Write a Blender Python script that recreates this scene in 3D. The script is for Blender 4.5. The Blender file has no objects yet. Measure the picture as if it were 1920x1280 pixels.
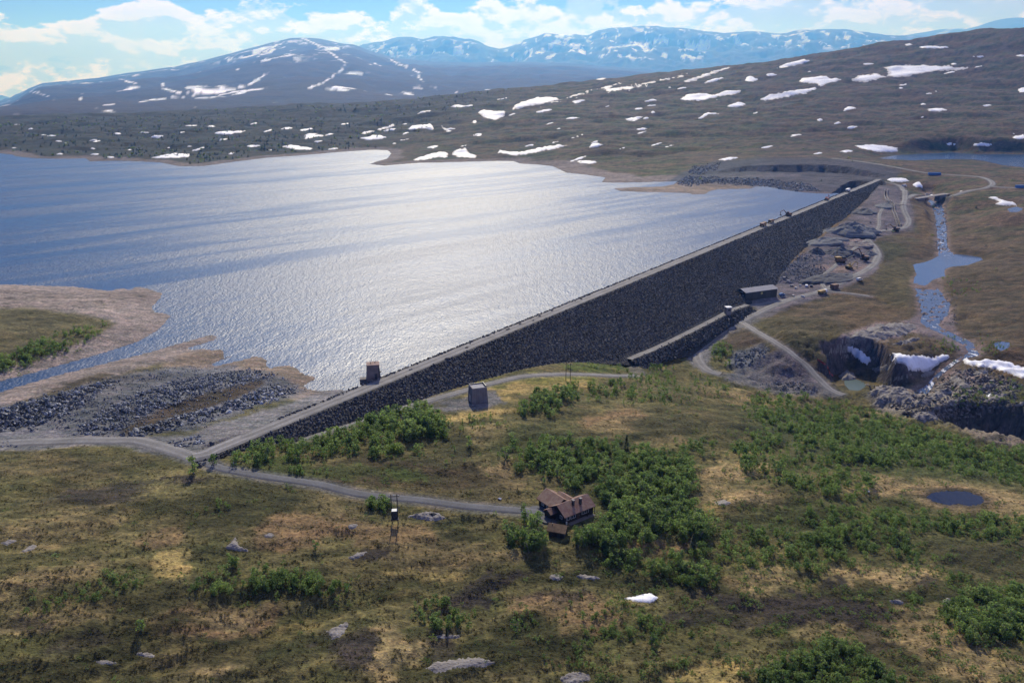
import bpy, bmesh, math, random
import numpy as np
from mathutils import Vector, Matrix
from mathutils.geometry import delaunay_2d_cdt

random.seed(7)
rng = np.random.default_rng(11)
SC = bpy.context.scene
COL = SC.collection

# ------------------------------------------------------------------ camera
CAM_H = 125.0
HAZE = 0.000070
PITCH = math.radians(17.8)
cam_data = bpy.data.cameras.new("camera")
cam_data.sensor_width = 36.0
cam_data.lens = 28.0
cam_data.clip_start = 1.0
cam_data.clip_end = 60000.0
cam = bpy.data.objects.new("camera", cam_data)
COL.objects.link(cam)
cam.location = (0, 0, CAM_H)
cam.rotation_euler = (math.pi / 2 - PITCH, 0, 0)
SC.camera = cam

# ------------------------------------------------------------------ sun, exposure
SUN_EL = math.radians(38.0)
SUN_AZ = math.radians(-4.5)          # measured from +Y towards +X
sd_ = bpy.data.lights.new("sun", 'SUN')
sd_.energy = 5.0
sd_.angle = math.radians(0.53)
sd_.color = (1.0, 0.955, 0.89)
sun = bpy.data.objects.new("sun", sd_)
COL.objects.link(sun)
sun_dir = Vector((math.sin(SUN_AZ) * math.cos(SUN_EL), math.cos(SUN_AZ) * math.cos(SUN_EL), math.sin(SUN_EL)))
sun.rotation_euler = sun_dir.to_track_quat('Z', 'Y').to_euler()
sun.location = (0, 0, 400)
SC.view_settings.view_transform = 'Standard'
SC.view_settings.look = 'None'
SC.view_settings.exposure = 0.0
SC.view_settings.gamma = 1.0
SC.view_settings.use_curve_mapping = False
SC.cycles.max_bounces = 5
SC.cycles.diffuse_bounces = 3
SC.cycles.glossy_bounces = 2
SC.cycles.transmission_bounces = 3
SC.cycles.transparent_max_bounces = 6
SC.cycles.volume_bounces = 0
SC.cycles.use_denoising = True
SC.cycles.sample_clamp_direct = 6.0
SC.cycles.sample_clamp_indirect = 3.0


# ------------------------------------------------------------------ node helper
class NT:
    def __init__(self, tree):
        self.t = tree
        self.n = tree.nodes
        self.l = tree.links

    def add(self, typ, **kw):
        nd = self.n.new(typ)
        for k, v in kw.items():
            setattr(nd, k, v)
        return nd

    def link(self, a, b):
        self.l.new(a, b)

    def put(self, sock, v):
        if isinstance(v, bpy.types.NodeSocket):
            self.l.new(v, sock)
        elif v is not None:
            sock.default_value = v

    def math(self, op, a, b=None, c=None, clamp=False):
        nd = self.add('ShaderNodeMath', operation=op, use_clamp=clamp)
        for i, v in enumerate((a, b, c)):
            self.put(nd.inputs[i], v)
        return nd.outputs[0]

    def noise(self, vec, scale, detail=4.0, rough=0.55, dist=0.0, dim='3D'):
        nd = self.add('ShaderNodeTexNoise', noise_dimensions=dim)
        if vec is not None:
            self.l.new(vec, nd.inputs['Vector'])
        nd.inputs['Scale'].default_value = scale
        nd.inputs['Detail'].default_value = detail
        nd.inputs['Roughness'].default_value = rough
        nd.inputs['Distortion'].default_value = dist
        return nd.outputs['Fac']

    def ramp(self, fac, pts, interp='LINEAR'):
        nd = self.add('ShaderNodeValToRGB')
        nd.color_ramp.interpolation = interp
        cr = nd.color_ramp
        while len(cr.elements) < len(pts):
            cr.elements.new(0.5)
        for e, (p, c) in zip(cr.elements, pts):
            e.position = p
            e.color = (c[0], c[1], c[2], 1.0) if hasattr(c, '__len__') else (c, c, c, 1.0)
        self.l.new(fac, nd.inputs[0])
        return nd.outputs[0]

    def maprange(self, v, a, b, c, d, smooth=True):
        nd = self.add('ShaderNodeMapRange', interpolation_type='SMOOTHSTEP' if smooth else 'LINEAR')
        self.put(nd.inputs['Value'], v)
        for k, x in zip(('From Min', 'From Max', 'To Min', 'To Max'), (a, b, c, d)):
            self.put(nd.inputs[k], x)
        return nd.outputs[0]

    def mix(self, f, a, b, blend='MIX'):
        nd = self.add('ShaderNodeMix', data_type='RGBA', blend_type=blend)
        self.put(nd.inputs[0], f)
        self.put(nd.inputs[6], a if not isinstance(a, tuple) else (*a[:3], 1.0))
        self.put(nd.inputs[7], b if not isinstance(b, tuple) else (*b[:3], 1.0))
        return nd.outputs[2]

    def stretch(self, vec, theta, lx, ly):
        nd = self.add('ShaderNodeMapping', vector_type='TEXTURE')
        self.l.new(vec, nd.inputs[0])
        nd.inputs['Rotation'].default_value = (0, 0, theta)
        nd.inputs['Scale'].default_value = (lx, ly, 1)
        return nd.outputs[0]

    def mapping(self, vec, scale=(1, 1, 1), rot=(0, 0, 0), loc=(0, 0, 0)):
        nd = self.add('ShaderNodeMapping')
        self.l.new(vec, nd.inputs[0])
        nd.inputs['Scale'].default_value = scale
        nd.inputs['Rotation'].default_value = rot
        nd.inputs['Location'].default_value = loc
        return nd.outputs[0]


# ------------------------------------------------------------------ world: Nishita sky with cumulus
world = bpy.data.worlds.new("World")
SC.world = world
world.use_nodes = True
w = NT(world.node_tree)
w.n.clear()
sky = w.add('ShaderNodeTexSky', sky_type='NISHITA')
sky.sun_disc = False
sky.sun_elevation = SUN_EL
sky.sun_rotation = SUN_AZ
sky.altitude = 800.0
sky.air_density = 1.0
sky.dust_density = 0.15
sky.ozone_density = 3.5
bg_sky = w.add('ShaderNodeBackground')
bg_sky.inputs['Strength'].default_value = 0.072
w.link(w.mix(1.0, sky.outputs[0], (0.40, 0.50, 1.30), 'MULTIPLY'), bg_sky.inputs['Color'])   # sky tinted bluer to offset the haze in front of it
tc = w.add('ShaderNodeTexCoord')
sep = w.add('ShaderNodeSeparateXYZ')
w.link(tc.outputs['Generated'], sep.inputs[0])
az = w.math('ARCTAN2', sep.outputs[0], sep.outputs[1])
el = w.math('ARCSINE', sep.outputs[2])
# cumulus seen from the side: azimuth / elevation space, bases flatter than tops
comb = w.add('ShaderNodeCombineXYZ')
w.link(w.math('MULTIPLY', az, 1.0), comb.inputs[0])
w.link(w.math('MULTIPLY', el, 2.1), comb.inputs[1])
comb.inputs[2].default_value = 3.7
P0 = comb.outputs[0]
comb2 = w.add('ShaderNodeCombineXYZ')          # the same field sampled a little towards the sun
w.link(az, comb2.inputs[0])
w.link(w.math('MULTIPLY', w.math('ADD', el, 0.011), 2.1), comb2.inputs[1])
comb2.inputs[2].default_value = 3.7
big = w.noise(P0, 5.5, 2.0, 0.5)
n1 = w.noise(P0, 15.0, 10.0, 0.58, 0.1)
n2 = w.noise(comb2.outputs[0], 15.0, 10.0, 0.58, 0.1)
cover = w.math('ADD', w.math('MULTIPLY', w.math('SINE', w.math('ADD', az, 0.22)), 0.16),
               w.maprange(el, 0.03, 0.125, 0.19, -0.03))
dens = w.math('ADD', w.math('ADD', w.math('MULTIPLY', n1, 0.75), w.math('MULTIPLY', big, 0.35)), cover)
dens2 = w.math('ADD', w.math('ADD', w.math('MULTIPLY', n2, 0.75), w.math('MULTIPLY', big, 0.35)), cover)
fac = w.maprange(dens, 0.580, 0.625, 0.0, 1.0)
lit = w.maprange(w.math('SUBTRACT', dens, dens2), -0.035, 0.05, 0.0, 1.0)
thick = w.maprange(dens, 0.62, 0.84, 0.0, 1.0)
ccol = w.mix(lit, (0.42, 0.50, 0.95), (0.94, 0.90, 1.62))
ccol = w.mix(w.math('MULTIPLY', thick, 0.45), ccol, (0.56, 0.62, 1.15))
bg_c = w.add('ShaderNodeBackground')
bg_c.inputs['Strength'].default_value = 0.98
w.link(ccol, bg_c.inputs['Color'])
mixs = w.add('ShaderNodeMixShader')
w.link(w.math('MULTIPLY', fac, 0.93), mixs.inputs[0])
w.link(bg_sky.outputs[0], mixs.inputs[1])
w.link(bg_c.outputs[0], mixs.inputs[2])
wo = w.add('ShaderNodeOutputWorld')
w.link(mixs.outputs[0], wo.inputs[0])

# ------------------------------------------------------------------ survey: photo pixel <-> world
FPX = 1920.0 * 28.0 / 36.0
cP, sP = math.cos(PITCH), math.sin(PITCH)


def ray(x, y):
    x = np.asarray(x, float); y = np.asarray(y, float)
    u = (x - 960.0) / FPX; v = (640.0 - y) / FPX
    return np.stack([u, cP + v * sP, -sP + v * cP], -1)


def at(x, y, z):
    """ground point of pixel (x, y) lying at height z"""
    d = ray(x, y)
    t = (np.asarray(z, float) - CAM_H) / d[..., 2]
    p = d * t[..., None]
    p[..., 2] += CAM_H
    return p


def atY(x, y, Y):
    d = ray(x, y)
    p = d * (np.asarray(Y, float) / d[..., 1])[..., None]
    p[..., 2] += CAM_H
    return p


def project(X, Y, Z):
    dz = Z - CAM_H
    dep = Y * cP - dz * sP
    up = Y * sP + dz * cP
    return 960.0 + FPX * X / dep, 640.0 - FPX * up / dep


# ------------------------------------------------------------------ noise
def _hash(ix, iy, seed):
    h = (ix.astype(np.int64) * 374761393 + iy.astype(np.int64) * 668265263 + seed * 974634777) & 0xFFFFFFFF
    h = ((h ^ (h >> 13)) * 1274126177) & 0xFFFFFFFF
    h = (h ^ (h >> 16)) & 0xFFFFFFFF
    return h.astype(np.float64) / 4294967295.0


def perlin(x, y, seed=0):
    x0 = np.floor(x); y0 = np.floor(y)
    fx = x - x0; fy = y - y0
    ux = fx * fx * fx * (fx * (fx * 6 - 15) + 10)
    uy = fy * fy * fy * (fy * (fy * 6 - 15) + 10)

    def g(ox, oy):
        a = _hash(x0 + ox, y0 + oy, seed) * 2 * np.pi
        return np.cos(a) * (fx - ox) + np.sin(a) * (fy - oy)
    a = g(0, 0); b = g(1, 0); c = g(0, 1); d = g(1, 1)
    return 1.5 * (a + (b - a) * ux + (c - a) * uy + (a - b - c + d) * ux * uy)


def fbm(x, y, octv=4, seed=0, gain=0.5, lac=2.07):
    s = 0.0; a = 1.0; t = 0.0
    for i in range(octv):
        s = s + a * perlin(x + 17.3 * i, y - 9.1 * i, seed + i)
        t += a; a *= gain; x = x * lac; y = y * lac
    return s / t


def sstep(a, b, x):
    t = np.clip((x - a) / (b - a), 0, 1)
    return t * t * (3 - 2 * t)


def poly_sd(X, Y, poly):
    """signed distance to polygon, positive inside"""
    shp = X.shape
    X = X.ravel(); Y = Y.ravel()
    d2 = np.full(X.shape, 1e18)
    ins = np.zeros(X.shape, bool)
    n = len(poly)
    for i in range(n):
        ax, ay = poly[i]; bx, by = poly[(i + 1) % n]
        ex, ey = bx - ax, by - ay
        L = ex * ex + ey * ey + 1e-12
        t = np.clip(((X - ax) * ex + (Y - ay) * ey) / L, 0, 1)
        q = (X - ax - t * ex) ** 2 + (Y - ay - t * ey) ** 2
        np.minimum(d2, q, out=d2)
        if ay != by:
            c = ((ay > Y) != (by > Y)) & (X < (bx - ax) * (Y - ay) / (by - ay) + ax)
            ins ^= c
    d = np.sqrt(d2)
    return np.where(ins, d, -d).reshape(shp)


def line_dist(X, Y, line, vals=None):
    """distance to polyline and interpolated value along it"""
    d2 = np.full(X.shape, 1e18); out = np.zeros(X.shape)
    for i in range(len(line) - 1):
        ax, ay = line[i][:2]; bx, by = line[i + 1][:2]
        ex, ey = bx - ax, by - ay
        L = ex * ex + ey * ey + 1e-12
        t = np.clip(((X - ax) * ex + (Y - ay) * ey) / L, 0, 1)
        q = (X - ax - t * ex) ** 2 + (Y - ay - t * ey) ** 2
        m = q < d2
        d2 = np.where(m, q, d2)
        if vals is not None:
            out = np.where(m, vals[i] + t * (vals[i + 1] - vals[i]), out)
    return np.sqrt(d2), out


def smooth_line(pts, step):
    """Catmull-Rom through points (N,k), resampled at about step"""
    P = np.asarray(pts, float)
    P = np.vstack([2 * P[0] - P[1], P, 2 * P[-1] - P[-2]])
    out = []
    for i in range(1, len(P) - 2):
        a, b, c, d = P[i - 1], P[i], P[i + 1], P[i + 2]
        n = max(2, int(np.hypot(*(c - b)[:2]) / step))
        for k in range(n):
            t = k / n
            out.append(0.5 * (2 * b + (c - a) * t + (2 * a - 5 * b + 4 * c - d) * t * t + (3 * b - a - 3 * c + d) * t ** 3))
    out.append(P[-2])
    return np.array(out)

# ------------------------------------------------------------------ dam axis
CREST = 10.0
dam_a = at(400, 845, CREST)[:2]
dam_b = at(1640, 340, CREST)[:2]
DAM_L = float(np.hypot(*(dam_b - dam_a)))
dt = (dam_b - dam_a) / DAM_L
dn = np.array([dt[1], -dt[0]])               # downstream
DSLOPE = 1.5
HALF = 3.8
# station, downstream toe offset (from the axis)
TOE = np.array([(-20, 4.5), (10, 5.5), (33, 8), (81, 13), (145, 20), (201, 30), (230, 41), (291, 51), (371, 45),
                (439, 43), (528, 34), (691, 25), (855, 17), (958, 9), (985, 4.5)], float)


def dam_sw(X, Y):
    dx = X - dam_a[0]; dy = Y - dam_a[1]
    return dx * dt[0] + dy * dt[1], dx * dn[0] + dy * dn[1]


def dam_pt(s, w_):
    return dam_a[0] + dt[0] * s + dn[0] * w_, dam_a[1] + dt[1] * s + dn[1] * w_


def dam_face(w_):
    return CREST - np.maximum(0, w_ - HALF) / DSLOPE


# ------------------------------------------------------------------ terrain control heights (photo pixel, height)
CTRL = [
    (-250, 1400, 6), (480, 1400, 2), (960, 1450, 0), (1440, 1400, -3), (2150, 1400, -8),
    (-200, 1280, 9), (0, 1280, 6), (480, 1280, 2), (960, 1280, 0), (1440, 1280, -2), (1920, 1280, -5), (2150, 1280, -9),
    (-150, 1060, 14), (0, 1060, 12), (250, 1060, 9), (480, 1060, 6), (720, 1060, 3), (960, 1060, 0.5), (1200, 1060, -1), (1440, 1060, -4),
    (1700, 1060, -8), (1920, 1060, -11), (2100, 1060, -14),
    (-150, 900, 11), (0, 900, 10), (300, 885, 9), (640, 900, 5), (800, 880, 4.5), (1000, 940, 2), (1070, 965, 1.6), (1030, 975, 1.6),
    (1200, 860, 0), (1400, 900, -4), (1600, 920, -10), (1720, 950, -13.5), (1793, 933, -14), (1880, 960, -14), (1980, 930, -18),
    (-150, 840, 9), (0, 838, 8), (200, 828, 8.4), (330, 846, 9), (390, 862, 9.4), (440, 850, 9.2),
    (560, 822, 6.3), (640, 795, 5), (750, 768, 3.5), (830, 745, 3), (893, 750, 2.4), (960, 715, 1), (1000, 760, 2), (1060, 700, -2.5),
    (1100, 678, -7.4), (1190, 700, -13.5), (1160, 740, -5), (1230, 740, -7), (1320, 760, -10), (1420, 800, -11), (1500, 830, -13),
    (1640, 830, -20), (1780, 850, -24), (1900, 870, -27), (2000, 900, -30),
    (1300, 655, -22.5), (1320, 690, -23), (1350, 640, -22), (1380, 680, -24), (1460, 740, -28), (1440, 700, -27), (1540, 735, -31), (1580, 745, -33),
    (1390, 600, -20), (1430, 565, -18), (1480, 560, -18), (1560, 560, -18), (1500, 640, -16), (1480, 610, -16.5), (1580, 620, -17), (1620, 590, -18),
    (1680, 560, -18.5), (1700, 620, -19), (1640, 640, -19), (1720, 660, -21),
    (1760, 495, -18), (1750, 540, -19), (1745, 610, -21), (1840, 665, -23.5), (1765, 440, -14), (1760, 400, -10.5), (1745, 372, -7),
    (1660, 520, -15), (1640, 500, -14), (1700, 460, -12), (1645, 440, -9), (1705, 415, -7), (1600, 440, -6.5), (1560, 480, -10), (1500, 510, -13),
    (1480, 485, -9.4), (1560, 418, -3), (1620, 372, 2.5), (1690, 352, 7), (1660, 390, -1), (1700, 380, 2),
    (1820, 500, -15), (1900, 520, -14), (1900, 420, -5), (1830, 430, -9), (1900, 600, -17), (1850, 640, -21), (1930, 680, -23), (1900, 740, -24), (1820, 740, -25),
    (1760, 770, -27), (1680, 770, -30), (1850, 775, -26), (1960, 790, -26), (2100, 600, -15), (2100, 760, -24), (2100, 420, -4),
    (1850, 345, 9), (1760, 327, 11), (1800, 297, 12), (1900, 300, 12), (1950, 350, 8), (1780, 362, 2), (2100, 330, 12),
    (1690, 312, 16), (1600, 302, 19), (1500, 300, 18.5), (1430, 302, 17), (1340, 305, 13), (1270, 325, 4), (1200, 325, 3),
    (0, 560, 3), (0, 600, 6), (100, 590, 5.5), (200, 600, 3), (60, 650, 4), (-200, 580, 7),
    (100, 740, 5), (250, 720, 4), (400, 700, 2.5), (500, 720, 3), (350, 780, 5.5), (500, 770, 4.5), (150, 790, 7), (0, 770, 6),
    (300, 680, 3), (450, 810, 7.5), (-150, 780, 7),
    (1130, 322, 3), (1030, 303, 4), (860, 294, 4), (740, 276, 6), (500, 284, 4), (300, 292, 5), (80, 284, 5), (-200, 284, 6),
]
CTRLY = [  # pixel x, y and forward distance
    (-250, 245, 2000), (0, 240, 2000), (300, 226, 2150), (600, 207, 2300), (800, 190, 2450), (960, 167, 2600), (1150, 150, 2650), (1300, 132, 2700),
    (1500, 107, 2750), (1700, 80, 2750), (1790, 70, 2700), (1880, 55, 2600), (1930, 62, 2650), (2100, 60, 2700),
    (1000, 220, 1900), (1200, 215, 1900), (1400, 205, 1900), (1600, 190, 1950), (1800, 180, 1950), (2000, 175, 1950),
    (1100, 275, 1500), (1300, 268, 1480), (1500, 262, 1480), (1700, 258, 1500), (1900, 250, 1500), (2100, 245, 1500),
    (700, 245, 1900), (500, 255, 1800), (1250, 155, 2400), (1600, 120, 2400), (1880, 100, 2350),
]
_c = [at(x, y, z) for x, y, z in CTRL] + [atY(x, y, Y) for x, y, Y in CTRLY]
_c = np.array(_c)
for a_ in (-0.75, -0.5, -0.25, 0.0, 0.25, 0.5, 0.75):        # behind the ridges the land drops again
    zz = 12 + 130 * max(0, a_) * 1.2
    _c = np.vstack([_c, [3600 * math.sin(a_), 3600 * math.cos(a_), zz]])


def tps_q(X, Y):
    return np.stack([np.arctan2(X, Y), np.log(np.hypot(X, Y))], -1)


def _U(r2):
    return np.where(r2 > 0, r2 * np.log(r2 + 1e-30), 0.0)


_q = tps_q(_c[:, 0], _c[:, 1])
_n = len(_q)
_K = _U(((_q[:, None, :] - _q[None]) ** 2).sum(-1)) + np.eye(_n) * 2e-4
_Pm = np.hstack([np.ones((_n, 1)), _q])
_A = np.block([[_K, _Pm], [_Pm.T, np.zeros((3, 3))]])
_w = np.linalg.solve(_A, np.concatenate([_c[:, 2], np.zeros(3)]))


def tps(X, Y):
    shp = X.shape
    q = tps_q(X.ravel(), Y.ravel())
    out = _w[-3] + _w[-2] * q[:, 0] + _w[-1] * q[:, 1]
    for i in range(_n):
        r2 = (q[:, 0] - _q[i, 0]) ** 2 + (q[:, 1] - _q[i, 1]) ** 2
        out += _w[i] * r2 * np.log(r2 + 1e-30)
    return out.reshape(shp)


# ------------------------------------------------------------------ shorelines
LAKE_PX = [(-420, 288), (-100, 289), (0, 288), (22, 290), (28, 293), (60, 297), (110, 298), (160, 297), (168, 303), (205, 302), (240, 302), (300, 305),
           (335, 312), (380, 312), (430, 305), (500, 296), (560, 292), (640, 285), (700, 281), (727, 282), (733, 288), (725, 298), (706, 303), (692, 308),
           (720, 311), (780, 306), (860, 304), (930, 302), (962, 302), (975, 307), (1010, 309), (1036, 312), (1062, 324), (1100, 328), (1135, 333),
           (1128, 342), (1150, 343), (1200, 342), (1240, 341), (1271, 340), (1262, 346), (1240, 350), (1190, 351), (1150, 353), (1160, 358), (1200, 360),
           (1245, 361), (1290, 362), (1300, 365), (1322, 364), (1330, 359), (1346, 355), (1408, 354), (1417, 350), (1440, 350), (1475, 357), (1495, 360), (1530, 363)]
LAKE_NEAR = [(655, 730), (625, 731), (597, 732), (576, 729), (570, 722), (590, 712), (592, 706), (576, 703), (563, 697), (557, 690), (540, 684), (522, 686),
             (506, 690), (499, 684), (501, 675), (492, 669), (475, 668), (460, 673), (430, 680), (404, 686), (398, 682), (418, 674), (437, 668), (421, 670),
             (420, 659), (413, 655), (398, 656), (378, 653), (362, 656), (352, 652), (372, 647), (404, 637), (407, 631), (400, 628), (384, 630), (350, 640), (330, 645),
             (280, 660), (200, 680), (100, 705), (30, 725), (0, 735), (-60, 757), (-140, 790),
             (-150, 770), (-60, 737), (0, 715), (70, 697), (130, 680), (200, 660), (260, 640), (295, 620), (310, 605), (320, 592), (310, 587),
             (290, 585), (285, 575), (300, 560), (305, 550), (290, 545), (275, 540), (255, 537), (245, 544), (230, 540), (205, 545), (180, 542), (140, 537), (100, 536),
             (60, 535), (25, 533), (0, 533), (-100, 525), (-420, 505)]
lake_poly = [tuple(at(x, y, 0)[:2]) for x, y in LAKE_PX]
lake_poly += [dam_pt(s, 0.0) for s in (900, 700, 500, 300, 120, 84)]
lake_poly += [tuple(at(x, y, 0)[:2]) for x, y in LAKE_NEAR]

PONDS = [  # name, level, pixel outline
    ('tarn', -14.0, [(1738, 932), (1748, 924), (1775, 920), (1810, 921), (1835, 928), (1846, 937), (1838, 944), (1815, 948), (1795, 944), (1780, 947), (1755, 942)]),
    ('upper_lake', 12.0, [(1648, 297), (1680, 291), (1740, 288), (1790, 286), (1830, 289), (1870, 289), (1930, 290), (2050, 290), (2050, 316), (1930, 315), (1880, 310), (1850, 303), (1820, 299), (1760, 299), (1700, 302), (1665, 302)]),
    ('river_pool', -18.0, [(1712, 496), (1740, 490), (1765, 478), (1800, 477), (1838, 482), (1842, 487), (1815, 497), (1785, 500), (1770, 506), (1772, 517), (1750, 524), (1735, 536), (1714, 530), (1718, 512)]),
    ('settling_pool', -33.4, [(1583, 714), (1597, 710), (1615, 715), (1624, 722), (1612, 731), (1596, 732), (1586, 724)]),
    ('roadside_pool', -19.5, [(1863, 643), (1880, 640), (1893, 643), (1890, 652), (1876, 657), (1866, 650)]),
    ('hill_pool', 3.0, [(1888, 392), (1905, 388), (1917, 391), (1912, 397), (1895, 398)]),
]
for k, (nm, lv, px) in enumerate(PONDS):
    PONDS[k] = (nm, lv, [tuple(at(x, y, lv)[:2]) for x, y in px])

# cuts with steep far walls: floor level, wall slope on the far side, near slope, floor outline
CUTS = [
    (-37.0, 3.4, 0.8, [(1548, 708), (1572, 704), (1600, 706), (1630, 712), (1655, 722), (1690, 734), (1728, 742), (1725, 752), (1670, 752), (1620, 744), (1590, 742), (1566, 728)]),
    (-39.0, 3.2, 0.9, [(1762, 808), (1800, 806), (1850, 812), (1900, 822), (1960, 838), (2060, 860), (2060, 885), (1960, 860), (1900, 846), (1840, 832), (1790, 822)]),
    (6.5, 2.2, 0.6, [(1352, 323), (1400, 321), (1460, 322), (1545, 323), (1562, 325), (1600, 328), (1655, 333), (1640, 337), (1600, 345), (1550, 352), (1500, 353), (1440, 345), (1380, 336), (1345, 331)]),
]
CUTS = [(zf, s1, s2, [tuple(at(x, y, zf)[:2]) for x, y in px]) for zf, s1, s2, px in CUTS]

# river centre line: pixel, level, width (m)
RIVER_PX = [(1741, 362, -6.0, 9), (1746, 374, -7.5, 9), (1757, 388, -9.0, 12), (1762, 405, -10.8, 10), (1765, 425, -12.5, 10), (1766, 445, -14.5, 9), (1767, 462, -16.2, 9), (1772, 482, -17.9, 14),
            (1740, 520, -18.1, 20), (1740, 545, -18.8, 19), (1752, 570, -19.6, 22), (1750, 590, -20.2, 16), (1744, 608, -20.8, 10), (1775, 625, -21.3, 8),
            (1815, 645, -21.8, 8), (1826, 662, -22.4, 6), (1800, 673, -23.6, 2.6), (1775, 690, -27.5, 2.6), (1755, 708, -31.0, 2.6), (1738, 728, -33.6, 4), (1715, 745, -34.2, 8)]
river_pts = np.array([[*at(x, y, z)[:2], z, wd * .78] for x, y, z, wd in RIVER_PX])
river_line = smooth_line(river_pts, 2.0)


SDL_CACHE = {}


def height0(X, Y):
    r = np.hypot(X, Y)
    z = tps(X, Y)
    far = sstep(750, 1500, r)
    # hummocky moor in front, drawn out along the ice direction
    ca, sa = math.cos(0.5), math.sin(0.5)
    U_ = X * ca + Y * sa; V_ = -X * sa + Y * ca
    near_n = 3.0 * fbm(U_ / 46, V_ / 22, 4, 3) + 1.5 * fbm(U_ / 13, V_ / 6, 4, 13, .6)
    far_n = 16 * fbm(X / 320 + 3, Y / 150, 4, 23) + 6.5 * fbm(X / 75, Y / 30, 4, 33, 0.55)
    s, wd = dam_sw(X, Y)
    calm = sstep(60, 10, np.abs(wd)) * sstep(-60, 0, s) * sstep(1030, 960, s)
    sdl = poly_sd(X, Y, lake_poly)
    if X.size > 1000: SDL_CACHE[X.shape] = sdl
    ul = at(1790, 315, 12)
    far_n = far_n * (1 - .92 * sstep(520, 260, np.hypot((X - ul[0]) * .8, (Y - ul[1] + 60) * 1.3)))
    qk = at(1500, 318, 12)
    far_n = far_n * (1 - .85 * sstep(330, 180, np.hypot((X - qk[0]) * .8, (Y - qk[1]) * 1.2)))
    calm = np.maximum(calm, sstep(-45, -5, sdl))
    z = z + (near_n * (1 - far) * 0.8 + far_n * far * sstep(-20, -160, sdl)) * (1 - 0.9 * calm)
    # rocky ribs round the gorge
    g = at(1720, 720, -25)
    gm = sstep(120, 40, np.hypot((X - g[0]) / 1.35, Y - g[1]))
    z = z + gm * (3.6 * fbm(X / 12, Y / 6, 5, 43, .6) + 2.0 * np.abs(fbm(X / 6, Y / 2.6, 4, 53, .6)))
    # cuts
    for zf, s1, s2, pl in CUTS:
        cx = np.mean([p[0] for p in pl]); cy = np.mean([p[1] for p in pl])
        m = np.hypot(X - cx, Y - cy) < 420
        if not m.any():
            continue
        sd = poly_sd(X[m], Y[m], pl)
        Yc = Y[m]; Xc = X[m]
        ys = np.interp(Xc, *zip(*sorted([(p[0], p[1]) for p in pl])))
        sl = np.where(Yc > ys, s1, s2)
        if zf == -37.0:                        # talus ramp beside the cave where the drift lies
            rp = at(1618, 676, -27)
            sl = sl + (.85 - sl) * sstep(17, 9, np.hypot(Xc - rp[0], (Yc - rp[1]) * .7))
        big = 1.0 if zf < 0 else 1 + .75 * fbm(Xc / 38, Yc / 38, 3, 66)
        d = np.maximum(0, -sd - (0 if zf < 0 else 14 * np.abs(fbm(Xc / 45, Yc / 45, 3, 67)))) * big
        rough = 1 + 0.75 * fbm(Xc / 6, Yc / 6, 4, 63)
        z[m] = np.minimum(z[m], zf + sl * d * rough + (0.25 if zf < 0 else 2.2) * fbm(Xc / (6 if zf < 0 else 22), Yc / (6 if zf < 0 else 14), 3, 64))
    # river bed
    m = np.hypot(X - river_pts[:, 0].mean(), Y - river_pts[:, 1].mean()) < 600
    if m.any():
        d, lv = line_dist(X[m], Y[m], river_line[::3], river_line[::3, 2])
        _, rw = line_dist(X[m], Y[m], river_line[::3], river_line[::3, 3])
        e = d - rw * 0.5 * (1 + 0.35 * fbm(X[m] / 7, Y[m] / 7, 3, 73))
        prof = lv + np.where(e < 0, -0.5 + 1.9 * np.maximum(0, fbm(X[m] / 6.5, Y[m] / 3.6, 4, 83, .6) + 0.10), 0.05 + e * 0.22 - 0.5 * sstep(2, 0, e))
        k = sstep(14, 3, e)
        z[m] = z[m] * (1 - k) + prof * k
    # lakes
    shore = 0.12 + np.maximum(0, -sdl) * 0.075 * (1 + 0.5 * fbm(X / 30, Y / 30, 3, 93)) + 0.10 * fbm(X / 5, Y / 5, 3, 94)
    down = (wd > -1) & (s > 40) & (s < 1000)
    k = sstep(70, 6, -sdl) * (~down)
    k = np.where(r < 620, sstep(26, 4, -sdl) * (~down), k)
    z = np.where(sdl > 0, np.minimum(z, -0.3 - 0.12 * sdl), z * (1 - k) + np.maximum(shore, 0.1) * k)
    for nm, lv, pl in PONDS:
        cx = np.mean([p[0] for p in pl]); cy = np.mean([p[1] for p in pl])
        m = np.hypot(X - cx, Y - cy) < 260
        if not m.any():
            continue
        sd = poly_sd(X[m], Y[m], pl)
        kk = sstep(12 if lv < 0 else 40, 0.5, -sd)
        zz = z[m] * (1 - kk) + (lv + 0.12 + np.maximum(0, -sd) * 0.06) * kk
        z[m] = np.where(sd > 0, lv - 0.25 - 0.1 * sd, zz)
    # embankment footprint
    toe = np.interp(s, TOE[:, 0], TOE[:, 1])
    inside = (wd > -30) & (wd < toe) & (s > -5) & (s < 985)
    z = np.where(inside & (wd > 0), np.minimum(z, dam_face(wd) - 0.9), z)
    up = CREST - 0.9 - np.maximum(0, -wd - HALF) / 1.4
    z = np.where(inside & (wd <= 0) & (s > 84), np.minimum(z, up), z)
    z = np.where(inside & (wd <= 0) & (wd > -HALF - 4) & (s <= 84), np.minimum(z, up), z)
    return z


# ------------------------------------------------------------------ terrain grid (fan round the survey point, finer close by)
NR, NA = 710, 1020
AZ0, AZ1 = math.radians(-53), math.radians(53)
R0, R1 = 75.0, 3500.0
g_az = np.linspace(AZ0, AZ1, NA)
g_lr = np.linspace(math.log(R0), math.log(R1), NR)
GA, GL = np.meshgrid(g_az, g_lr)
GR = np.exp(GL)
GX = GR * np.sin(GA); GY = GR * np.cos(GA)
GZ = height0(GX, GY)


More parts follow.
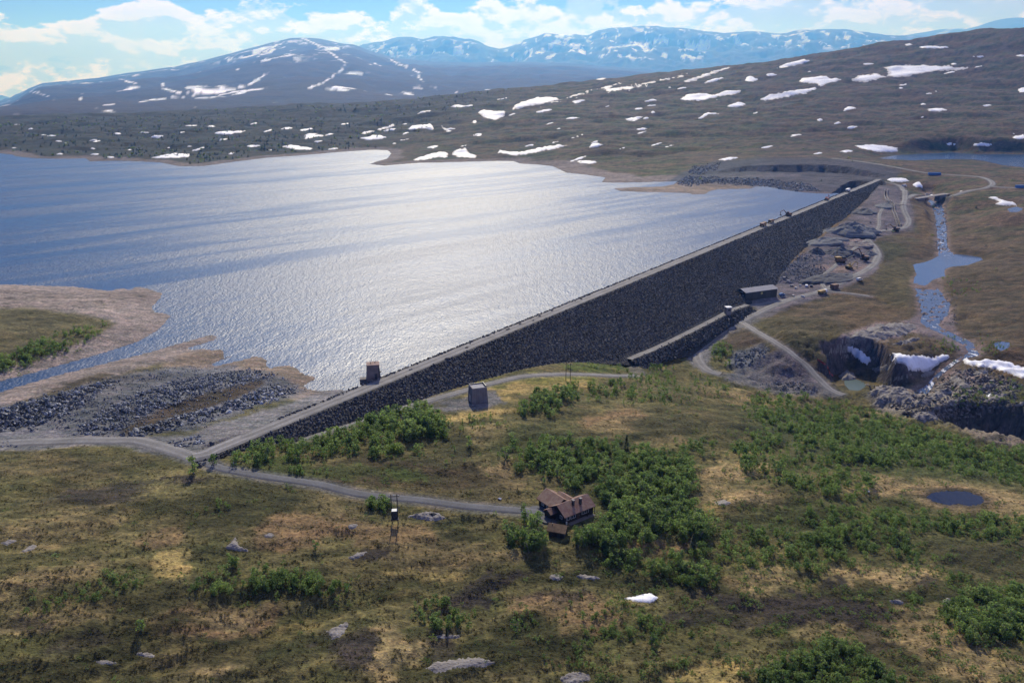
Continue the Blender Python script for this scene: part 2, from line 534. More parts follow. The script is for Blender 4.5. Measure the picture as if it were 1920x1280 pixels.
def ground_z(X, Y):
    X = np.asarray(X, float); Y = np.asarray(Y, float)
    fa = np.clip((np.arctan2(X, Y) - AZ0) / (AZ1 - AZ0) * (NA - 1), 0, NA - 1.001)
    fr = np.clip((np.log(np.hypot(X, Y) + 1e-9) - g_lr[0]) / (g_lr[-1] - g_lr[0]) * (NR - 1), 0, NR - 1.001)
    i = fr.astype(int); j = fa.astype(int); u = fr - i; v = fa - j
    return (GZ[i, j] * (1 - u) * (1 - v) + GZ[i + 1, j] * u * (1 - v) + GZ[i, j + 1] * (1 - u) * v + GZ[i + 1, j + 1] * u * v)


def hit(x, y):
    """where the line of sight of photo pixel (x, y) meets the ground -> (N,3)"""
    x = np.atleast_1d(np.asarray(x, float)); y = np.atleast_1d(np.asarray(y, float))
    d = ray(x, y)
    ts = np.exp(np.linspace(math.log(90), math.log(3300), 300))
    lo = np.full(x.shape, ts[0]); hi = np.full(x.shape, ts[-1]); found = np.zeros(x.shape, bool)
    for k in range(1, len(ts)):
        p = d * ts[k]
        below = (p[:, 2] + CAM_H) < ground_z(p[:, 0], p[:, 1])
        new = below & ~found
        lo[new] = ts[k - 1]; hi[new] = ts[k]
        found |= below
    for _ in range(12):
        mid = 0.5 * (lo + hi)
        p = d * mid[:, None]
        b = (p[:, 2] + CAM_H) < ground_z(p[:, 0], p[:, 1])
        hi = np.where(b, mid, hi); lo = np.where(b, lo, mid)
    p = d * hi[:, None]
    p[:, 2] = ground_z(p[:, 0], p[:, 1])
    return p


# ------------------------------------------------------------------ roads: benched into the terrain
ROADS = {  # name: (width m, kind, pixel line)
    'house_road': (4.6, 'asphalt', [(378, 862), (400, 872), (430, 880), (500, 893), (590, 908), (680, 924), (780, 938), (880, 948), (960, 955), (1003, 962), (1022, 972)]),
    'left_road': (7.0, 'gravel', [(-120, 832), (0, 831), (120, 826), (200, 823), (260, 828), (320, 842), (378, 862)]),
    'toe_road': (4.6, 'gravel', [(560, 824), (600, 812), (660, 793), (720, 775), (800, 752), (870, 732), (930, 716), (985, 705), (1050, 701), (1120, 703), (1190, 706)]),
    'berm_road': (4.6, 'gravel', [(1200, 700), (1185, 687), (1178, 677), (1200, 665), (1240, 648), (1290, 624), (1340, 600), (1372, 582), (1400, 573), (1450, 568), (1500, 556)]),
    'yard_road': (6.5, 'gravel', [(1352, 702), (1328, 692), (1309, 675), (1312, 655), (1338, 632), (1375, 610), (1420, 586), (1480, 563), (1540, 545), (1590, 524), (1630, 503), (1646, 480), (1638, 462), (1627, 448),
                                  (1640, 436), (1672, 432), (1696, 428), (1704, 414), (1697, 398), (1694, 382), (1697, 368), (1690, 352), (1662, 341), (1640, 340)]),
    'gorge_road': (5.5, 'gravel', [(1392, 606), (1420, 622), (1450, 640), (1485, 662), (1512, 684), (1535, 710), (1556, 728), (1582, 742)]),
    'loop_road': (6.5, 'gravel', [(1560, 297), (1620, 304), (1680, 314), (1740, 325), (1800, 329), (1842, 333), (1861, 342), (1853, 351), (1820, 358), (1780, 366), (1740, 371), (1700, 373)]),
    'yard_track': (4.0, 'gravel', [(1628, 448), (1603, 466), (1562, 500), (1540, 522), (1546, 541)]),
    'upper_track': (4.0, 'gravel', [(1694, 384), (1668, 381), (1650, 400), (1648, 425), (1640, 436)]),
    'side_track': (4.0, 'gravel', [(1552, 545), (1590, 549), (1630, 557)]),
    'valley_road': (6.0, 'gravel', [(1858, 350), (1890, 352), (1940, 353), (2050, 356)]),
}
road_lines = {}
for nm, (wd, kd, px) in ROADS.items():
    px = np.array(px, float)
    p = hit(px[:, 0], px[:, 1])
    ln = smooth_line(p, 2.5 if np.hypot(p[:, 0], p[:, 1]).mean() < 600 else 6.0)
    zs = ground_z(ln[:, 0], ln[:, 1])
    k = np.ones(9) / 9
    zp = np.concatenate([np.full(4, zs[0]), zs, np.full(4, zs[-1])])
    ln[:, 2] = np.convolve(zp, k, 'valid')
    road_lines[nm] = ln
PADS = [  # flat yards: pixel outline, softness m
    [(985, 955), (1003, 950), (1030, 958), (1040, 972), (1025, 985), (1000, 975)],
    [(1022, 955), (1075, 925), (1125, 955), (1075, 990)],
    [(860, 768), (800, 765), (872, 735), (930, 735), (945, 748), (915, 770)],
    [(1375, 575), (1395, 530), (1460, 530), (1520, 535), (1470, 572)],
]
pad_list = []
for px in PADS:
    px = np.array(px, float)
    p = hit(px[:, 0], px[:, 1])
    pad_list.append(([tuple(q[:2]) for q in p], float(np.median(p[:, 2]))))
for pl, zf in pad_list:
    cx = np.mean([p[0] for p in pl]); cy = np.mean([p[1] for p in pl])
    m = np.hypot(GX - cx, GY - cy) < 60
    sd = poly_sd(GX[m], GY[m], pl)
    k = sstep(-7, -0.5, sd)
    GZ[m] = GZ[m] * (1 - k) + zf * k
road_d = np.full(GX.shape, 1e3)
for nm, ln in road_lines.items():
    wd = ROADS[nm][0]
    c = ln[:, :2].mean(0); R_ = np.hypot(*(ln[:, :2] - c).T).max() + 40
    m = np.hypot(GX - c[0], GY - c[1]) < R_
    d, zz = line_dist(GX[m], GY[m], ln[::2] if len(ln) > 12 else ln, (ln[::2] if len(ln) > 12 else ln)[:, 2])
    e = d - wd * 0.5
    s_, w_ = dam_sw(GX[m], GY[m])
    k = sstep(5.0, 1.2, e)
    k = np.where((w_ < np.interp(s_, TOE[:, 0], TOE[:, 1]) - 1.0) & (w_ > -25) & (s_ > 20) & (s_ < 950), 0, k)
    GZ[m] = GZ[m] * (1 - k) + (zz - 0.10) * k
    road_d[m] = np.minimum(road_d[m], e)
for nm, ln in road_lines.items():
    ln[:, 2] = np.maximum(ln[:, 2], ground_z(ln[:, 0], ln[:, 1]) + 0.02)

# ------------------------------------------------------------------ ground cover map: what grows or lies where
PXg, PYg = project(GX, GY, GZ)
_wx = fbm(GX / 14, GY / 14, 4, 201); _wy = fbm(GX / 14, GY / 14, 4, 301)
_mp = np.clip(240.0 / GR, 0.15, 1.6)                       # photo pixels per metre falls with distance
WXp = PXg + (_wx + .35 * fbm(GX / 3.5, GY / 3.5, 3, 211)) * 46 * _mp; WYp = PYg + (_wy + .35 * fbm(GX / 3.5, GY / 3.5, 3, 311)) * 24 * _mp


def C3(r, g, b):
    return np.array([r, g, b], float)


colr = np.zeros(GX.shape + (3,))


def lay(mask, c, var=None):
    global colr
    m = np.clip(mask, 0, 1)[..., None]
    colr = colr * (1 - m) + np.asarray(c) * m


far = sstep(650, 1100, GR)
ca, sa = math.cos(0.5), math.sin(0.5)
Ug = GX * ca + GY * sa; Vg = -GX * sa + GY * ca
nA = fbm(Ug / 30, Vg / 11, 5, 401, 0.6)
nB = fbm(Ug / 9, Vg / 3.5, 4, 411, 0.6)
nC = fbm(GX / 60 + 5, GY / 40, 4, 421)
OLIVE = C3(.052, .056, .020); TAN = C3(.205, .155, .078); DARK = C3(.031, .033, .013); PEAT = C3(.034, .029, .024)
RUST = C3(.150, .102, .055); YELL = C3(.265, .200, .080); GRAV = C3(.150, .150, .155); SHORE = C3(.200, .168, .150)
BLAST = C3(.085, .095, .108); ROCK = C3(.23, .205, .18); GREEN = C3(.065, .085, .020)
colr[:] = C3(.088, .080, .034)
lay(sstep(-.1, .35, nA) * .8, OLIVE)
lay(sstep(.02, .26, -nA + .3 * nB) * .75, C3(.125, .108, .048))
lay(sstep(.10, .3, nC + .2 * nB) * .7, C3(.098, .080, .040))
lay(sstep(.15, .5, nB) * .5, DARK)
lay(sstep(.2, .55, -nB) * .35, YELL)
# right of the river and below the hill: browner heath
nH = fbm(GX / 90, GY / 26, 5, 431, 0.6); nH2 = fbm(GX / 25, GY / 7, 4, 441, 0.6)
right = sstep(1380, 1480, PXg) * sstep(740, 700, PYg)
lay(right * .8, C3(.078, .066, .040))
lay(right * sstep(0, .4, nH2) * .6, C3(.045, .048, .024))
lay(right * sstep(.1, .45, -nH2) * .5, C3(.125, .092, .052))
# hillside
lay(far, C3(.115, .090, .055))
lay(far * sstep(-.08, .2, nH + .4 * nH2) * .9, C3(.060, .080, .030))
lay(far * sstep(.05, .45, -nH + .4 * nH2) * .6, C3(.125, .085, .062))
lay(far * sstep(.08, .3, nH2) * .7, C3(.024, .026, .017))
# wooded lowland beyond the lake
wood = far * sstep(900, 620, PXg + (PYg - 250) * 2.5) * sstep(315, 300, PYg)
lay(wood * .85, C3(.028, .040, .026))
lay(wood * sstep(.08, .4, nH2 - .3 * nH) * .75, C3(.085, .062, .048))


def brush(x, y, rx, ry, ang, soft=.27):
    a = math.radians(ang)
    m = (np.abs(PXg - x) < (rx + ry) * 1.8 + 40) & (np.abs(PYg - y) < (rx + ry) * 1.8 + 40)
    out = np.zeros(GX.shape)
    dx = WXp[m] - x; dy = WYp[m] - y
    u = (dx * math.cos(a) + dy * math.sin(a)) / rx; v = (-dx * math.sin(a) + dy * math.cos(a)) / ry
    out[m] = sstep(1 + soft, 1 - soft, np.hypot(u, v))
    return out


def pmask(px, soft, warp=1.0):
    xs = [p[0] for p in px]; ys = [p[1] for p in px]
    m = (PXg > min(xs) - 40) & (PXg < max(xs) + 40) & (PYg > min(ys) - 30) & (PYg < max(ys) + 30)
    out = np.zeros(GX.shape)
    out[m] = sstep(-soft, soft, poly_sd(PXg[m] + (WXp[m] - PXg[m]) * warp, PYg[m] + (WYp[m] - PYg[m]) * warp, px))
    return out


BR = [  # colour, x, y, rx, ry, angle, strength
    (RUST, 300, 1005, 60, 18, -8, .6), (RUST, 550, 995, 95, 26, -4, .75), (RUST, 400, 1165, 125, 26, -6, .8), (TAN, 420, 1155, 60, 14, -6, .7), (TAN, 60, 1090, 120, 22, -14, .6),
    (YELL, 325, 1050, 40, 14, -30, .7), (TAN, 725, 1225, 60, 50, -20, .7), (YELL, 500, 1200, 120, 12, -14, .7), (TAN, 100, 1160, 110, 18, -10, .6), (TAN, 425, 1235, 60, 26, -30, .7),
    (RUST, 700, 1000, 90, 20, 2, .65), (TAN, 130, 985, 130, 26, -12, .45), (TAN, 820, 1040, 120, 26, 5, .5), (YELL, 800, 1075, 80, 10, 4, .5),
    (TAN, 1310, 905, 45, 12, -5, .75), (TAN, 1385, 938, 75, 26, 0, .85), (RUST, 1240, 1022, 85, 13, -4, .8), (TAN, 1650, 1082, 100, 24, 4, .8), (TAN, 1710, 1180, 130, 40, 10, .8),
    (TAN, 1835, 1245, 80, 30, 5, .75), (TAN, 1435, 1085, 40, 18, 0, .6), (RUST, 1060, 1145, 100, 26, 8, .7), (YELL, 1335, 1258, 60, 22, -10, .8), (TAN, 1760, 908, 110, 16, 5, .8),
    (TAN, 1890, 950, 60, 24, 20, .85), (TAN, 1660, 912, 50, 14, -5, .8), (TAN, 912, 816, 40, 16, -8, .8), (RUST, 1147, 795, 62, 26, -10, .9), (TAN, 1160, 800, 40, 14, -10, .6),
    (YELL, 897, 776, 75, 10, -6, .9), (YELL, 985, 727, 110, 13, -4, .85), (C3(.13, .13, .03), 1010, 712, 120, 8, -4, .6), (TAN, 925, 885, 36, 12, 0, .8), (TAN, 1370, 882, 65, 17, 0, .8), (RUST, 1270, 928, 22, 16, 30, .8),
    (TAN, 1235, 834, 45, 12, -5, .85), (YELL, 1370, 955, 60, 8, 0, .6), (TAN, 1560, 1180, 60, 20, 0, .5), (RUST, 1330, 1095, 80, 14, 3, .5), (TAN, 1030, 1230, 60, 16, 0, .4),
    (TAN, 1400, 745, 90, 10, 12, .5), (YELL, 1265, 662, 20, 10, -30, .7), (RUST, 1400, 640, 30, 12, 10, .5), (TAN, 960, 900, 30, 14, 20, .5), (YELL, 1095, 905, 24, 8, 0, .5), (YELL, 1130, 975, 16, 8, 0, .8),
    (DARK, 450, 950, 130, 36, -5, .7), (C3(.058, .045, .024), 740, 885, 210, 24, 3, .85), (C3(.045, .045, .02), 800, 855, 80, 16, 3, .6), (C3(.048, .046, .021), 1245, 800, 62, 20, 0, .9), (DARK, 860, 838, 36, 14, 0, .7),
    (DARK, 1010, 818, 55, 18, 0, .8), (DARK, 1450, 962, 110, 22, 2, .7), (C3(.05, .048, .022), 1850, 1045, 100, 40, 4, .85), (DARK, 1720, 1112, 210, 18, 2, .75), (DARK, 1180, 1090, 200, 16, 3, .85),
    (DARK, 1000, 1200, 110, 34, 6, .75), (DARK, 500, 1213, 130, 30, -4, .7), (DARK, 260, 1180, 110, 14, -8, .7), (DARK, 120, 1255, 150, 22, -8, .65), (DARK, 290, 1120, 110, 12, -10, .6), (DARK, 500, 1105, 150, 16, -4, .6),
    (DARK, 890, 1240, 120, 30, -4, .7), (DARK, 1600, 1240, 130, 40, 0, .5), (DARK, 1420, 815, 70, 14, 8, .6), (DARK, 860, 1000, 60, 10, 5, .6), (DARK, 1560, 1000, 120, 30, 0, .45), (DARK, 250, 950, 60, 12, -8, .5),
    (PEAT, 190, 925, 85, 18, -10, .75), (PEAT, 345, 902, 60, 6, -4, .8), (PEAT, 1490, 1140, 190, 24, 5, .9), (PEAT, 1350, 1165, 120, 12, 6, .7), (PEAT, 1640, 1190, 60, 10, 30, .6), (PEAT, 905, 1110, 90, 12, -28, .8),
    (PEAT, 650, 1215, 45, 34, -30, .85), (PEAT, 700, 1040, 40, 10, -10, .8), (PEAT, 820, 1200, 30, 24, -30, .6), (PEAT, 1560, 1085, 30, 6, 0, .8), (PEAT, 1740, 1090, 20, 6, 0, .7), (PEAT, 60, 1170, 40, 10, 0, .6), (PEAT, 1040, 1120, 60, 8, 0, .6),
    (PEAT, 150, 1200, 60, 10, -10, .5),
    (GREEN, 765, 897, 30, 9, 0, 1.), (C3(.05, .07, .018), 640, 880, 160, 12, 5, .5), (GREEN, 1120, 688, 60, 9, 2, .8), (C3(.05, .062, .018), 560, 880, 70, 14, 5, .6), (C3(.075, .075, .02), 1460, 1195, 24, 6, 0, .9),
    (C3(.05, .06, .02), 1100, 840, 200, 34, 5, .5), (C3(.045, .055, .02), 1180, 930, 120, 70, 0, .6), (C3(.045, .058, .02), 1650, 840, 260, 40, 12, .65), (C3(.05, .06, .02), 1650, 980, 240, 40, 0, .45),
    (C3(.06, .06, .025), 1500, 625, 90, 30, 4, .6), (C3(.09, .07, .035), 1640, 590, 60, 30, 0, .6), (C3(.075, .075, .03), 1680, 530, 40, 40, 40, .6), (C3(.03, .035, .018), 1530, 650, 60, 14, 10, .6),
    (C3(.045, .055, .022), 1660, 470, 40, 16, 0, .7), (C3(.12, .09, .045), 1735, 420, 14, 40, 0, .6), (C3(.12, .085, .045), 1900, 680, 40, 26, 20, .6), (C3(.11, .085, .045), 1480, 740, 60, 10, 10, .4),
    (C3(.05, .06, .022), 80, 595, 140, 14, 2, .7), (C3(.13, .098, .05), 20, 640, 60, 14, -5, .6),
]
for c, x, y, rx, ry, an, st in BR:
    lay(brush(x, y, rx * 1.06, ry * 1.12, an) * min(1, st * 1.22), c)
# lake shore: bare draw-down zone
sdl = SDL_CACHE[GX.shape]
s_, w_ = dam_sw(GX, GY)
down = (w_ > -2) & (s_ > 30) & (s_ < 1010)
wid = np.where(GR < 700, 20, 26) * (1 + .6 * fbm(GX / 60, GY / 60, 3, 451)) + np.where(PXg > 960, 22 * sstep(960, 1080, PXg), 0)
shore = sstep(wid + 5, wid - 5, -sdl) * (sdl < 3) * (~down)
nS = fbm(GX / 6, GY / 3, 4, 461)
lay(shore * .95, SHORE)
lay(shore * sstep(.05, .4, nS) * .5, C3(.13, .105, .09))
lay(shore * sstep(2.5, 0., -sdl) * .6, C3(.10, .085, .075))
PM = [  # colour, softness px, strength, outline
    (SHORE, 5, .95, [(-100, 520), (0, 530), (60, 533), (150, 537), (255, 537), (310, 548), (330, 592), (300, 620), (200, 660), (70, 700), (-100, 740), (-100, 690), (0, 690), (60, 680), (120, 655), (180, 625), (220, 608), (200, 600), (130, 588), (60, 578), (-100, 575)]),
    (C3(.088, .078, .04), 4, .9, [(-100, 576), (60, 579), (130, 588), (200, 600), (214, 606), (150, 640), (100, 662), (50, 680), (-100, 685)]),
    (SHORE * .93, 5, .95, [(-80, 770), (0, 735), (100, 706), (280, 662), (410, 626), (420, 655), (380, 670), (330, 676), (260, 690), (150, 722), (0, 765), (-80, 790)]),
    (C3(.16, .125, .10), 4, .9, [(300, 690), (340, 664), (420, 650), (424, 672), (380, 690)]),
    (C3(.17, .135, .11), 4, .95, [(380, 690), (480, 665), (505, 672), (540, 682), (595, 704), (590, 715), (560, 728), (500, 716), (440, 700)]),
    (C3(.098, .104, .112), 6, .95, [(-60, 840), (-60, 770), (60, 755), (160, 720), (300, 690), (440, 688), (520, 705), (570, 730), (540, 745), (470, 765), (380, 800), (220, 822), (100, 822)]),
    (GRAV * .92, 5, .9, [(-60, 850), (-60, 815), (60, 805), (150, 790), (190, 770), (130, 800), (130, 815), (230, 822), (320, 818), (400, 796), (480, 772), (560, 745), (600, 735), (650, 728), (690, 722), (640, 748), (560, 780), (480, 815), (430, 842), (380, 868), (320, 850), (220, 832)]),
    (C3(.125, .122, .122), 6, .6, [(150, 720), (240, 700), (300, 690), (290, 705), (220, 740), (140, 775), (90, 800), (100, 770)]),
    (C3(.045, .032, .022), 4, .9, [(215, 818), (260, 785), (330, 755), (420, 725), (490, 712), (500, 722), (440, 748), (360, 775), (270, 812)]),
    (C3(.05, .042, .025), 4, .8, [(0, 775), (90, 730), (190, 697), (210, 702), (130, 730), (50, 762)]),
    (GRAV * .8, 4, .9, [(800, 768), (830, 758), (880, 738), (930, 730), (945, 752), (900, 770), (850, 770)]),
    (GRAV * .8, 3, .9, [(985, 955), (1003, 948), (1030, 956), (1042, 974), (1025, 985), (1000, 975)]),
    (GRAV * .75, 5, .92, [(1275, 655), (1330, 625), (1370, 600), (1420, 580), (1390, 560), (1400, 532), (1440, 520), (1450, 490), (1490, 460), (1540, 440), (1560, 425), (1600, 400), (1625, 370), (1640, 345), (1690, 350), (1712, 390), (1712, 430), (1650, 445),
                           (1635, 455), (1655, 480), (1640, 512), (1560, 550), (1480, 575), (1400, 612), (1350, 640), (1330, 680), (1300, 690)]),
    (GRAV * .72, 5, .9, [(1365, 700), (1400, 680), (1450, 660), (1480, 655), (1500, 680), (1540, 715), (1590, 740), (1560, 745), (1480, 742), (1410, 725), (1360, 712)]),
    (BLAST * .9, 5, .9, [(1360, 690), (1375, 660), (1430, 645), (1445, 655), (1400, 690), (1390, 700)]),
    (C3(.05, .038, .03), 5, .8, [(1340, 655), (1370, 620), (1400, 618), (1440, 640), (1400, 650), (1365, 660)]),
    (BLAST * .75, 4, .92, [(1250, 340), (1290, 318), (1340, 302), (1440, 296), (1560, 297), (1640, 306), (1690, 322), (1680, 335), (1640, 340), (1560, 362), (1480, 360), (1420, 350), (1350, 352), (1290, 350)]),
    (C3(.20, .16, .13), 3, .9, [(1150, 352), (1250, 344), (1330, 344), (1400, 347), (1410, 354), (1320, 362), (1290, 360), (1200, 358)]),
    (GRAV * .8, 2, .8, [(1330, 328), (1440, 325), (1500, 326), (1500, 330), (1400, 333), (1335, 333)]),
    (BLAST * .8, 5, .85, [(1440, 500), (1480, 480), (1540, 490), (1560, 520), (1500, 530), (1450, 528)]),
    (C3(.19, .155, .125), 4, .85, [(1525, 500), (1570, 495), (1640, 498), (1620, 508), (1560, 512)]),
    (C3(.19, .165, .145), 4, .8, [(1580, 452), (1610, 443), (1620, 455), (1600, 466)]),
    (C3(.105, .078, .035), 4, .9, [(1398, 536), (1450, 500), (1500, 460), (1560, 415), (1600, 390), (1610, 385), (1590, 410), (1530, 450), (1500, 480), (1460, 510), (1450, 525), (1410, 540)]),
    (ROCK * .9, 5, .9, [(1540, 660), (1580, 625), (1640, 606), (1700, 602), (1728, 615), (1690, 630), (1650, 640), (1620, 650), (1560, 666)]),
    (ROCK * .85, 8, .85, [(1620, 740), (1660, 730), (1740, 720), (1790, 690), (1820, 695), (1900, 715), (1900, 740), (1840, 760), (1780, 785), (1700, 780), (1640, 765)]),
    (C3(.15, .14, .13), 5, .9, [(1690, 610), (1760, 560), (1790, 590), (1790, 620), (1830, 650), (1840, 668), (1810, 668), (1770, 640), (1720, 625)]),
    (C3(.05, .055, .025), 8, .8, [(1790, 740), (1850, 720), (1920, 725), (1980, 740), (1980, 780), (1840, 778)]),
    (C3(.17, .14, .12), 6, .8, [(1780, 800), (1850, 800), (1920, 820), (1920, 845), (1850, 826)]),
]
for c, so, st, px in PM:
    lay(pmask(px, so, .55) * st, c)
# tyre-worn road shoulders
lay(sstep(2.2, .3, road_d) * .65, np.array([.12, .117, .112]))
# steep ground shows bare rock
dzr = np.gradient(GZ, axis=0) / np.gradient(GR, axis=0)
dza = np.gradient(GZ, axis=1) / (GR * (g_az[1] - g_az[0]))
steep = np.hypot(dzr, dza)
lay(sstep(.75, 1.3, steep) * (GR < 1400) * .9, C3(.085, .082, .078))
lay(sstep(.7, 1.2, steep) * (GR > 900) * (GR < 1500) * .9, C3(.034, .040, .050))  # far quarry walls: their shade deepened in the rock colour
# river bed stones
m = np.hypot(GX - river_pts[:, 0].mean(), GY - river_pts[:, 1].mean()) < 500
rd, rw = line_dist(GX, GY, river_line[::4], river_line[::4, 3])
lay(sstep(6, 0, rd - rw * .5 + 3 * fbm(GX / 9, GY / 9, 3, 471)) * .85, C3(.185, .155, .135))
# sand rim of the tarn
sdp = poly_sd(GX, GY, PONDS[0][2])
lay(sstep(-9, -3, sdp) * .7, C3(.16, .115, .065))
lay(sstep(-3.2, -1.0, sdp) * .8, C3(.05, .042, .035))
colr *= (1 + .34 * fbm(GX / 3.1, GY / 3.1, 3, 481) + .38 * fbm(GX / 1.1, GY / 1.4, 2, 485) * sstep(900, 300, GR))[..., None]
heathm = sstep(.06, .26, fbm(Ug / 16, Vg / 6, 5, 491, .62)) * sstep(1200, 700, GR) * (shore < .1) * (road_d > 2.5)
dull = (colr[..., 0] < .19) & (colr[..., 0] > colr[..., 2] * 1.3)
k = (heathm * dull * .42)[..., None]
colr = colr * (1 - k) + np.array([.026, .027, .012]) * k
rk_ = (sstep(1380, 1480, PXg) * sstep(740, 700, PYg))[..., None]
colr *= 1 - rk_ * np.array([.10, .20, .12])
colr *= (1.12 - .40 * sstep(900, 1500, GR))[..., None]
vegm = sstep(1.25, 1.6, colr[..., 0] / colr[..., 2])[..., None]
colr *= 1 + vegm * (np.array([1.01, 1.01, .93]) - 1)
colr = np.clip(colr, .008, .6)


# ------------------------------------------------------------------ mesh helpers
def new_obj(name, me, mat=None, parent=None):
    o = bpy.data.objects.new(name, me)
    COL.objects.link(o)
    if mat is not None:
        me.materials.clear(); me.materials.append(mat)
    if parent is not None:
        o.parent = parent
    return o


def grid_mesh(name, X, Y, Z, keep=None, cols=None, smooth=True):
    nr, nc = X.shape
    V = np.stack([X, Y, Z], -1).reshape(-1, 3)
    idx = np.arange(nr * nc).reshape(nr, nc)
    # counter-clockwise from above (rows run outwards, columns left to right)
    Fq = np.stack([idx[:-1, :-1], idx[:-1, 1:], idx[1:, 1:], idx[1:, :-1]], -1).reshape(-1, 4)
    if keep is not None:
        kq = (keep[:-1, :-1] | keep[1:, 1:] | keep[:-1, 1:] | keep[1:, :-1]).reshape(-1)
        Fq = Fq[kq]
        used = np.zeros(len(V), bool); used[Fq.ravel()] = True
        remap = np.cumsum(used) - 1
        V = V[used]; Fq = remap[Fq]
        if cols is not None:
            cols = cols.reshape(-1, 3)[used]
    me = bpy.data.meshes.new(name)
    me.vertices.add(len(V)); me.vertices.foreach_set('co', V.astype(np.float32).ravel())
    me.loops.add(Fq.size); me.loops.foreach_set('vertex_index', Fq.astype(np.int32).ravel())
    me.polygons.add(len(Fq)); me.polygons.foreach_set('loop_start', np.arange(0, Fq.size, 4, dtype=np.int32))
    me.update(calc_edges=True)
    me.polygons.foreach_set('use_smooth', np.full(len(Fq), smooth))
    if cols is not None:
        at_ = me.attributes.new('cover', 'FLOAT_COLOR', 'POINT')
        cc = np.concatenate([cols.reshape(-1, 3), np.ones((len(V), 1))], 1)
        at_.data.foreach_set('color', cc.astype(np.float32).ravel())
    me.update()
    return me


def tag(o, label=None, cat=None, group=None, kind=None):
    if label: o['label'] = label
    if cat: o['category'] = cat
    if group: o['group'] = group
    if kind: o['kind'] = kind
    return o


def empty(name, loc=(0, 0, 0), rz=0.0):
    o = bpy.data.objects.new(name, None)
    COL.objects.link(o)
    o.empty_display_size = 0.5
    o.location = loc; o.rotation_euler = (0, 0, rz)
    return o


def material(name):
    m = bpy.data.materials.new(name)
    m.use_nodes = True
    t = NT(m.node_tree)
    b = m.node_tree.nodes['Principled BSDF']
    return m, t, b


def flat(name, c, rough=.7, var=.25, scale=2.0, metal=0.0, bump=0.0):
    """plain stuff with some mottling"""
    m, t, b = material(name)
    co = t.add('ShaderNodeTexCoord').outputs['Object']
    n = t.noise(co, scale, 5, .6)
    f = t.maprange(n, .25, .75, 1 - var, 1 + var, False)
    mx = t.mix(1.0, (*c, 1), (1, 1, 1), 'MULTIPLY')
    cc = t.add('ShaderNodeCombineColor')
    for i in range(3): t.link(f, cc.inputs[i])
    t.link(cc.outputs[0], mx.node.inputs[7])
    t.link(mx, b.inputs['Base Color'])
    b.inputs['Roughness'].default_value = rough
    b.inputs['Metallic'].default_value = metal
    if bump:
        bp = t.add('ShaderNodeBump'); bp.inputs['Strength'].default_value = bump; bp.inputs['Distance'].default_value = .1
        t.link(n, bp.inputs['Height']); t.link(bp.outputs[0], b.inputs['Normal'])
    return m


# ------------------------------------------------------------------ ground
def cover_material(name, fine, bump_d, scales):
    m, t, b = material(name)
    at_ = t.add('ShaderNodeAttribute', attribute_name='cover')
    co = t.add('ShaderNodeTexCoord').outputs['Object']
    a1 = t.noise(t.mapping(co, (1, 1, .4)), scales[0], 6, .65)
    a2 = t.noise(t.mapping(co, (.6, 1.5, .4), (0, 0, .5)), scales[1], 5, .6)
    a3 = t.noise(t.mapping(co, (.5, 1.4, .4)), scales[1] * .16, 6, .68)
    f = t.math('MULTIPLY', t.maprange(a3, .3, .7, .60, 1.40, False), 1.0)
    f = t.math('MULTIPLY', f, t.maprange(a1, .28, .72, 1 - fine, 1 + fine, False))
    f = t.math('MULTIPLY', f, t.maprange(a2, .3, .7, 1 - fine * .7, 1 + fine * .7, False))
    cc = t.add('ShaderNodeCombineColor')
    t.link(t.math('MULTIPLY', f, t.maprange(a2, .3, .7, .93, 1.08)), cc.inputs[0]); t.link(f, cc.inputs[1])
    t.link(t.math('MULTIPLY', f, t.maprange(a1, .3, .7, 1.08, .9)), cc.inputs[2])
    t.link(t.mix(1.0, at_.outputs['Color'], cc.outputs[0], 'MULTIPLY'), b.inputs['Base Color'])
    b.inputs['Roughness'].default_value = .95
    b.inputs['Specular IOR Level'].default_value = .15
    bp = t.add('ShaderNodeBump'); bp.inputs['Strength'].default_value = .8; bp.inputs['Distance'].default_value = bump_d
    t.link(t.math('ADD', a1, t.math('MULTIPLY', a2, 1.5)), bp.inputs['Height'])
    t.link(bp.outputs[0], b.inputs['Normal'])
    return m


M_ground = cover_material('moorland', .55, .8, (.9, .2))
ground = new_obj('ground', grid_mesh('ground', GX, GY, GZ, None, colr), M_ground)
tag(ground, 'brown and olive moorland around the dam rising to the hillside', kind='structure')

# ------------------------------------------------------------------ water
def water_material(name, deep, rough=(.345, .455), sc=.72, bump=.50, streak=True):
    m, t, b = material(name)
    co = t.add('ShaderNodeTexCoord').outputs['Object']
    b.inputs['Base Color'].default_value = (*deep, 1)
    b.inputs['IOR'].default_value = 1.333
    b.inputs['Specular IOR Level'].default_value = .55 if streak else .5
    w1 = t.noise(t.mapping(co, (1, .62, 1), (0, 0, .25)), sc, 3, .65)
    w2 = t.noise(t.mapping(co, (1, .5, 1), (0, 0, .1)), sc * .3, 3, .6)
    if streak:
        st = t.noise(t.stretch(co, .72, 620, 62), 1.0, 5, .62, 1.0)
        st2 = t.noise(t.stretch(co, .72, 130, 19), 1.0, 4, .6, .5)
        sm = t.math('ADD', t.math('MULTIPLY', st, .65), t.math('MULTIPLY', st2, .35))
        rg = t.maprange(sm, .40, .60, rough[0], rough[1], True)
        t.link(rg, b.inputs['Roughness'])
        bs = t.maprange(sm, .36, .64, bump * .5, bump * 1.25)
    else:
        b.inputs['Roughness'].default_value = rough[0]
        bs = bump
    bp = t.add('ShaderNodeBump'); bp.inputs['Distance'].default_value = .9
    t.put(bp.inputs['Strength'], bs)
    t.link(t.math('ADD', w1, t.math('MULTIPLY', w2, 1.1)), bp.inputs['Height'])
    t.link(bp.outputs[0], b.inputs['Normal'])
    return m


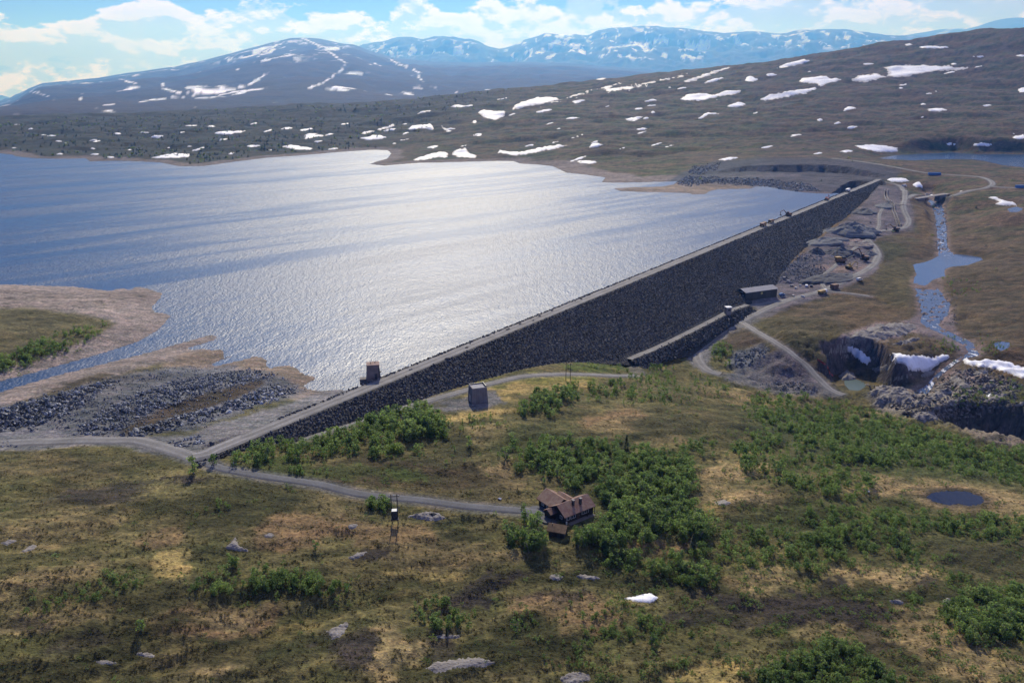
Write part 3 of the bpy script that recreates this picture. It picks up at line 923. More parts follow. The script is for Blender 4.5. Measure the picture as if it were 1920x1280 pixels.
M_lake = water_material('lake_water', (.008, .042, .115))
WR, WA = 240, 300
la_ = np.linspace(AZ0, AZ1, WA); lr_ = np.linspace(math.log(200), math.log(2300), WR)
LA, LR = np.meshgrid(la_, lr_)
LX = np.exp(LR) * np.sin(LA); LY = np.exp(LR) * np.cos(LA)
lk = poly_sd(LX, LY, lake_poly)
lake = new_obj('lake', grid_mesh('lake', LX, LY, np.zeros_like(LX), lk > -1.5), M_lake)
tag(lake, 'wide wind-streaked blue reservoir glittering towards the sun', kind='structure')
M_pond = water_material('pond_water', (.004, .009, .024), (.10, .2), .6, .08, False)
M_pond.node_tree.nodes['Principled BSDF'].inputs['Specular IOR Level'].default_value = .3
M_blue_w = water_material('upland_water', (.018, .055, .13), (.2, .3), .6, .12, False)
M_green = water_material('silty_water', (.085, .115, .090), (.25, .3), .6, .1, False)
for nm, lv, pl in PONDS:
    me = bpy.data.meshes.new(nm)
    c = np.mean(pl, 0)
    pl2 = [(c[0] + (p[0] - c[0]) * 1.03, c[1] + (p[1] - c[1]) * 1.03) for p in pl]
    sl = smooth_line(pl2 + [pl2[0]], 2.0)[:-1]
    if poly_sd(np.array([c[0]]), np.array([c[1]]), pl)[0] > -1e9:
        ar = sum(sl[i][0] * sl[(i + 1) % len(sl)][1] - sl[(i + 1) % len(sl)][0] * sl[i][1] for i in range(len(sl)))
        if ar < 0: sl = sl[::-1]
    me.from_pydata([(p[0], p[1], lv) for p in sl], [], [list(range(len(sl)))])
    tag(new_obj(nm, me, M_green if nm == 'settling_pool' else (M_pond if nm == 'tarn' else M_blue_w)), kind='structure')

# river with rapids
m_, t_, b_ = material('river_water')
co = t_.add('ShaderNodeTexCoord').outputs['Object']
nn = t_.noise(t_.mapping(co, (1, .6, 1)), .35, 6, .65)
fo = t_.add('ShaderNodeAttribute', attribute_name='foam')
ff = t_.maprange(t_.math('ADD', nn, t_.math('MULTIPLY', fo.outputs['Fac'], .34)), .66, .76, 0, 1)
t_.link(t_.mix(ff, (.014, .036, .075), (.62, .64, .66)), b_.inputs['Base Color'])
t_.link(t_.maprange(ff, 0, 1, .22, .8), b_.inputs['Roughness'])
bp = t_.add('ShaderNodeBump'); bp.inputs['Strength'].default_value = .6; bp.inputs['Distance'].default_value = .4
t_.link(nn, bp.inputs['Height']); t_.link(bp.outputs[0], b_.inputs['Normal'])
M_river = m_


def strip_mesh(name, ln, widths, lift, nw=3, jit=0.0, crown=0.0, follow=True, skirt=0.0):
    ln = np.asarray(ln)
    tn = np.gradient(ln[:, :2], axis=0); tn /= np.linalg.norm(tn, axis=1)[:, None] + 1e-9
    nr = np.stack([tn[:, 1], -tn[:, 0]], 1)
    us = np.linspace(-.5, .5, nw)
    wv = np.broadcast_to(np.asarray(widths, float), (len(ln),))
    js = np.ones((len(ln), nw))
    if jit:
        js += jit * np.stack([fbm(ln[:, 0] / 6, ln[:, 1] / 6, 3, 500 + k) for k in range(nw)], 1)
    X = ln[:, 0:1] + nr[:, 0:1] * wv[:, None] * us * js
    Y = ln[:, 1:2] + nr[:, 1:2] * wv[:, None] * us * js
    Z = np.repeat(ln[:, 2:3], nw, 1) + lift + crown * (1 - (2 * us) ** 2)
    if follow:
        Z = np.maximum(Z, ground_z(X, Y) + lift * .8)
    if skirt:
        Z[:, 0] -= skirt; Z[:, -1] -= skirt
    return grid_mesh(name, X[:, ::1], Y, Z)


rl = river_line
me = strip_mesh('river', rl, rl[:, 3] * 1.3, 0.0, 7, .35, follow=False)
slope = np.abs(np.gradient(rl[:, 2])) / (np.hypot(np.gradient(rl[:, 0]), np.gradient(rl[:, 1])) + 1e-6)
slope = np.convolve(np.pad(slope, 3, 'edge'), np.ones(7) / 7, 'valid')
foam = np.repeat(np.clip(slope * 7.5, 0, .48)[:, None], 7, 1).astype(np.float32)
at_ = me.attributes.new('foam', 'FLOAT', 'POINT'); at_.data.foreach_set('value', foam.ravel())
tag(new_obj('river', me, M_river), 'stony river running with white rapids down to the waterfall', kind='structure')


# ------------------------------------------------------------------ roads
def road_material(name, c, rut=.25):
    m, t, b = material(name)
    at_ = t.add('ShaderNodeAttribute', attribute_name='across')
    co = t.add('ShaderNodeTexCoord').outputs['Object']
    n = t.noise(co, 1.3, 6, .65); n2 = t.noise(co, .12, 4, .6)
    u = t.math('ABSOLUTE', t.math('SUBTRACT', t.math('ABSOLUTE', at_.outputs['Fac']), .22))
    tr = t.maprange(u, .02, .14, 1 + rut, 1 - rut * .6)
    f = t.math('MULTIPLY', t.math('MULTIPLY', tr, t.maprange(n, .3, .7, .82, 1.18)), t.maprange(n2, .3, .7, .8, 1.2))
    cc = t.add('ShaderNodeCombineColor')
    for i in range(3): t.link(f, cc.inputs[i])
    mx = t.mix(1.0, (*c, 1), (1, 1, 1), 'MULTIPLY')
    t.link(cc.outputs[0], mx.node.inputs[7]); t.link(mx, b.inputs['Base Color'])
    b.inputs['Roughness'].default_value = .9
    return m


M_asph = road_material('worn_asphalt', (.082, .085, .092), .06)
M_grav = road_material('gravel_road', (.142, .138, .132), .2)


def add_across(me, n, nw):
    a = me.attributes.new('across', 'FLOAT', 'POINT')
    a.data.foreach_set('value', np.tile(np.linspace(-.5, .5, nw), n).astype(np.float32))


for nm, ln in road_lines.items():
    wd, kd, _ = ROADS[nm]
    if nm == 'berm_road':                       # its dam stretch is built with the embankment
        ln = smooth_line(hit(*np.array([(1366, 584), (1385, 577), (1420, 571), (1460, 565), (1500, 556)], float).T), 2.5)
    d0 = np.hypot(ln[:, 0], ln[:, 1]).mean()
    me = strip_mesh(nm, ln, wd, 0.06 + d0 * .00022, 7, .13, .06, skirt=.45)
    add_across(me, len(ln), 7)
    tag(new_obj(nm, me, M_asph if kd == 'asphalt' else M_grav), kind='structure')
# turning place by the lodge
p = hit(*np.array([(990, 953), (1005, 948), (1030, 957), (1040, 970), (1030, 983), (1012, 978), (998, 968)], float).T)
sl = smooth_line(np.vstack([p, p[:1]]), 1.5)[:-1]
me = bpy.data.meshes.new('turning_place')
sl = sl[::-1] if sum(sl[i][0] * sl[(i + 1) % len(sl)][1] - sl[(i + 1) % len(sl)][0] * sl[i][1] for i in range(len(sl))) < 0 else sl
zc = float(ground_z(sl[:, 0], sl[:, 1]).max()) + .09
me.from_pydata([(q[0], q[1], zc) for q in sl], [], [list(range(len(sl)))])
tag(new_obj('turning_place', me, M_asph), kind='structure')

# ------------------------------------------------------------------ far mountains
def skyline(pts):
    pts = np.array(pts, float)
    d = ray(pts[:, 0], pts[:, 1])
    return np.arctan2(d[:, 0], d[:, 1]), d[:, 2] / np.hypot(d[:, 0], d[:, 1])


def mountain(name, label, pts, r_in, r_top, r_out, z_in, noise_amp, na, nr, seed, snow, streaks=(), sharp=1.5, base=(.034, .029, .027)):
    KM = 2.1
    r_in, r_top, r_out = r_in * (KM if r_in > 5000 else .92), r_top * KM, r_out * KM; noise_amp *= KM
    a, e = skyline(pts)
    azs = np.linspace(a[0], a[-1], na)
    el_ = np.interp(azs, a, e)
    kk = np.hanning(7); kk /= kk.sum()
    el_ = np.convolve(np.pad(el_, 3, 'edge'), kk, 'valid')
    rr = np.concatenate([np.linspace(r_in, r_top, nr), np.linspace(r_top, r_out, nr // 4)[1:]])
    A, Rr = np.meshgrid(azs, rr)
    X = Rr * np.sin(A); Y = Rr * np.cos(A)
    ztop = CAM_H + r_top * el_
    t = np.clip((Rr - r_in) / (r_top - r_in), 0, 1)
    tb = np.clip((Rr - r_top) / (r_out - r_top), 0, 1)
    t = np.clip(t + .10 * fbm(X / 3150, Y / 3150, 4, seed) * t * (1 - t) * 4, 0, 1)
    shape = t ** sharp
    rid = fbm(X / 3570, Y / 3570, 5, seed + 5, .55)
    rid2 = 1 - np.abs(fbm(X / 1365, Y / 1890, 5, seed + 9, .55)) * 2.2
    Z = z_in + (ztop[None] - z_in) * shape
    amp = noise_amp * np.sqrt(np.clip(shape, 0, 1)) * (1 - .88 * np.exp(-((Rr - r_top) / ((r_top - r_in) * .09)) ** 2))
    Z = Z + amp * (.6 * rid + .5 * (rid2 - .5))
    # nothing in front may rise over the surveyed skyline
    lim = CAM_H + Rr * (el_[None] - .0015 - .004 * (1 - t))
    Z = np.where(Rr < r_top * .985, np.minimum(Z, lim), Z)
    Z = np.where(tb > 0, Z - tb * np.maximum(100, (ztop - z_in)[None]) * .9, Z)
    # ground cover: brown heath, grey rock high up, snow in gullies and hollows
    c = np.zeros(X.shape + (3,)); c[:] = base
    hf = np.clip((Z - z_in) / (ztop.max() - z_in), 0, 1)
    nn = fbm(X / 882, Y / 882, 5, seed + 13, .6)
    k = sstep(-.1, .35, nn)[..., None] * .7
    c = c * (1 - k) + np.array([.026, .028, .024]) * k
    k = (sstep(.55, .95, hf) * .7)[..., None]
    c = c * (1 - k) + np.array([.062, .060, .060]) * k
    px, py = project(X, Y, Z)
    sn = np.zeros(X.shape)
    n3 = fbm(X / 399, Y / 1260, 5, seed + 17, .6)
    n4 = fbm(X / 1260, Y / 1260, 4, seed + 21, .6)
    n5 = fbm(X / 230, Y / 380, 4, seed + 27, .6)
    for (x0, x1, y0, y1, amt) in snow:
        wgt = sstep(x0 - 30, x0 + 30, px) * sstep(x1 + 30, x1 - 30, px) * sstep(y0 - 8, y0 + 8, py) * sstep(y1 + 8, y1 - 8, py)
        sn = np.maximum(sn, wgt * sstep(.52 - amt, .60 - amt, n3 * .75 + n4 * .35 + .55 * n5 + .15 * (1 - rid2)))
    for ln, wpx in streaks:
        d, _ = line_dist(px + 4 * n3, py + 2 * n3, np.array(ln, float))
        sn = np.maximum(sn, sstep(wpx * .75 + .7, wpx * .75 - .4, d + 3.2 * np.abs(n5) * wpx * .5) * sstep(-.42, -.2, n5))
    c = c * (1 - sn[..., None]) + np.array([.82, .84, .88]) * sn[..., None]
    Z = Z + sn * 2
    return tag(new_obj(name, grid_mesh(name, X, Y, Z, None, c), M_mount), label, kind='structure')


M_mount = cover_material('mountain_heath', .22, 25.0, (.006, .0015))
mountain('mountain', 'broad blue mountain with snow gullies beyond the lake',
         [(-420, 215), (-100, 205), (0, 192), (30, 183), (50, 170), (75, 157), (130, 152), (190, 146), (230, 139), (330, 125), (400, 109), (450, 96), (480, 88), (520, 78), (545, 72), (590, 71.5), (620, 77), (640, 82), (665, 84), (690, 95),
          (740, 108), (800, 116), (900, 118), (1000, 116), (1100, 122), (1250, 135), (1500, 150), (2300, 160)],
         3300, 8600, 10500, 14, 120, 520, 130, 611,
         [(0, 1100, 165, 232, .17), (0, 760, 110, 200, .15), (400, 560, 75, 118, .30), (560, 700, 72, 100, .26), (230, 330, 140, 170, .12)],
         [([(568, 72), (598, 86), (622, 100), (630, 108), (648, 118), (640, 132), (622, 144), (604, 157), (580, 165)], 1.7),
          ([(734, 113), (752, 122), (775, 131), (788, 138), (786, 146), (792, 152)], 2.0),
          ([(305, 158), (310, 168), (345, 176), (380, 168), (350, 165), (400, 160), (440, 168), (470, 158), (502, 137)], 2.4),
          ([(430, 112), (470, 106), (500, 95), (520, 84)], 1.8), ([(235, 152), (258, 158)], 1.8), ([(620, 90), (650, 90)], 1.5), ([(195, 198), (215, 196)], 1.2), ([(0, 221), (40, 218)], 1.3), ([(60, 172), (85, 178), (100, 186)], 1.4),
          ([(262, 191), (296, 189)], 1.0), ([(180, 211), (208, 208)], 1.2), ([(150, 186), (158, 170)], 1.2), ([(530, 178), (570, 176)], 1.1)], 1.35)
mountain('mountain', 'snow-streaked jagged blue mountain range behind the hillside',
         [(560, 130), (640, 100), (680, 84), (700, 80), (720, 78), (745, 71), (770, 70), (790, 75), (812, 70), (830, 68), (850, 71), (868, 75), (880, 74), (900, 80), (915, 88), (940, 92), (960, 86), (985, 74), (1005, 68), (1022, 60), (1040, 64), (1055, 66),
          (1075, 63), (1100, 67), (1120, 58), (1150, 52), (1190, 50), (1230, 49), (1262, 52), (1300, 57), (1330, 61), (1360, 64), (1390, 60), (1415, 59), (1440, 63), (1465, 64), (1500, 58), (1540, 56), (1590, 56), (1630, 63), (1680, 68), (1720, 66), (1800, 75), (2300, 90)],
         9000, 12500, 14200, 60, 300, 560, 90, 711,
         [(690, 900, 72, 105, .34), (940, 1330, 50, 112, .34), (1330, 1700, 58, 90, .34), (560, 960, 100, 140, .10)], [([(1130, 92), (1160, 88), (1200, 84)], 1.6)], 1.1)
mountain('mountain', 'pale distant blue mountain at the right skyline',
         [(-420, 215), (-80, 200), (0, 178), (18, 184), (60, 200), (300, 190), (900, 150), (1500, 85), (1680, 70), (1740, 60), (1780, 53), (1800, 54), (1830, 52), (1860, 40), (1890, 34), (1920, 33), (2000, 42), (2300, 80)],
         13500, 16500, 17500, 60, 160, 300, 40, 811, [(1400, 1920, 30, 90, .12)], (), 1.0)

# ------------------------------------------------------------------ haze
mh = bpy.data.materials.new('air'); mh.use_nodes = True
mh.node_tree.nodes.clear()
th = NT(mh.node_tree)
pv = th.add('ShaderNodeVolumePrincipled')
pv.inputs['Color'].default_value = (.10, .34, 1.0, 1)
pv.inputs['Absorption Color'].default_value = (1, 1, 1, 1)      # clear air scatters, it does not absorb
pv.inputs['Density'].default_value = HAZE
pv.inputs['Anisotropy'].default_value = .5
oh = th.add('ShaderNodeOutputMaterial')
th.link(pv.outputs[0], oh.inputs['Volume'])
bm = bmesh.new(); bmesh.ops.create_cube(bm, size=1)
me = bpy.data.meshes.new('haze'); bm.to_mesh(me); bm.free()
hz = new_obj('haze', me, mh)
zt = 2700.0; zb = -2400.0
hz.scale = (70000, 44000, zt - zb); hz.location = (0, 18500, (zt + zb) / 2)
tag(hz, 'pale blue summer haze in front of the far mountains', kind='stuff')

# ------------------------------------------------------------------ the dam
def surf_z(X, Y):
    """ground or embankment, whichever is on top"""
    X = np.asarray(X, float); Y = np.asarray(Y, float)
    g = ground_z(X, Y)
    s, wd = dam_sw(X, Y)
    toe = np.interp(s, TOE[:, 0], TOE[:, 1]) + 3
    z = np.where(wd > 0, dam_face(wd), CREST - np.maximum(0, -wd - HALF) / 1.4)
    ok = (s > -15) & (s < 980) & (wd < toe) & (wd > -22)
    return np.where(ok, np.maximum(g, z), g)


def hit_s(x, y):
    x = np.atleast_1d(np.asarray(x, float)); y = np.atleast_1d(np.asarray(y, float))
    d = ray(x, y)
    ts = np.exp(np.linspace(math.log(90), math.log(3300), 700))
    out = np.zeros(x.shape + (3,)); found = np.zeros(x.shape, bool)
    for k in range(1, len(ts)):
        p = d * ts[k]
        b = ((p[:, 2] + CAM_H) < surf_z(p[:, 0], p[:, 1])) & ~found
        q = d * (.5 * (ts[k] + ts[k - 1]))
        out[b] = q[b]; found |= b
    out[:, 2] = surf_z(out[:, 0], out[:, 1])
    return out


m_, t_, b_ = material('embankment_rockfill')
co = t_.add('ShaderNodeTexCoord').outputs['Object']
vr = t_.add('ShaderNodeTexVoronoi'); vr.inputs['Scale'].default_value = .75; t_.link(co, vr.inputs['Vector'])
n_ = t_.noise(co, .05, 4, .6)
t_.link(t_.mix(t_.maprange(n_, .3, .7, 0, 1), (.014, .015, .018), (.026, .026, .028)), b_.inputs['Base Color'])
b_.inputs['Roughness'].default_value = .95
bp = t_.add('ShaderNodeBump'); bp.inputs['Strength'].default_value = .9; bp.inputs['Distance'].default_value = .5
t_.link(vr.outputs['Distance'], bp.inputs['Height']); t_.link(bp.outputs[0], b_.inputs['Normal'])
M_fill = m_

dam = empty('rockfill_dam', (float(dam_a[0]), float(dam_a[1]), 0))
tag(dam, 'long dark rockfill dam with a gravel crest holding back the lake', 'dam')
ss = np.linspace(-4, 982, 251)
prof_up = np.array([-HALF - 31, -HALF - 12, -HALF - 4, -HALF])
rows = []
for s in ss:
    toe = np.interp(s, TOE[:, 0], TOE[:, 1]) + 4.0
    wf = np.linspace(HALF, max(toe, HALF + 1.0), 9)
    ws = np.concatenate([prof_up if s > 60 else np.array([-HALF - 5, -HALF - 3, -HALF - 1.5, -HALF]), wf])
    x, y = dam_pt(s, ws)
    z = np.where(ws > 0, dam_face(ws), CREST - np.maximum(0, -ws - HALF) / 1.4)
    endk = sstep(-5, 6, s) * sstep(984, 965, s)
    z = z - 0.25 * (1 - endk)
    rows.append(np.stack([x - dam_a[0], y - dam_a[1], z], -1))
G = np.array(rows)
emb = new_obj('embankment', grid_mesh('embankment', G[..., 0], G[..., 1], G[..., 2], None, None, False), M_fill, dam)
# crest road
ln = np.array([[*dam_pt(s, -.2), CREST + .06] for s in np.linspace(-3, 984, 260)])
ent = hit([352], [858])[0]
M_crest = road_material('crest_gravel', (.150, .145, .140), .28)
me = strip_mesh('crest_road', ln, 2 * HALF - 1.0, .03, 7, .05, .05, follow=False); add_across(me, len(ln), 7)
tag(new_obj('crest_road', me, M_crest), kind='structure')
ln2 = smooth_line(np.vstack([hit([362], [860])[0], (hit([388], [855])[0] + ln[0]) / 2, ln[1], ln[4]]), 2.0)
ln2[:, 2] = np.maximum(ln2[:, 2], surf_z(ln2[:, 0], ln2[:, 1])) + .12
me = strip_mesh('crest_access', ln2, 7.0, .08, 7, .05, .05, skirt=.6); add_across(me, len(ln2), 7)
tag(new_obj('crest_access', me, M_crest), kind='structure')
# bench for the berm road on the lower face
bl = smooth_line(hit_s(*np.array(ROADS['berm_road'][2][1:9], float).T), 2.5)
s_, w_ = dam_sw(bl[:, 0], bl[:, 1])
on = w_ < np.interp(s_, TOE[:, 0], TOE[:, 1]) + 2
if on.sum() > 4:
    seg = bl[on].copy()
    seg[:, 2] = surf_z(seg[:, 0], seg[:, 1]) + .7
    k5 = np.ones(7) / 7
    seg[:, 2] = np.convolve(np.pad(seg[:, 2], 3, 'edge'), k5, 'valid')
    tn = np.gradient(seg[:, :2], axis=0); tn /= np.linalg.norm(tn, axis=1)[:, None]
    nr = np.stack([tn[:, 1], -tn[:, 0]], 1)
    offs = np.array([-6.5, -2.9, 2.9, 8.5]); zo = np.array([-2.5, 0, 0, -4.2])
    X = seg[:, 0:1] + nr[:, 0:1] * offs - dam_a[0]; Y = seg[:, 1:2] + nr[:, 1:2] * offs - dam_a[1]
    new_obj('berm', grid_mesh('berm', X, Y, seg[:, 2:3] + zo, None, None, False), M_fill, dam)
    me = strip_mesh('berm_road', seg, 4.8, .1, 7, .06, .06, follow=False); add_across(me, len(seg), 7)
    tag(new_obj('berm_road', me, M_grav), kind='structure')


# ------------------------------------------------------------------ rock shapes
def rock_mesh(name, seed, flatz=.7, n=15):
    r = random.Random(seed)
    bm = bmesh.new()
    for i in range(n):
        z = r.uniform(-1, 1); a = r.uniform(0, 2 * math.pi); q = math.sqrt(1 - z * z); k = r.uniform(.72, 1.08)
        bm.verts.new((q * math.cos(a) * k, q * math.sin(a) * k * .8, z * k * flatz))
    bmesh.ops.convex_hull(bm, input=bm.verts)
    for v in [v for v in bm.verts if not v.link_faces]:
        bm.verts.remove(v)
    me = bpy.data.meshes.new(name); bm.to_mesh(me); bm.free()
    return me


def rock_material(name, a, b, c):
    m, t, bs = material(name)
    oi = t.add('ShaderNodeObjectInfo')
    co = t.add('ShaderNodeTexCoord').outputs['Object']
    n = t.noise(co, 1.6, 5, .65)
    colx = t.ramp(oi.outputs['Random'], [(0, a), (.55, b), (1, c)])
    band = t.noise(t.mapping(oi.outputs['Location'], (.6, .6, 3.0)), .035, 5, .65)
    f = t.math('MULTIPLY', t.maprange(n, .3, .7, .7, 1.3, False), t.maprange(band, .32, .68, .55, 1.5, False))
    cc = t.add('ShaderNodeCombineColor')
    for i in range(3): t.link(f, cc.inputs[i])
    t.link(t.mix(1.0, colx, cc.outputs[0], 'MULTIPLY'), bs.inputs['Base Color'])
    bs.inputs['Roughness'].default_value = .85
    bp = t.add('ShaderNodeBump'); bp.inputs['Strength'].default_value = .6; bp.inputs['Distance'].default_value = .15
    t.link(n, bp.inputs['Height']); t.link(bp.outputs[0], bs.inputs['Normal'])
    return m


M_dark = rock_material('dam_rock', (.018, .019, .023), (.036, .037, .042), (.110, .108, .108))
M_blue = rock_material('blasted_rock', (.056, .062, .070), (.118, .128, .138), (.34, .35, .35))
M_pale = rock_material('weathered_rock', (.23, .21, .19), (.28, .255, .23), (.34, .31, .28))
RM = [rock_mesh('rock_shape', 900 + i) for i in range(6)]


def scatter(name, pts, sca, rot, protos, parent=None, idx=None):
    """one mass of alike pieces nobody would count: points carry size and turn, the pieces are set on them"""
    n = len(pts)
    me = bpy.data.meshes.new(name)
    me.vertices.add(n); me.vertices.foreach_set('co', np.asarray(pts, np.float32).ravel())
    for nm, typ, val in (('sca', 'FLOAT_VECTOR', sca), ('rot', 'FLOAT_VECTOR', rot)):
        a = me.attributes.new(nm, typ, 'POINT'); a.data.foreach_set('vector', np.asarray(val, np.float32).ravel())
    a = me.attributes.new('pick', 'INT', 'POINT')
    a.data.foreach_set('value', (rng.integers(0, len(protos), n) if idx is None else idx).astype(np.int32))
    me.update()
    o = new_obj(name, me, None, parent)
    ng = bpy.data.node_groups.new(name + '_set', 'GeometryNodeTree')
    ng.interface.new_socket('Geometry', in_out='INPUT', socket_type='NodeSocketGeometry')
    ng.interface.new_socket('Geometry', in_out='OUTPUT', socket_type='NodeSocketGeometry')
    N, L = ng.nodes, ng.links
    gi = N.new('NodeGroupInput'); go = N.new('NodeGroupOutput')
    ip = N.new('GeometryNodeInstanceOnPoints')
    jn = N.new('GeometryNodeJoinGeometry')
    for p in reversed(protos):
        oi = N.new('GeometryNodeObjectInfo'); oi.inputs['Object'].default_value = p
        oi.inputs['As Instance'].default_value = True
        oi.transform_space = 'ORIGINAL'
        L.new(oi.outputs['Geometry'], jn.inputs[0])
    L.new(gi.outputs[0], ip.inputs['Points']); L.new(jn.outputs[0], ip.inputs['Instance'])
    ip.inputs['Pick Instance'].default_value = True

    def attr(nm, typ, sock):
        q = N.new('GeometryNodeInputNamedAttribute'); q.data_type = typ; q.inputs['Name'].default_value = nm
        L.new(q.outputs['Attribute'], sock)
    attr('pick', 'INT', ip.inputs['Instance Index'])
    attr('rot', 'FLOAT_VECTOR', ip.inputs['Rotation'])
    attr('sca', 'FLOAT_VECTOR', ip.inputs['Scale'])
    L.new(ip.outputs[0], go.inputs[0])
    md = o.modifiers.new('set', 'NODES'); md.node_group = ng
    o['kind'] = 'stuff'
    return o


# single stones set along the crest
crest_px = [(875, 651), (952, 617), (1012, 592), (1000, 600), (975, 607), (1035, 582), (712, 697), (770, 692), (1090, 560), (1180, 523), (838, 672), (1260, 488)]
crest_stones = []
for i, (x, y) in enumerate(crest_px):
    p = at(x, y, CREST + .3)
    o = new_obj('boulder', RM[i % 6].copy(), M_dark, dam)
    sc_ = random.uniform(.7, 1.1)
    o.location = (p[0] - dam_a[0], p[1] - dam_a[1], CREST + .3); o.scale = (sc_ * 1.5, sc_, sc_ * .8); o.rotation_euler = (0, 0, .95 + random.uniform(-.2, .2))
    crest_stones.append(o)
dam_protos = crest_stones[:6]


def rots(n, tilt=math.pi):
    return np.stack([rng.uniform(-tilt, tilt, n), rng.uniform(-tilt, tilt, n), rng.uniform(0, 2 * math.pi, n)], 1)


# riprap: downstream face, the row of blocks on the water side, the berm shoulder
S_, W_ = [], []
for s0 in np.arange(-10, 975, 1.12):
    toe = np.interp(s0, TOE[:, 0], TOE[:, 1]) + .8
    wv = np.arange(HALF + .3, toe, 1.05 if s0 < 450 else 1.4)
    S_.append(np.full(len(wv), s0)); W_.append(wv)
S_ = np.concatenate(S_); W_ = np.concatenate(W_)
keep = (S_ < 450) | (rng.random(len(S_)) < .75)
S_, W_ = S_[keep], W_[keep]
S_ = S_ + rng.uniform(-.5, .5, len(S_)); W_ = W_ + rng.uniform(-.5, .5, len(W_))
X, Y = dam_pt(S_, W_)
bx = at(1372, 590, -17)                       # keep the tunnel portal and the berm road free
if on.sum() > 4:
    db, _ = line_dist(X, Y, seg[::2])
    ok = db > 3.0
    X, Y, S_, W_ = X[ok], Y[ok], S_[ok], W_[ok]
Z = dam_face(W_) + .05
if on.sum() > 4:
    db, zb_ = line_dist(X, Y, seg[::2], seg[::2, 2])
    Z = np.where((db < 7.5) & (db >= 3.0), np.maximum(Z, zb_ - (db - 2.9) * .72), Z)
n = len(X)
sc_ = rng.uniform(.38, .82, n) * np.where(S_ > 450, 1.2, 1.0)
P_ = np.stack([X - dam_a[0], Y - dam_a[1], Z], 1)
n2 = 2100
s2 = rng.uniform(30, 965, n2); w2 = rng.normal(-HALF - .2, .55, n2)
X2, Y2 = dam_pt(s2, w2)
P2 = np.stack([X2 - dam_a[0], Y2 - dam_a[1], CREST - np.maximum(0, -w2 - HALF) / 1.4 + .15], 1)
n3 = 3600                                      # upstream slope down to the water
s3 = rng.uniform(20, 960, n3); w3 = -HALF - rng.uniform(.5, 15, n3)
X3, Y3 = dam_pt(s3, w3)
P3 = np.stack([X3 - dam_a[0], Y3 - dam_a[1], CREST - np.maximum(0, -w3 - HALF) / 1.4], 1)
okk = surf_z(X3, Y3) < P3[:, 2] + .8
P3 = P3[okk]
PA = np.concatenate([P_, P2, P3]); SA = np.concatenate([sc_, rng.uniform(.5, .85, n2), rng.uniform(.5, 1.0, len(P3))])
SA = SA[:, None] * rng.uniform(.75, 1.25, (len(SA), 3))
if on.sum() > 4:                               # shoulder of the berm
    nb_ = 1500
    ii = rng.integers(0, len(seg) - 1, nb_); oo = rng.uniform(2.8, 9.5, nb_)
    bx_ = seg[ii, :2] + nr[ii] * oo[:, None] + rng.uniform(-1.2, 1.2, (nb_, 2))
    bz_ = np.maximum(seg[ii, 2] - (oo - 2.9) * .75, ground_z(bx_[:, 0], bx_[:, 1]))
    PA = np.concatenate([PA, np.stack([bx_[:, 0] - dam_a[0], bx_[:, 1] - dam_a[1], bz_], 1)])
    SA = np.concatenate([SA, rng.uniform(.5, .95, nb_)[:, None] * rng.uniform(.75, 1.25, (nb_, 3))])
scatter('riprap', PA, SA, rots(len(PA)), dam_protos, dam)

# ------------------------------------------------------------------ spoil tips: blasted rock by the near abutment and elsewhere
ROCKZ = [  # outline, px^2 per rock, size range, heap height
    ([(-40, 815), (-40, 775), (60, 748), (140, 728), (200, 712), (230, 712), (190, 735), (160, 760), (130, 775), (100, 790), (50, 805)], 26, (.55, 1.25), 2.0),
    ([(140, 800), (200, 765), (260, 735), (330, 712), (400, 700), (480, 690), (525, 700), (500, 712), (420, 728), (330, 757), (260, 788), (210, 816), (140, 815)], 26, (.45, 1.0), 1.2),
    ([(225, 815), (270, 800), (340, 778), (400, 765), (450, 745), (490, 728), (540, 722), (560, 735), (520, 750), (440, 772), (360, 795), (290, 815), (240, 820)], 24, (.6, 1.35), 2.2),
    ([(385, 835), (440, 822), (500, 800), (560, 775), (620, 748), (680, 722), (690, 728), (630, 758), (560, 788), (490, 815), (420, 838)], 26, (.5, 1.1), 0.8),
    ([(318, 830), (345, 825), (345, 818), (380, 818), (385, 830), (360, 838), (330, 838)], 30, (.6, 1.2), .6),
    ([(-40, 800), (60, 745), (200, 705), (300, 688), (440, 686), (540, 712), (580, 732), (480, 768), (380, 802), (220, 824), (100, 806)], 60, (.25, .6), .3),
    ([(-40, 835), (-40, 828), (40, 830), (30, 840)], 40, (.5, .9), 0),
    ([(1375, 665), (1400, 655), (1440, 648), (1445, 658), (1410, 685), (1380, 690)], 22, (.5, 1.1), .8),
    ([(1430, 530), (1445, 505), (1480, 490), (1540, 495), (1560, 520), (1520, 532), (1460, 530)], 16, (.5, 1.1), .6),
    ([(1470, 498), (1490, 475), (1545, 478), (1540, 490), (1500, 498)], 14, (.6, 1.2), .8),
    ([(1260, 345), (1290, 330), (1340, 332), (1440, 336), (1520, 345), (1540, 360), (1480, 358), (1420, 349), (1340, 344), (1290, 350)], 7, (.9, 2.0), 1.5),
    ([(1285, 325), (1300, 312), (1350, 306), (1345, 318), (1310, 328)], 7, (.9, 2.0), 1.0),
    ([(1420, 720), (1500, 715), (1540, 735), (1480, 740)], 26, (.4, .9), .4),
    ([(1640, 740), (1740, 735), (1790, 690), (1850, 690), (1920, 720), (1900, 770), (1800, 785), (1700, 780)], 34, (.5, 1.6), .0),
    ([(1620, 720), (1700, 730), (1720, 745), (1640, 742)], 60, (.8, 1.8), .0),
    ([(1720, 540), (1790, 560), (1800, 610), (1740, 610), (1720, 570)], 40, (.4, 1.0), .0),
    ([(1750, 385), (1775, 385), (1780, 470), (1755, 470)], 14, (.5, 1.2), .0),
]
BP, BS, BZ = [], [], []
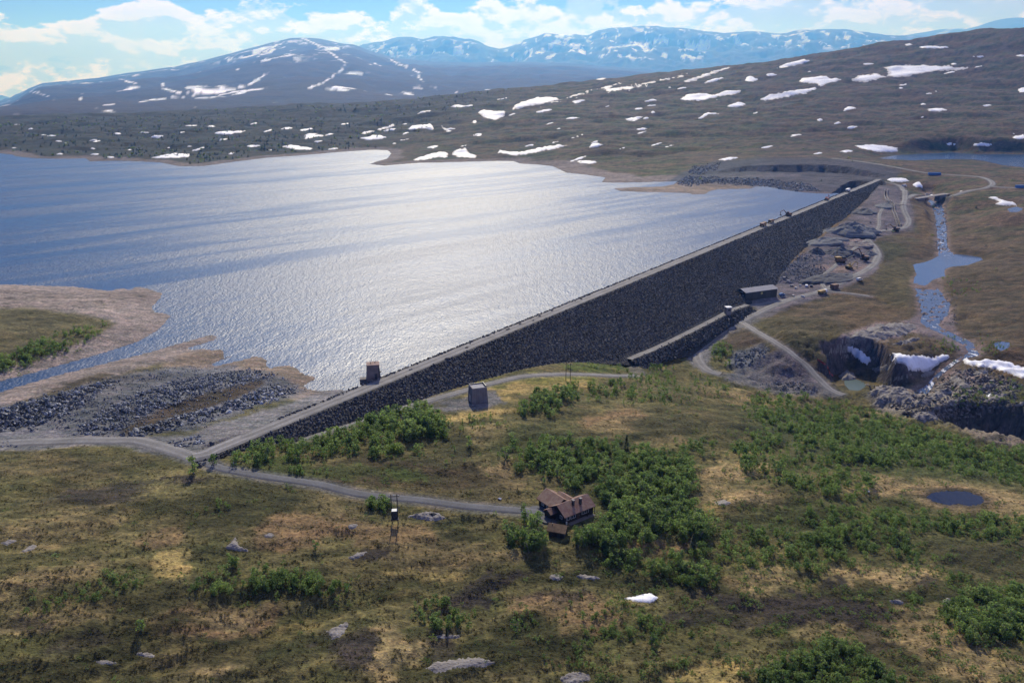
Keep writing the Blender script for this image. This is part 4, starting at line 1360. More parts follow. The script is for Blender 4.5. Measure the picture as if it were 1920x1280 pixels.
for zi, (px, k, (a, b), hp) in enumerate(ROCKZ):
    xs = np.array([p[0] for p in px], float); ys = np.array([p[1] for p in px], float)
    area = .5 * abs(np.dot(xs, np.roll(ys, 1)) - np.dot(ys, np.roll(xs, 1)))
    n = int(area / k * 5.0); a *= .72; b *= .78
    qx = rng.uniform(xs.min(), xs.max(), n * 4); qy = rng.uniform(ys.min(), ys.max(), n * 4)
    sd = poly_sd(qx, qy, px) + 5 * fbm(qx / 14, qy / 7, 3, 901)
    m = np.where(sd > 0)[0][:n]
    p = hit(qx[m], qy[m])
    clump = fbm(p[:, 0] / 5, p[:, 1] / 3, 3, 911)
    r_ = rng.random(len(p))
    ok = r_ < sstep(-.35, .25, clump) * .9 + .1
    p = p[ok]; sdv = sd[m][ok]
    p[:, 2] += hp * sstep(0, 14, sdv) * (.4 + .6 * rng.random(len(p))) * np.clip(.6 + clump[ok], 0, 1.4)
    BZ.append(np.full(len(p), zi)); BP.append(p); BS.append(rng.uniform(a, b, len(p)) * (1 + .5 * (rng.random(len(p)) > .93)))
BP = np.concatenate(BP); BS = np.concatenate(BS); BZ = np.concatenate(BZ)
show = BS / np.hypot(BP[:, 0], BP[:, 1])
near = (BP[:, 0] < 0)
order = np.argsort(-np.where(near, show, show * .6))
ind = order[:260]; rest = order[260:]
zone_lab = {0: 'grey-blue boulder in the spoil heap at the left edge beside the lake inlet', 1: 'blue-grey boulder in the long middle rubble heap by the lake fingers',
            2: 'pale boulder in the bright rubble row next to the flat gravel terrace', 3: 'boulder in the line of stones along the lake side of the crest road',
            4: 'dark boulder in the small pile at the road fork', 5: 'stone on the bare ground between headland channel and spoil', 6: 'boulder on the verge of the left road'}
boulders = []
for k in ind:
    o = bpy.data.objects.new('boulder', RM[k % 6]); COL.objects.link(o)
    o.location = BP[k]; s = BS[k]; o.scale = (s * random.uniform(.8, 1.3), s * random.uniform(.8, 1.2), s * random.uniform(.7, 1.1))
    o.rotation_euler = (random.uniform(-.6, .6), random.uniform(-.6, .6), random.uniform(0, 6.28))
    zi = int(BZ[k])
    tag(o, zone_lab.get(zi, 'dark blasted boulder in the rubble of the downstream works and gorge'), 'boulder', 'boulders of rubble area %s' % ['one', 'two', 'three', 'four', 'five', 'six', 'seven', 'eight'][min(zi, 7)])
    boulders.append(o)
for me in RM:
    if not me.materials: me.materials.append(M_blue)
gz = BZ[rest] >= 13
M_gorge = rock_material('gorge_rock', (.070, .062, .055), (.135, .120, .105), (.26, .235, .21))
gprot = []
for i, (x, y, s) in enumerate(((1700, 748, 1.6), (1752, 752, 1.9), (1806, 744, 1.7), (1858, 716, 1.8), (1672, 762, 1.4))):
    o = new_obj('boulder', RM[i].copy(), M_gorge); q = hit([x], [y])[0]
    o.location = (q[0], q[1], q[2] + .4); o.scale = (s * 1.2, s, s * .8); o.rotation_euler = (.2, .3, i)
    tag(o, 'large brown boulder in the gorge, number ' .replace(', number ', ', ') + ['left of the fall', 'at the foot of the fall', 'right of the fall', 'below the right-hand snowdrift', 'nearest the wooded bank'][i], 'boulder')
    gprot.append(o)
rg = rest[gz]; rest = rest[~gz]
scatter('gorge_rubble', BP[rg], BS[rg][:, None] * rng.uniform(.75, 1.3, (len(rg), 3)), rots(len(rg)), gprot)
tag(bpy.data.objects['gorge_rubble'], 'loose brown rock covering the gorge slopes and the river bed')
scatter('rubble', BP[rest], BS[rest][:, None] * rng.uniform(.75, 1.2, (len(rest), 3)), rots(len(rest)), boulders[:6])
tag(bpy.data.objects['rubble'], 'loose blasted rock covering the spoil tips by the lake and the works')


# ------------------------------------------------------------------ draped patches: snow and bare rock
def patch(name, px, mat, thick, label, cat, group=None, jit=.12, rough=0.0, seed=0, kind=None):
    Q = np.array(list(px) + [px[0]], float)
    P = []
    for i in range(len(Q) - 1):
        n_ = max(2, int(np.hypot(*(Q[i + 1] - Q[i])) / 1.6))
        P += [Q[i] + (Q[i + 1] - Q[i]) * k_ / n_ for k_ in range(n_)]
    P = np.array(P)
    ext = P.max(0) - P.min(0)
    amp = np.array([1.8, .55 + .05 * ext[1]]) * jit * 11
    P[:, 0] += fbm(P[:, 0] / 7 + seed, P[:, 1] / 3.5, 3, 1000 + seed, .7) * amp[0]
    P[:, 1] += fbm(P[:, 0] / 5 + seed, P[:, 1] / 3.5 + 40, 3, 1050 + seed, .7) * amp[1]
    W3 = hit(P[:, 0], P[:, 1])
    r = np.hypot(W3[:, 0], W3[:, 1])
    okd = np.abs(r - np.median(r)) < np.median(r) * .45
    W3 = W3[okd]
    if len(W3) < 5: return None
    poly = W3[:, :2]
    ctr = poly.mean(0); loc = poly - ctr
    mn, mx = loc.min(0), loc.max(0)
    size = max(mx - mn)
    rm_ = float(np.median(np.hypot(W3[:, 0], W3[:, 1]))); thick = (.7 + .00055 * rm_) if rm_ > 700 else thick
    st = max(size / 60, .25, .0022 * rm_)
    gx, gy = np.meshgrid(np.arange(mn[0], mx[0], st), np.arange(mn[1], mx[1], st))
    gx = gx.ravel() + rng.uniform(-.3, .3, gx.size) * st; gy = gy.ravel() + rng.uniform(-.3, .3, gy.size) * st
    sd = poly_sd(gx, gy, [tuple(q) for q in loc])
    ins = sd > st * .35
    vs = [Vector(q) for q in loc] + [Vector((a, b)) for a, b in zip(gx[ins], gy[ins])]
    nb = len(loc)
    try:
        res = delaunay_2d_cdt(vs, [(i, (i + 1) % nb) for i in range(nb)], [], 1, 1e-4)
    except Exception:
        return None
    v2 = np.array([(q.x, q.y) for q in res[0]])
    if len(v2) < 4 or not res[2]: return None
    sdv = poly_sd(v2[:, 0], v2[:, 1], [tuple(q) for q in loc])
    X = v2[:, 0] + ctr[0]; Y = v2[:, 1] + ctr[1]
    base = ground_z(X, Y)
    t = sstep(0, max(thick * 2.5, size * .06), sdv)
    z = base + np.where(sdv < 1e-3, -.15 * thick, thick * (.25 + .75 * t))
    if rough:
        z += rough * t * (np.abs(fbm(X / (size * .12), Y / (size * .05), 4, 1100 + seed)) * 2.4)
    z0 = float(base.mean())
    me = bpy.data.meshes.new(name)
    me.from_pydata([(a, b, q - z0) for a, b, q in zip(v2[:, 0], v2[:, 1], z)], [], [list(f) for f in res[2]])
    at_ = me.attributes.new('rim', 'FLOAT', 'POINT'); at_.data.foreach_set('value', sstep(0, max(.8, size * .05), sdv).astype(np.float32))
    me.update()
    if len(me.polygons) and me.polygons[0].normal.z < 0:
        me.flip_normals()
    me.polygons.foreach_set('use_smooth', np.full(len(me.polygons), rough == 0))
    o = new_obj(name, me, mat)
    o.location = (ctr[0], ctr[1], z0)
    tag(o, label, cat, group, kind)
    return o


m_, t_, b_ = material('old_snow')
co = t_.add('ShaderNodeTexCoord').outputs['Object']
n_ = t_.noise(co, .35, 5, .6); n2_ = t_.noise(co, 2.5, 4, .6)
rim = t_.add('ShaderNodeAttribute', attribute_name='rim').outputs['Fac']
dirt = t_.maprange(t_.math('ADD', rim, t_.math('MULTIPLY', t_.math('SUBTRACT', n_, .5), 1.2)), .1, .75, .75, 0)
sn_ = t_.mix(t_.maprange(n_, .45, .75, 0, .6), (.74, .76, .79), (.56, .55, .53))
t_.link(t_.mix(dirt, sn_, (.33, .30, .27)), b_.inputs['Base Color'])
b_.inputs['Roughness'].default_value = .7
bp = t_.add('ShaderNodeBump'); bp.inputs['Strength'].default_value = .5; bp.inputs['Distance'].default_value = .25
t_.link(n2_, bp.inputs['Height']); t_.link(bp.outputs[0], b_.inputs['Normal'])
M_snow = m_


def zz2(pts, s, ox, oy):
    return [(x / s + ox, y / s + oy) for x, y in pts]


HS = 'on the brown hillside'
SNOW = [  # (scale, ox, oy, points, label)
    (2, 960, 0, [(1265, 300), (1300, 285), (1360, 275), (1400, 285), (1410, 270), (1395, 255), (1430, 245), (1520, 243), (1620, 248), (1700, 252), (1730, 255), (1680, 265), (1560, 272), (1480, 290), (1400, 290), (1330, 310), (1280, 308)], 'largest white snowfield high on the hillside at right'),
    (2, 960, 0, [(930, 372), (960, 355), (1040, 340), (1140, 328), (1145, 332), (1120, 345), (1020, 368), (950, 378)], 'long slanting snowfield on the hillside below and left of the largest one'),
    (2, 960, 0, [(1072, 305), (1085, 295), (1120, 290), (1165, 285), (1185, 292), (1240, 295), (1235, 303), (1180, 315), (1152, 328), (1145, 315), (1085, 311)], 'hooked snow patch joining the slanting snowfield on the hillside'),
    (2, 960, 0, [(628, 372), (660, 352), (720, 350), (760, 355), (800, 340), (860, 337), (855, 352), (770, 365), (700, 380), (640, 375)], 'broad ragged snow patch in the middle of the hillside'),
    (2, 960, 0, [(985, 255), (1030, 238), (1095, 222), (1120, 230), (1080, 243), (1020, 255)], 'tapered snow patch near the hill crest above the ragged middle one'),
    (2, 960, 0, [(640, 305), (700, 285), (760, 265), (830, 247), (815, 258), (740, 285), (690, 303), (650, 312)], 'thin diagonal streak of snow high on the hillside'),
    (2, 960, 0, [(710, 312), (760, 295), (800, 290), (770, 305), (725, 314)], 'short snow sliver just under the thin diagonal streak'),
    (2, 960, 0, [(100, 402), (150, 380), (200, 365), (260, 345), (340, 328), (400, 310), (410, 312), (370, 330), (440, 325), (500, 310), (560, 298), (620, 285), (660, 275), (640, 290), (560, 305), (490, 325), (440, 338), (360, 345), (330, 335), (260, 355), (200, 375), (130, 400)], 'very long branching band of snow slanting across the hillside'),
    (2, 960, 0, [(0, 412), (5, 395), (40, 380), (100, 365), (165, 365), (180, 375), (120, 390), (60, 400), (15, 412)], 'wedge of snow at the lower left end of the long band'),
    (2, 960, 0, [(870, 305), (880, 288), (900, 285), (925, 300), (900, 308)], 'small triangular snow patch on the upper hillside'),
    (2, 960, 0, [(945, 282), (970, 275), (995, 280), (975, 288)], None), (2, 960, 0, [(800, 400), (830, 388), (850, 382), (880, 392), (850, 402), (820, 404)], 'lens-shaped snow patch below the ragged middle one'),
    (2, 960, 0, [(425, 448), (450, 440), (495, 437), (475, 450), (440, 455)], None),
    (2, 960, 0, [(1280, 545), (1340, 542), (1400, 545), (1450, 555), (1445, 570), (1380, 572), (1310, 558)], 'flat snow patch low on the hillside above the quarry road'),
    (2, 960, 0, [(1610, 537), (1650, 533), (1685, 545), (1640, 547)], None), (2, 960, 0, [(1710, 540), (1760, 533), (1808, 540), (1790, 550), (1730, 548)], 'narrow snow patch just above the small upper lake'),
    (2, 960, 0, [(1870, 515), (1920, 505), (1935, 520), (1890, 525)], None),
    (2, 960, 0, [(0, 575), (60, 565), (130, 548), (220, 543), (180, 555), (110, 568), (40, 582), (0, 585)], 'crooked snow drift along the far lake shore'),
    (2, 960, 0, [(1555, 412), (1590, 404), (1635, 413), (1600, 420), (1565, 418)], None), (2, 960, 0, [(1520, 178), (1560, 172), (1650, 178), (1620, 183), (1540, 182)], 'thin snow line close under the hilltop'),
    (2, 960, 0, [(1715, 212), (1750, 208), (1782, 212), (1750, 218)], None), (2, 960, 0, [(1295, 240), (1340, 237), (1370, 241), (1330, 245)], None), (2, 960, 0, [(1245, 480), (1275, 473), (1300, 476), (1270, 486)], None),
    (2, 960, 0, [(1235, 420), (1260, 400), (1300, 405), (1260, 415)], None), (2, 960, 0, [(480, 380), (520, 374), (550, 375), (510, 384)], None), (2, 960, 0, [(285, 555), (310, 540), (340, 543), (320, 553)], None),
    (2, 960, 0, [(240, 605), (290, 603), (320, 608), (270, 614)], None), (2, 960, 0, [(1220, 568), (1260, 563), (1280, 568), (1250, 573)], None), (2, 960, 0, [(770, 600), (820, 590), (850, 593), (800, 603)], None),
    (2, 960, 0, [(695, 445), (730, 420), (780, 428), (740, 430), (710, 447)], None), (2, 960, 0, [(900, 427), (945, 410), (930, 420), (905, 430)], None), (2, 960, 0, [(200, 446), (228, 440), (258, 440), (230, 448)], None),
    (2, 960, 0, [(465, 487), (485, 480), (508, 481), (490, 490)], None), (2, 960, 0, [(300, 298), (335, 292), (362, 294), (335, 302)], None), (2, 960, 0, [(1755, 397), (1780, 392), (1805, 394), (1780, 401)], None),
    (2, 960, 0, [(80, 420), (120, 412), (155, 409), (120, 420)], None), (2, 960, 0, [(1880, 208), (1915, 206), (1930, 212), (1900, 214)], None), (2, 960, 0, [(1895, 335), (1925, 325), (1935, 345), (1905, 350)], None), (2, 960, 0, [(1520, 390), (1545, 387), (1555, 393), (1535, 396)], None),
    (2, 960, 0, [(1465, 168), (1490, 164), (1508, 168), (1485, 172)], None), (2, 960, 0, [(1140, 448), (1165, 444), (1168, 452), (1150, 456)], None), (2, 960, 0, [(220, 382), (250, 376), (285, 374), (240, 388)], None),
    (3, 640, 180, [(765, 95), (800, 75), (860, 85), (925, 85), (920, 110), (870, 138), (800, 120)], 'squarish snowfield on the slope left of the long band'),
    (3, 640, 180, [(370, 190), (390, 170), (450, 160), (500, 158), (525, 180), (510, 195), (480, 185), (430, 185), (390, 195)], 'arched snow patch among dark trees above the lake'),
    (3, 640, 180, [(105, 210), (150, 195), (190, 190), (250, 175), (310, 165), (280, 180), (230, 190), (170, 205), (130, 217)], 'slanting snow strip in the wooded lowland'),
    (3, 640, 180, [(230, 195), (320, 180), (290, 195), (245, 202)], None), (3, 640, 180, [(90, 240), (150, 230), (190, 220), (270, 235), (210, 245), (150, 250)], 'ragged snow patch in the wood below the slanting strip'),
    (3, 640, 180, [(405, 358), (450, 340), (500, 325), (560, 312), (600, 318), (600, 345), (540, 345), (480, 360), (430, 366)], 'snow wedge on the lake shore by the small point'),
    (3, 640, 180, [(615, 325), (650, 300), (700, 290), (720, 320), (780, 340), (740, 350), (660, 345), (625, 335)], 'rounded snow patch beside the shore wedge'),
    (3, 640, 180, [(870, 325), (890, 305), (950, 315), (1000, 312), (1000, 335), (980, 338), (900, 322)], None),
    (3, 640, 180, [(605, 60), (650, 50), (700, 55), (760, 47), (720, 60), (650, 66)], None), (3, 640, 180, [(420, 100), (470, 88), (545, 72), (500, 85), (440, 102)], None), (3, 640, 180, [(1385, 290), (1410, 270), (1450, 268), (1475, 275), (1440, 290), (1400, 293)], None),
    (3, 640, 180, [(1330, 370), (1360, 365), (1440, 375), (1400, 382), (1340, 380)], None), (3, 640, 180, [(1280, 368), (1340, 345), (1390, 335), (1350, 355), (1300, 368)], None), (3, 640, 180, [(480, 292), (520, 280), (550, 280), (520, 297)], None),
    (3, 640, 180, [(1080, 95), (1130, 83), (1190, 73), (1180, 82), (1120, 95)], None), (3, 640, 180, [(750, 222), (780, 214), (800, 216), (770, 228)], None), (3, 640, 180, [(870, 22), (910, 12), (945, 8), (915, 20)], None), (3, 640, 180, [(730, 150), (750, 132), (765, 145), (750, 158)], None),
    (3, 640, 180, [(1655, 190), (1690, 180), (1725, 180), (1700, 193)], None), (3, 640, 180, [(560, 165), (580, 175), (610, 195), (640, 198), (600, 205), (570, 185)], None),
    (3, 0, 180, [(840, 350), (900, 335), (980, 322), (1070, 325), (1060, 345), (980, 350), (900, 352)], 'large snow patch on the far shore of the lake'),
    (3, 0, 180, [(1190, 212), (1240, 200), (1290, 200), (1400, 197), (1360, 206), (1270, 220)], 'double snow streak in the wooded lowland beyond the lake'),
    (3, 0, 180, [(1590, 285), (1640, 275), (1680, 283), (1765, 295), (1740, 305), (1660, 303)], 'snow patch just behind the far shore right of the large one'),
    (3, 0, 180, [(1700, 245), (1720, 215), (1800, 205), (1770, 218), (1870, 222), (1780, 232), (1720, 245)], 'forked snow patch in the lowland wood'),
    (3, 0, 180, [(1685, 193), (1740, 180), (1790, 177), (1750, 190), (1700, 200)], None), (3, 0, 180, [(915, 290), (1000, 285), (980, 293), (930, 295)], None), (3, 0, 180, [(1060, 312), (1100, 300), (1140, 295), (1110, 310)], None), (3, 0, 180, [(635, 212), (660, 206), (690, 212), (660, 220)], None),
    (3, 0, 180, [(840, 235), (870, 220), (925, 225), (890, 240)], None), (3, 0, 180, [(1025, 172), (1070, 165), (1125, 162), (1080, 172)], None), (3, 0, 180, [(300, 254), (340, 250), (360, 256), (325, 259)], None), (3, 0, 180, [(1755, 258), (1835, 248), (1790, 262)], None),
    (3, 0, 180, [(1380, 285), (1400, 278), (1490, 278), (1420, 290)], None), (3, 0, 180, [(1165, 172), (1190, 166), (1210, 172), (1190, 177)], None), (3, 0, 180, [(310, 328), (340, 323), (365, 328), (340, 333)], None), (3, 0, 180, [(585, 347), (620, 341), (650, 345), (620, 351)], None), (3, 0, 180, [(500, 331), (530, 325), (560, 326), (540, 335)], None),
    (3, 0, 180, [(60, 293), (85, 288), (100, 292), (80, 297)], None), (3, 0, 180, [(230, 221), (250, 217), (262, 221), (245, 225)], None), (3, 0, 180, [(715, 303), (735, 299), (742, 306), (725, 309)], None),
    (3, 0, 180, [(1280, 328), (1300, 318), (1325, 318), (1300, 332)], None), (3, 0, 180, [(1500, 305), (1520, 299), (1538, 302), (1520, 309)], None),
    (4, 1640, 300, [(92, 148), (120, 138), (150, 134), (230, 139), (277, 158), (200, 166), (130, 165)], 'snow patch beside the road at the far end of the dam'),
    (4, 1640, 300, [(285, 185), (310, 165), (340, 165), (375, 210), (310, 207)], 'small snow patch above the bridge near the dam end'),
    (4, 1640, 300, [(835, 280), (900, 272), (970, 300), (1060, 320), (1070, 345), (960, 345), (900, 332), (930, 312), (880, 292)], 'comma-shaped snow patch on the moor right of the river'),
    (4, 1640, 300, [(630, 234), (645, 227), (662, 234), (645, 240)], None), (4, 1640, 300, [(392, 270), (430, 255), (457, 270), (430, 280)], None),
    (4.924, 1540, 600, [(150, 265), (200, 225), (270, 225), (340, 250), (400, 310), (465, 365), (430, 420), (350, 390), (280, 320), (200, 290)], 'curved dirty snowdrift hanging beside the dark gorge cliff'),
    (4.924, 1540, 600, [(635, 310), (660, 305), (760, 315), (860, 320), (960, 325), (1020, 340), (1100, 312), (1180, 320), (1200, 345), (1100, 400), (1000, 470), (950, 485), (800, 470), (770, 410), (650, 395)], 'thick wedge-shaped snowdrift left of the waterfall'),
    (4.924, 1540, 600, [(1300, 370), (1330, 345), (1400, 370), (1500, 365), (1600, 360), (1720, 385), (1870, 430), (2000, 470), (2000, 590), (1870, 545), (1700, 490), (1550, 445), (1400, 430), (1320, 400)], 'long thick snowdrift right of the waterfall'),
    (4.924, 1540, 600, [(1515, 692), (1540, 676), (1572, 678), (1572, 702), (1540, 718)], 'small remnant of snow below the right-hand snowdrift'),
    (2, 960, 880, [(416, 478), (460, 475), (490, 465), (520, 461), (552, 480), (530, 499), (480, 498), (440, 490)], 'lone bright snow patch on the brown moor in the foreground'),
]
small_lab = {2: ('small snow patch scattered on the right-hand hillside', 'small snow patches of the hillside'), 3: ('small snow patch on the slopes and lowland along the far shore', 'small snow patches along the far shore'),
             4: ('tiny snow remnant by the bridge road', 'snow remnants by the bridge')}
for k, (sc_, ox, oy, pts, lab) in enumerate(SNOW):
    g = None
    if lab is None:
        lab, g = small_lab[int(sc_)]
    d = 1.0
    near_ = int(sc_) == 4
    th = 1.4 if sc_ == 4.924 else (.8 if sc_ == 4 else 1.6)
    if 'foreground' in lab: th = .35
    if lab.startswith('curved'): th = 3.2
    patch('snow_patch', zz2(pts, sc_, ox, oy), M_snow, th, lab, 'snow patch', g, .19, 0.0, k)

# many thin remnants in the hollows of the hillside and the lowland
rs = random.Random(99)
for k in range(75):
    if k < 48:
        x = rs.uniform(960, 1910); y = rs.uniform(max(100, 205 - (x - 960) * .14), 290)
    else:
        x = rs.uniform(20, 900); y = rs.uniform(232, 280)
    rx = rs.uniform(3.5, 13); ry = rs.uniform(.9, 1.9); sl_ = rs.uniform(.02, .3)
    pts = [(x + rx * math.cos(t), y + ry * math.sin(t) * rs.uniform(.6, 1.2) - rx * sl_ * math.cos(t)) for t in np.linspace(0, 6.283, 9)[:-1]]
    lab, g = small_lab[2] if k < 48 else small_lab[3]
    patch('snow_patch', pts, M_snow, 1.0, lab, 'snow patch', g, .12, 0.0, 200 + k)

# bare rock showing through the moor
M_out, t_, b_ = material('outcrop_rock')
co = t_.add('ShaderNodeTexCoord').outputs['Object']
n_ = t_.noise(t_.mapping(co, (.6, 2.2, 1), (0, 0, .4)), .8, 6, .7)
t_.link(t_.ramp(n_, [(.3, (.075, .066, .058)), (.45, (.16, .145, .128)), (.7, (.29, .27, .245))]), b_.inputs['Base Color'])
b_.inputs['Roughness'].default_value = .9
bp = t_.add('ShaderNodeBump'); bp.inputs['Strength'].default_value = .7; bp.inputs['Distance'].default_value = .3
t_.link(n_, bp.inputs['Height']); t_.link(bp.outputs[0], b_.inputs['Normal'])
OUTC = [
    ([(421, 1025), (430, 1018), (438, 1008), (446, 1003), (442, 1012), (450, 1024), (468, 1028), (466, 1034), (440, 1032), (425, 1031)], .6, 'angular pale rock ledge on the dark heath at left'),
    ([(494, 1003), (502, 998), (517, 1001), (510, 1008), (498, 1007)], .4, 'small flat pale rock right of the angular ledge'),
    ([(758, 969), (785, 961), (800, 957), (822, 961), (838, 971), (820, 977), (798, 976), (775, 971)], .9, 'pale rock knoll below the asphalt road near the pole transformer'),
    ([(0, 1018), (15, 1011), (32, 1010), (28, 1017), (8, 1022)], .35, 'pale slab at the left edge of the moor, upper one'),
    ([(38, 1034), (55, 1022), (72, 1020), (68, 1027), (48, 1036)], .35, 'pale slab at the left edge of the moor, lower one'),
    ([(175, 1239), (195, 1236), (222, 1241), (210, 1246), (190, 1245)], .35, 'flat grey slab near the bottom left'),
    ([(252, 1223), (275, 1222), (294, 1228), (285, 1232), (262, 1229)], .35, 'flat grey slab right of the bottom left one'),
    ([(813, 1192), (830, 1188), (865, 1190), (862, 1196), (825, 1197)], .5, 'light rock ledge under the bush cluster in the foreground'),
    ([(612, 1182), (635, 1170), (655, 1164), (650, 1180), (638, 1195), (622, 1199)], .5, 'broken pale rubble outcrop on dark peat'),
    ([(798, 1252), (815, 1240), (850, 1235), (890, 1230), (935, 1240), (910, 1250), (860, 1252), (815, 1262)], .45, 'broad weathered rock sheet at the bottom middle'),
    ([(1665, 1126), (1680, 1122), (1700, 1127), (1690, 1133), (1672, 1131)], .8, 'pale boulder ledge at the dark bank on the right'),
    ([(1765, 1126), (1775, 1120), (1788, 1124), (1780, 1132), (1768, 1131)], .8, 'second pale ledge on the bank near the birch cluster'),
    ([(1076, 1079), (1095, 1076), (1130, 1082), (1118, 1087), (1090, 1085)], .5, 'long pale ledge on the dark bank below the lodge'),
    ([(1028, 1078), (1045, 1075), (1058, 1082), (1046, 1089), (1033, 1086)], .5, 'short pale ledge left of the long one'),
    ([(650, 986), (662, 980), (672, 984), (664, 992), (653, 992)], .5, 'grey rock beside bushes under the road'),
    ([(1340, 940), (1358, 936), (1372, 942), (1360, 948), (1345, 947)], .5, 'grey rock on the heath right of the thicket'),
    ([(652, 1045), (670, 1035), (690, 1033), (680, 1042), (660, 1049)], .35, 'thin pale rock streak on dark peat'),
    ([(1050, 1268), (1075, 1258), (1105, 1262), (1110, 1275), (1075, 1282), (1052, 1278)], .4, 'pale rock at the bottom edge of the picture'),
    ([(1779, 707), (1796, 704), (1812, 717), (1822, 724), (1814, 733), (1800, 726), (1780, 726)], 1.6, 'smooth pale rock face among the gorge boulders'),
    ([(1545, 668), (1570, 640), (1610, 618), (1650, 607), (1700, 603), (1725, 613), (1700, 628), (1650, 638), (1610, 648), (1575, 665)], 1.3, 'layered pale rock slope above the dark gorge cliff'),
    ([(1624, 738), (1650, 722), (1690, 722), (1705, 735), (1720, 750), (1690, 760), (1650, 752)], 1.5, 'pale ribbed rock shelf at the bottom of the gorge'),
    ([(1572, 703), (1585, 694), (1600, 697), (1608, 710), (1590, 715), (1576, 712)], 2.5, 'pale rock stump beside the green pool'),
    ([(1700, 780), (1740, 765), (1800, 770), (1830, 760), (1780, 788), (1730, 792)], 1.2, 'ribbed rock bank above the lower canyon'),
]
for k, (px, th, lab) in enumerate(OUTC):
    near_o = px[0][1] > 900
    patch('rock_outcrop', px, M_out, th * (.45 if near_o else 1), lab, 'rock outcrop', None, .26, th * (.35 if near_o else .8), 300 + k)

# ledges of the layered gorge rock
GL_ = [(1655, 690, 26, 7), (1690, 708, 30, 6), (1640, 672, 22, 6), (1760, 742, 34, 6), (1725, 757, 30, 6), (1790, 752, 28, 5), (1845, 728, 26, 5), (1870, 745, 30, 5), (1660, 752, 24, 6), (1835, 700, 24, 5), (1760, 780, 30, 5), (1815, 790, 34, 5), (1880, 800, 36, 6), (1585, 668, 22, 5), (1620, 655, 26, 5), (1700, 640, 30, 5), (1850, 765, 28, 5), (1905, 760, 26, 5), (1775, 720, 20, 5), (1740, 700, 16, 7)]
for k, (x, y, rx, ry) in enumerate(GL_):
    r_ = random.Random(k + 50)
    pts = [(x + rx * math.cos(t) * r_.uniform(.7, 1.1), y + ry * math.sin(t) * r_.uniform(.6, 1.1) - rx * .22 * math.cos(t)) for t in np.linspace(0, 6.283, 11)[:-1]]
    patch('rock_ledge', pts, M_out, r_.uniform(.8, 2.0), 'ribbed grey rock ledge in the slopes of the gorge', 'rock ledge', 'rock ledges of the gorge', .2, r_.uniform(1.0, 2.2), 400 + k)

# ------------------------------------------------------------------ trees
def leaf_material(name, a, b, c):
    m, t, bs = material(name)
    oi = t.add('ShaderNodeObjectInfo')
    co = t.add('ShaderNodeTexCoord').outputs['Object']
    n = t.noise(co, 5.0, 3, .6)
    f = t.math('ADD', t.math('MULTIPLY', oi.outputs['Random'], .7), t.math('MULTIPLY', n, .45))
    colx = t.ramp(f, [(.12, a), (.5, b), (.92, c)])
    t.link(colx, bs.inputs['Base Color'])
    bs.inputs['Roughness'].default_value = .6
    bs.inputs['Specular IOR Level'].default_value = .25
    tr = t.add('ShaderNodeBsdfTranslucent'); t.link(t.mix(1.0, colx, (1.5, 1.6, 1.3), 'MULTIPLY'), tr.inputs['Color'])
    mx = t.add('ShaderNodeMixShader'); mx.inputs[0].default_value = .6
    t.link(bs.outputs[0], mx.inputs[1]); t.link(tr.outputs[0], mx.inputs[2])
    out = [q for q in m.node_tree.nodes if q.type == 'OUTPUT_MATERIAL'][0]
    t.link(mx.outputs[0], out.inputs[0])
    return m


M_leaf = leaf_material('birch_leaf', (.075, .120, .038), (.130, .192, .058), (.200, .258, .085))
M_spr = leaf_material('spruce_needle', (.018, .034, .018), (.024, .042, .022), (.032, .052, .026))
M_bark = flat('birch_bark', (.20, .18, .16), .85, .4, 6.0)


def crown_mesh(name, seed, n=300, lobes=9, wide=.42, low=.02):
    r = random.Random(seed)
    cs = []
    for i in range(lobes):
        h = r.uniform(low + .12, .86)
        rad = wide * math.sqrt(max(.05, 1 - ((h - .42) / .62) ** 2)) * r.uniform(.2, .95)
        a = r.uniform(0, 6.283)
        cs.append((rad * math.cos(a), rad * math.sin(a), h, r.uniform(.08, .16)))
    V, F_ = [], []
    for i in range(n):
        cx, cy, cz, cr = r.choice(cs)
        z = r.uniform(-1, 1); a = r.uniform(0, 6.283); q = math.sqrt(1 - z * z); k = cr * r.uniform(.7, 1.15)
        p = Vector((cx + q * math.cos(a) * k, cy + q * math.sin(a) * k, cz + z * k * .9))
        nrm = Vector((q * math.cos(a), q * math.sin(a), z + .35)).normalized()
        nrm = (nrm + Vector((r.uniform(-.7, .7), r.uniform(-.7, .7), r.uniform(-.7, .7)))).normalized()
        u = nrm.orthogonal().normalized(); v = nrm.cross(u)
        s = r.uniform(.026, .055)
        b = len(V)
        ang = r.uniform(0, 1.57)
        for k2 in range(4):
            t = ang + k2 * 1.5708
            e = s * (1.25 if k2 % 2 else .8)
            V.append(p + u * math.cos(t) * e + v * math.sin(t) * e)
        F_.append((b, b + 1, b + 2, b + 3))
    me = bpy.data.meshes.new(name)
    me.from_pydata([tuple(v) for v in V], [], F_); me.update()
    return me


def tube(V, F_, p0, p1, r0, r1, n=6):
    p0 = Vector(p0); p1 = Vector(p1)
    d = (p1 - p0).normalized(); u = d.orthogonal().normalized(); v = d.cross(u)
    b = len(V)
    for p, r in ((p0, r0), (p1, r1)):
        for k in range(n):
            a = 6.2832 * k / n
            V.append(tuple(p + u * math.cos(a) * r + v * math.sin(a) * r))
    for k in range(n):
        F_.append((b + k, b + (k + 1) % n, b + n + (k + 1) % n, b + n + k))
    F_.append(tuple(range(b + n - 1, b - 1, -1))); F_.append(tuple(range(b + n, b + 2 * n)))


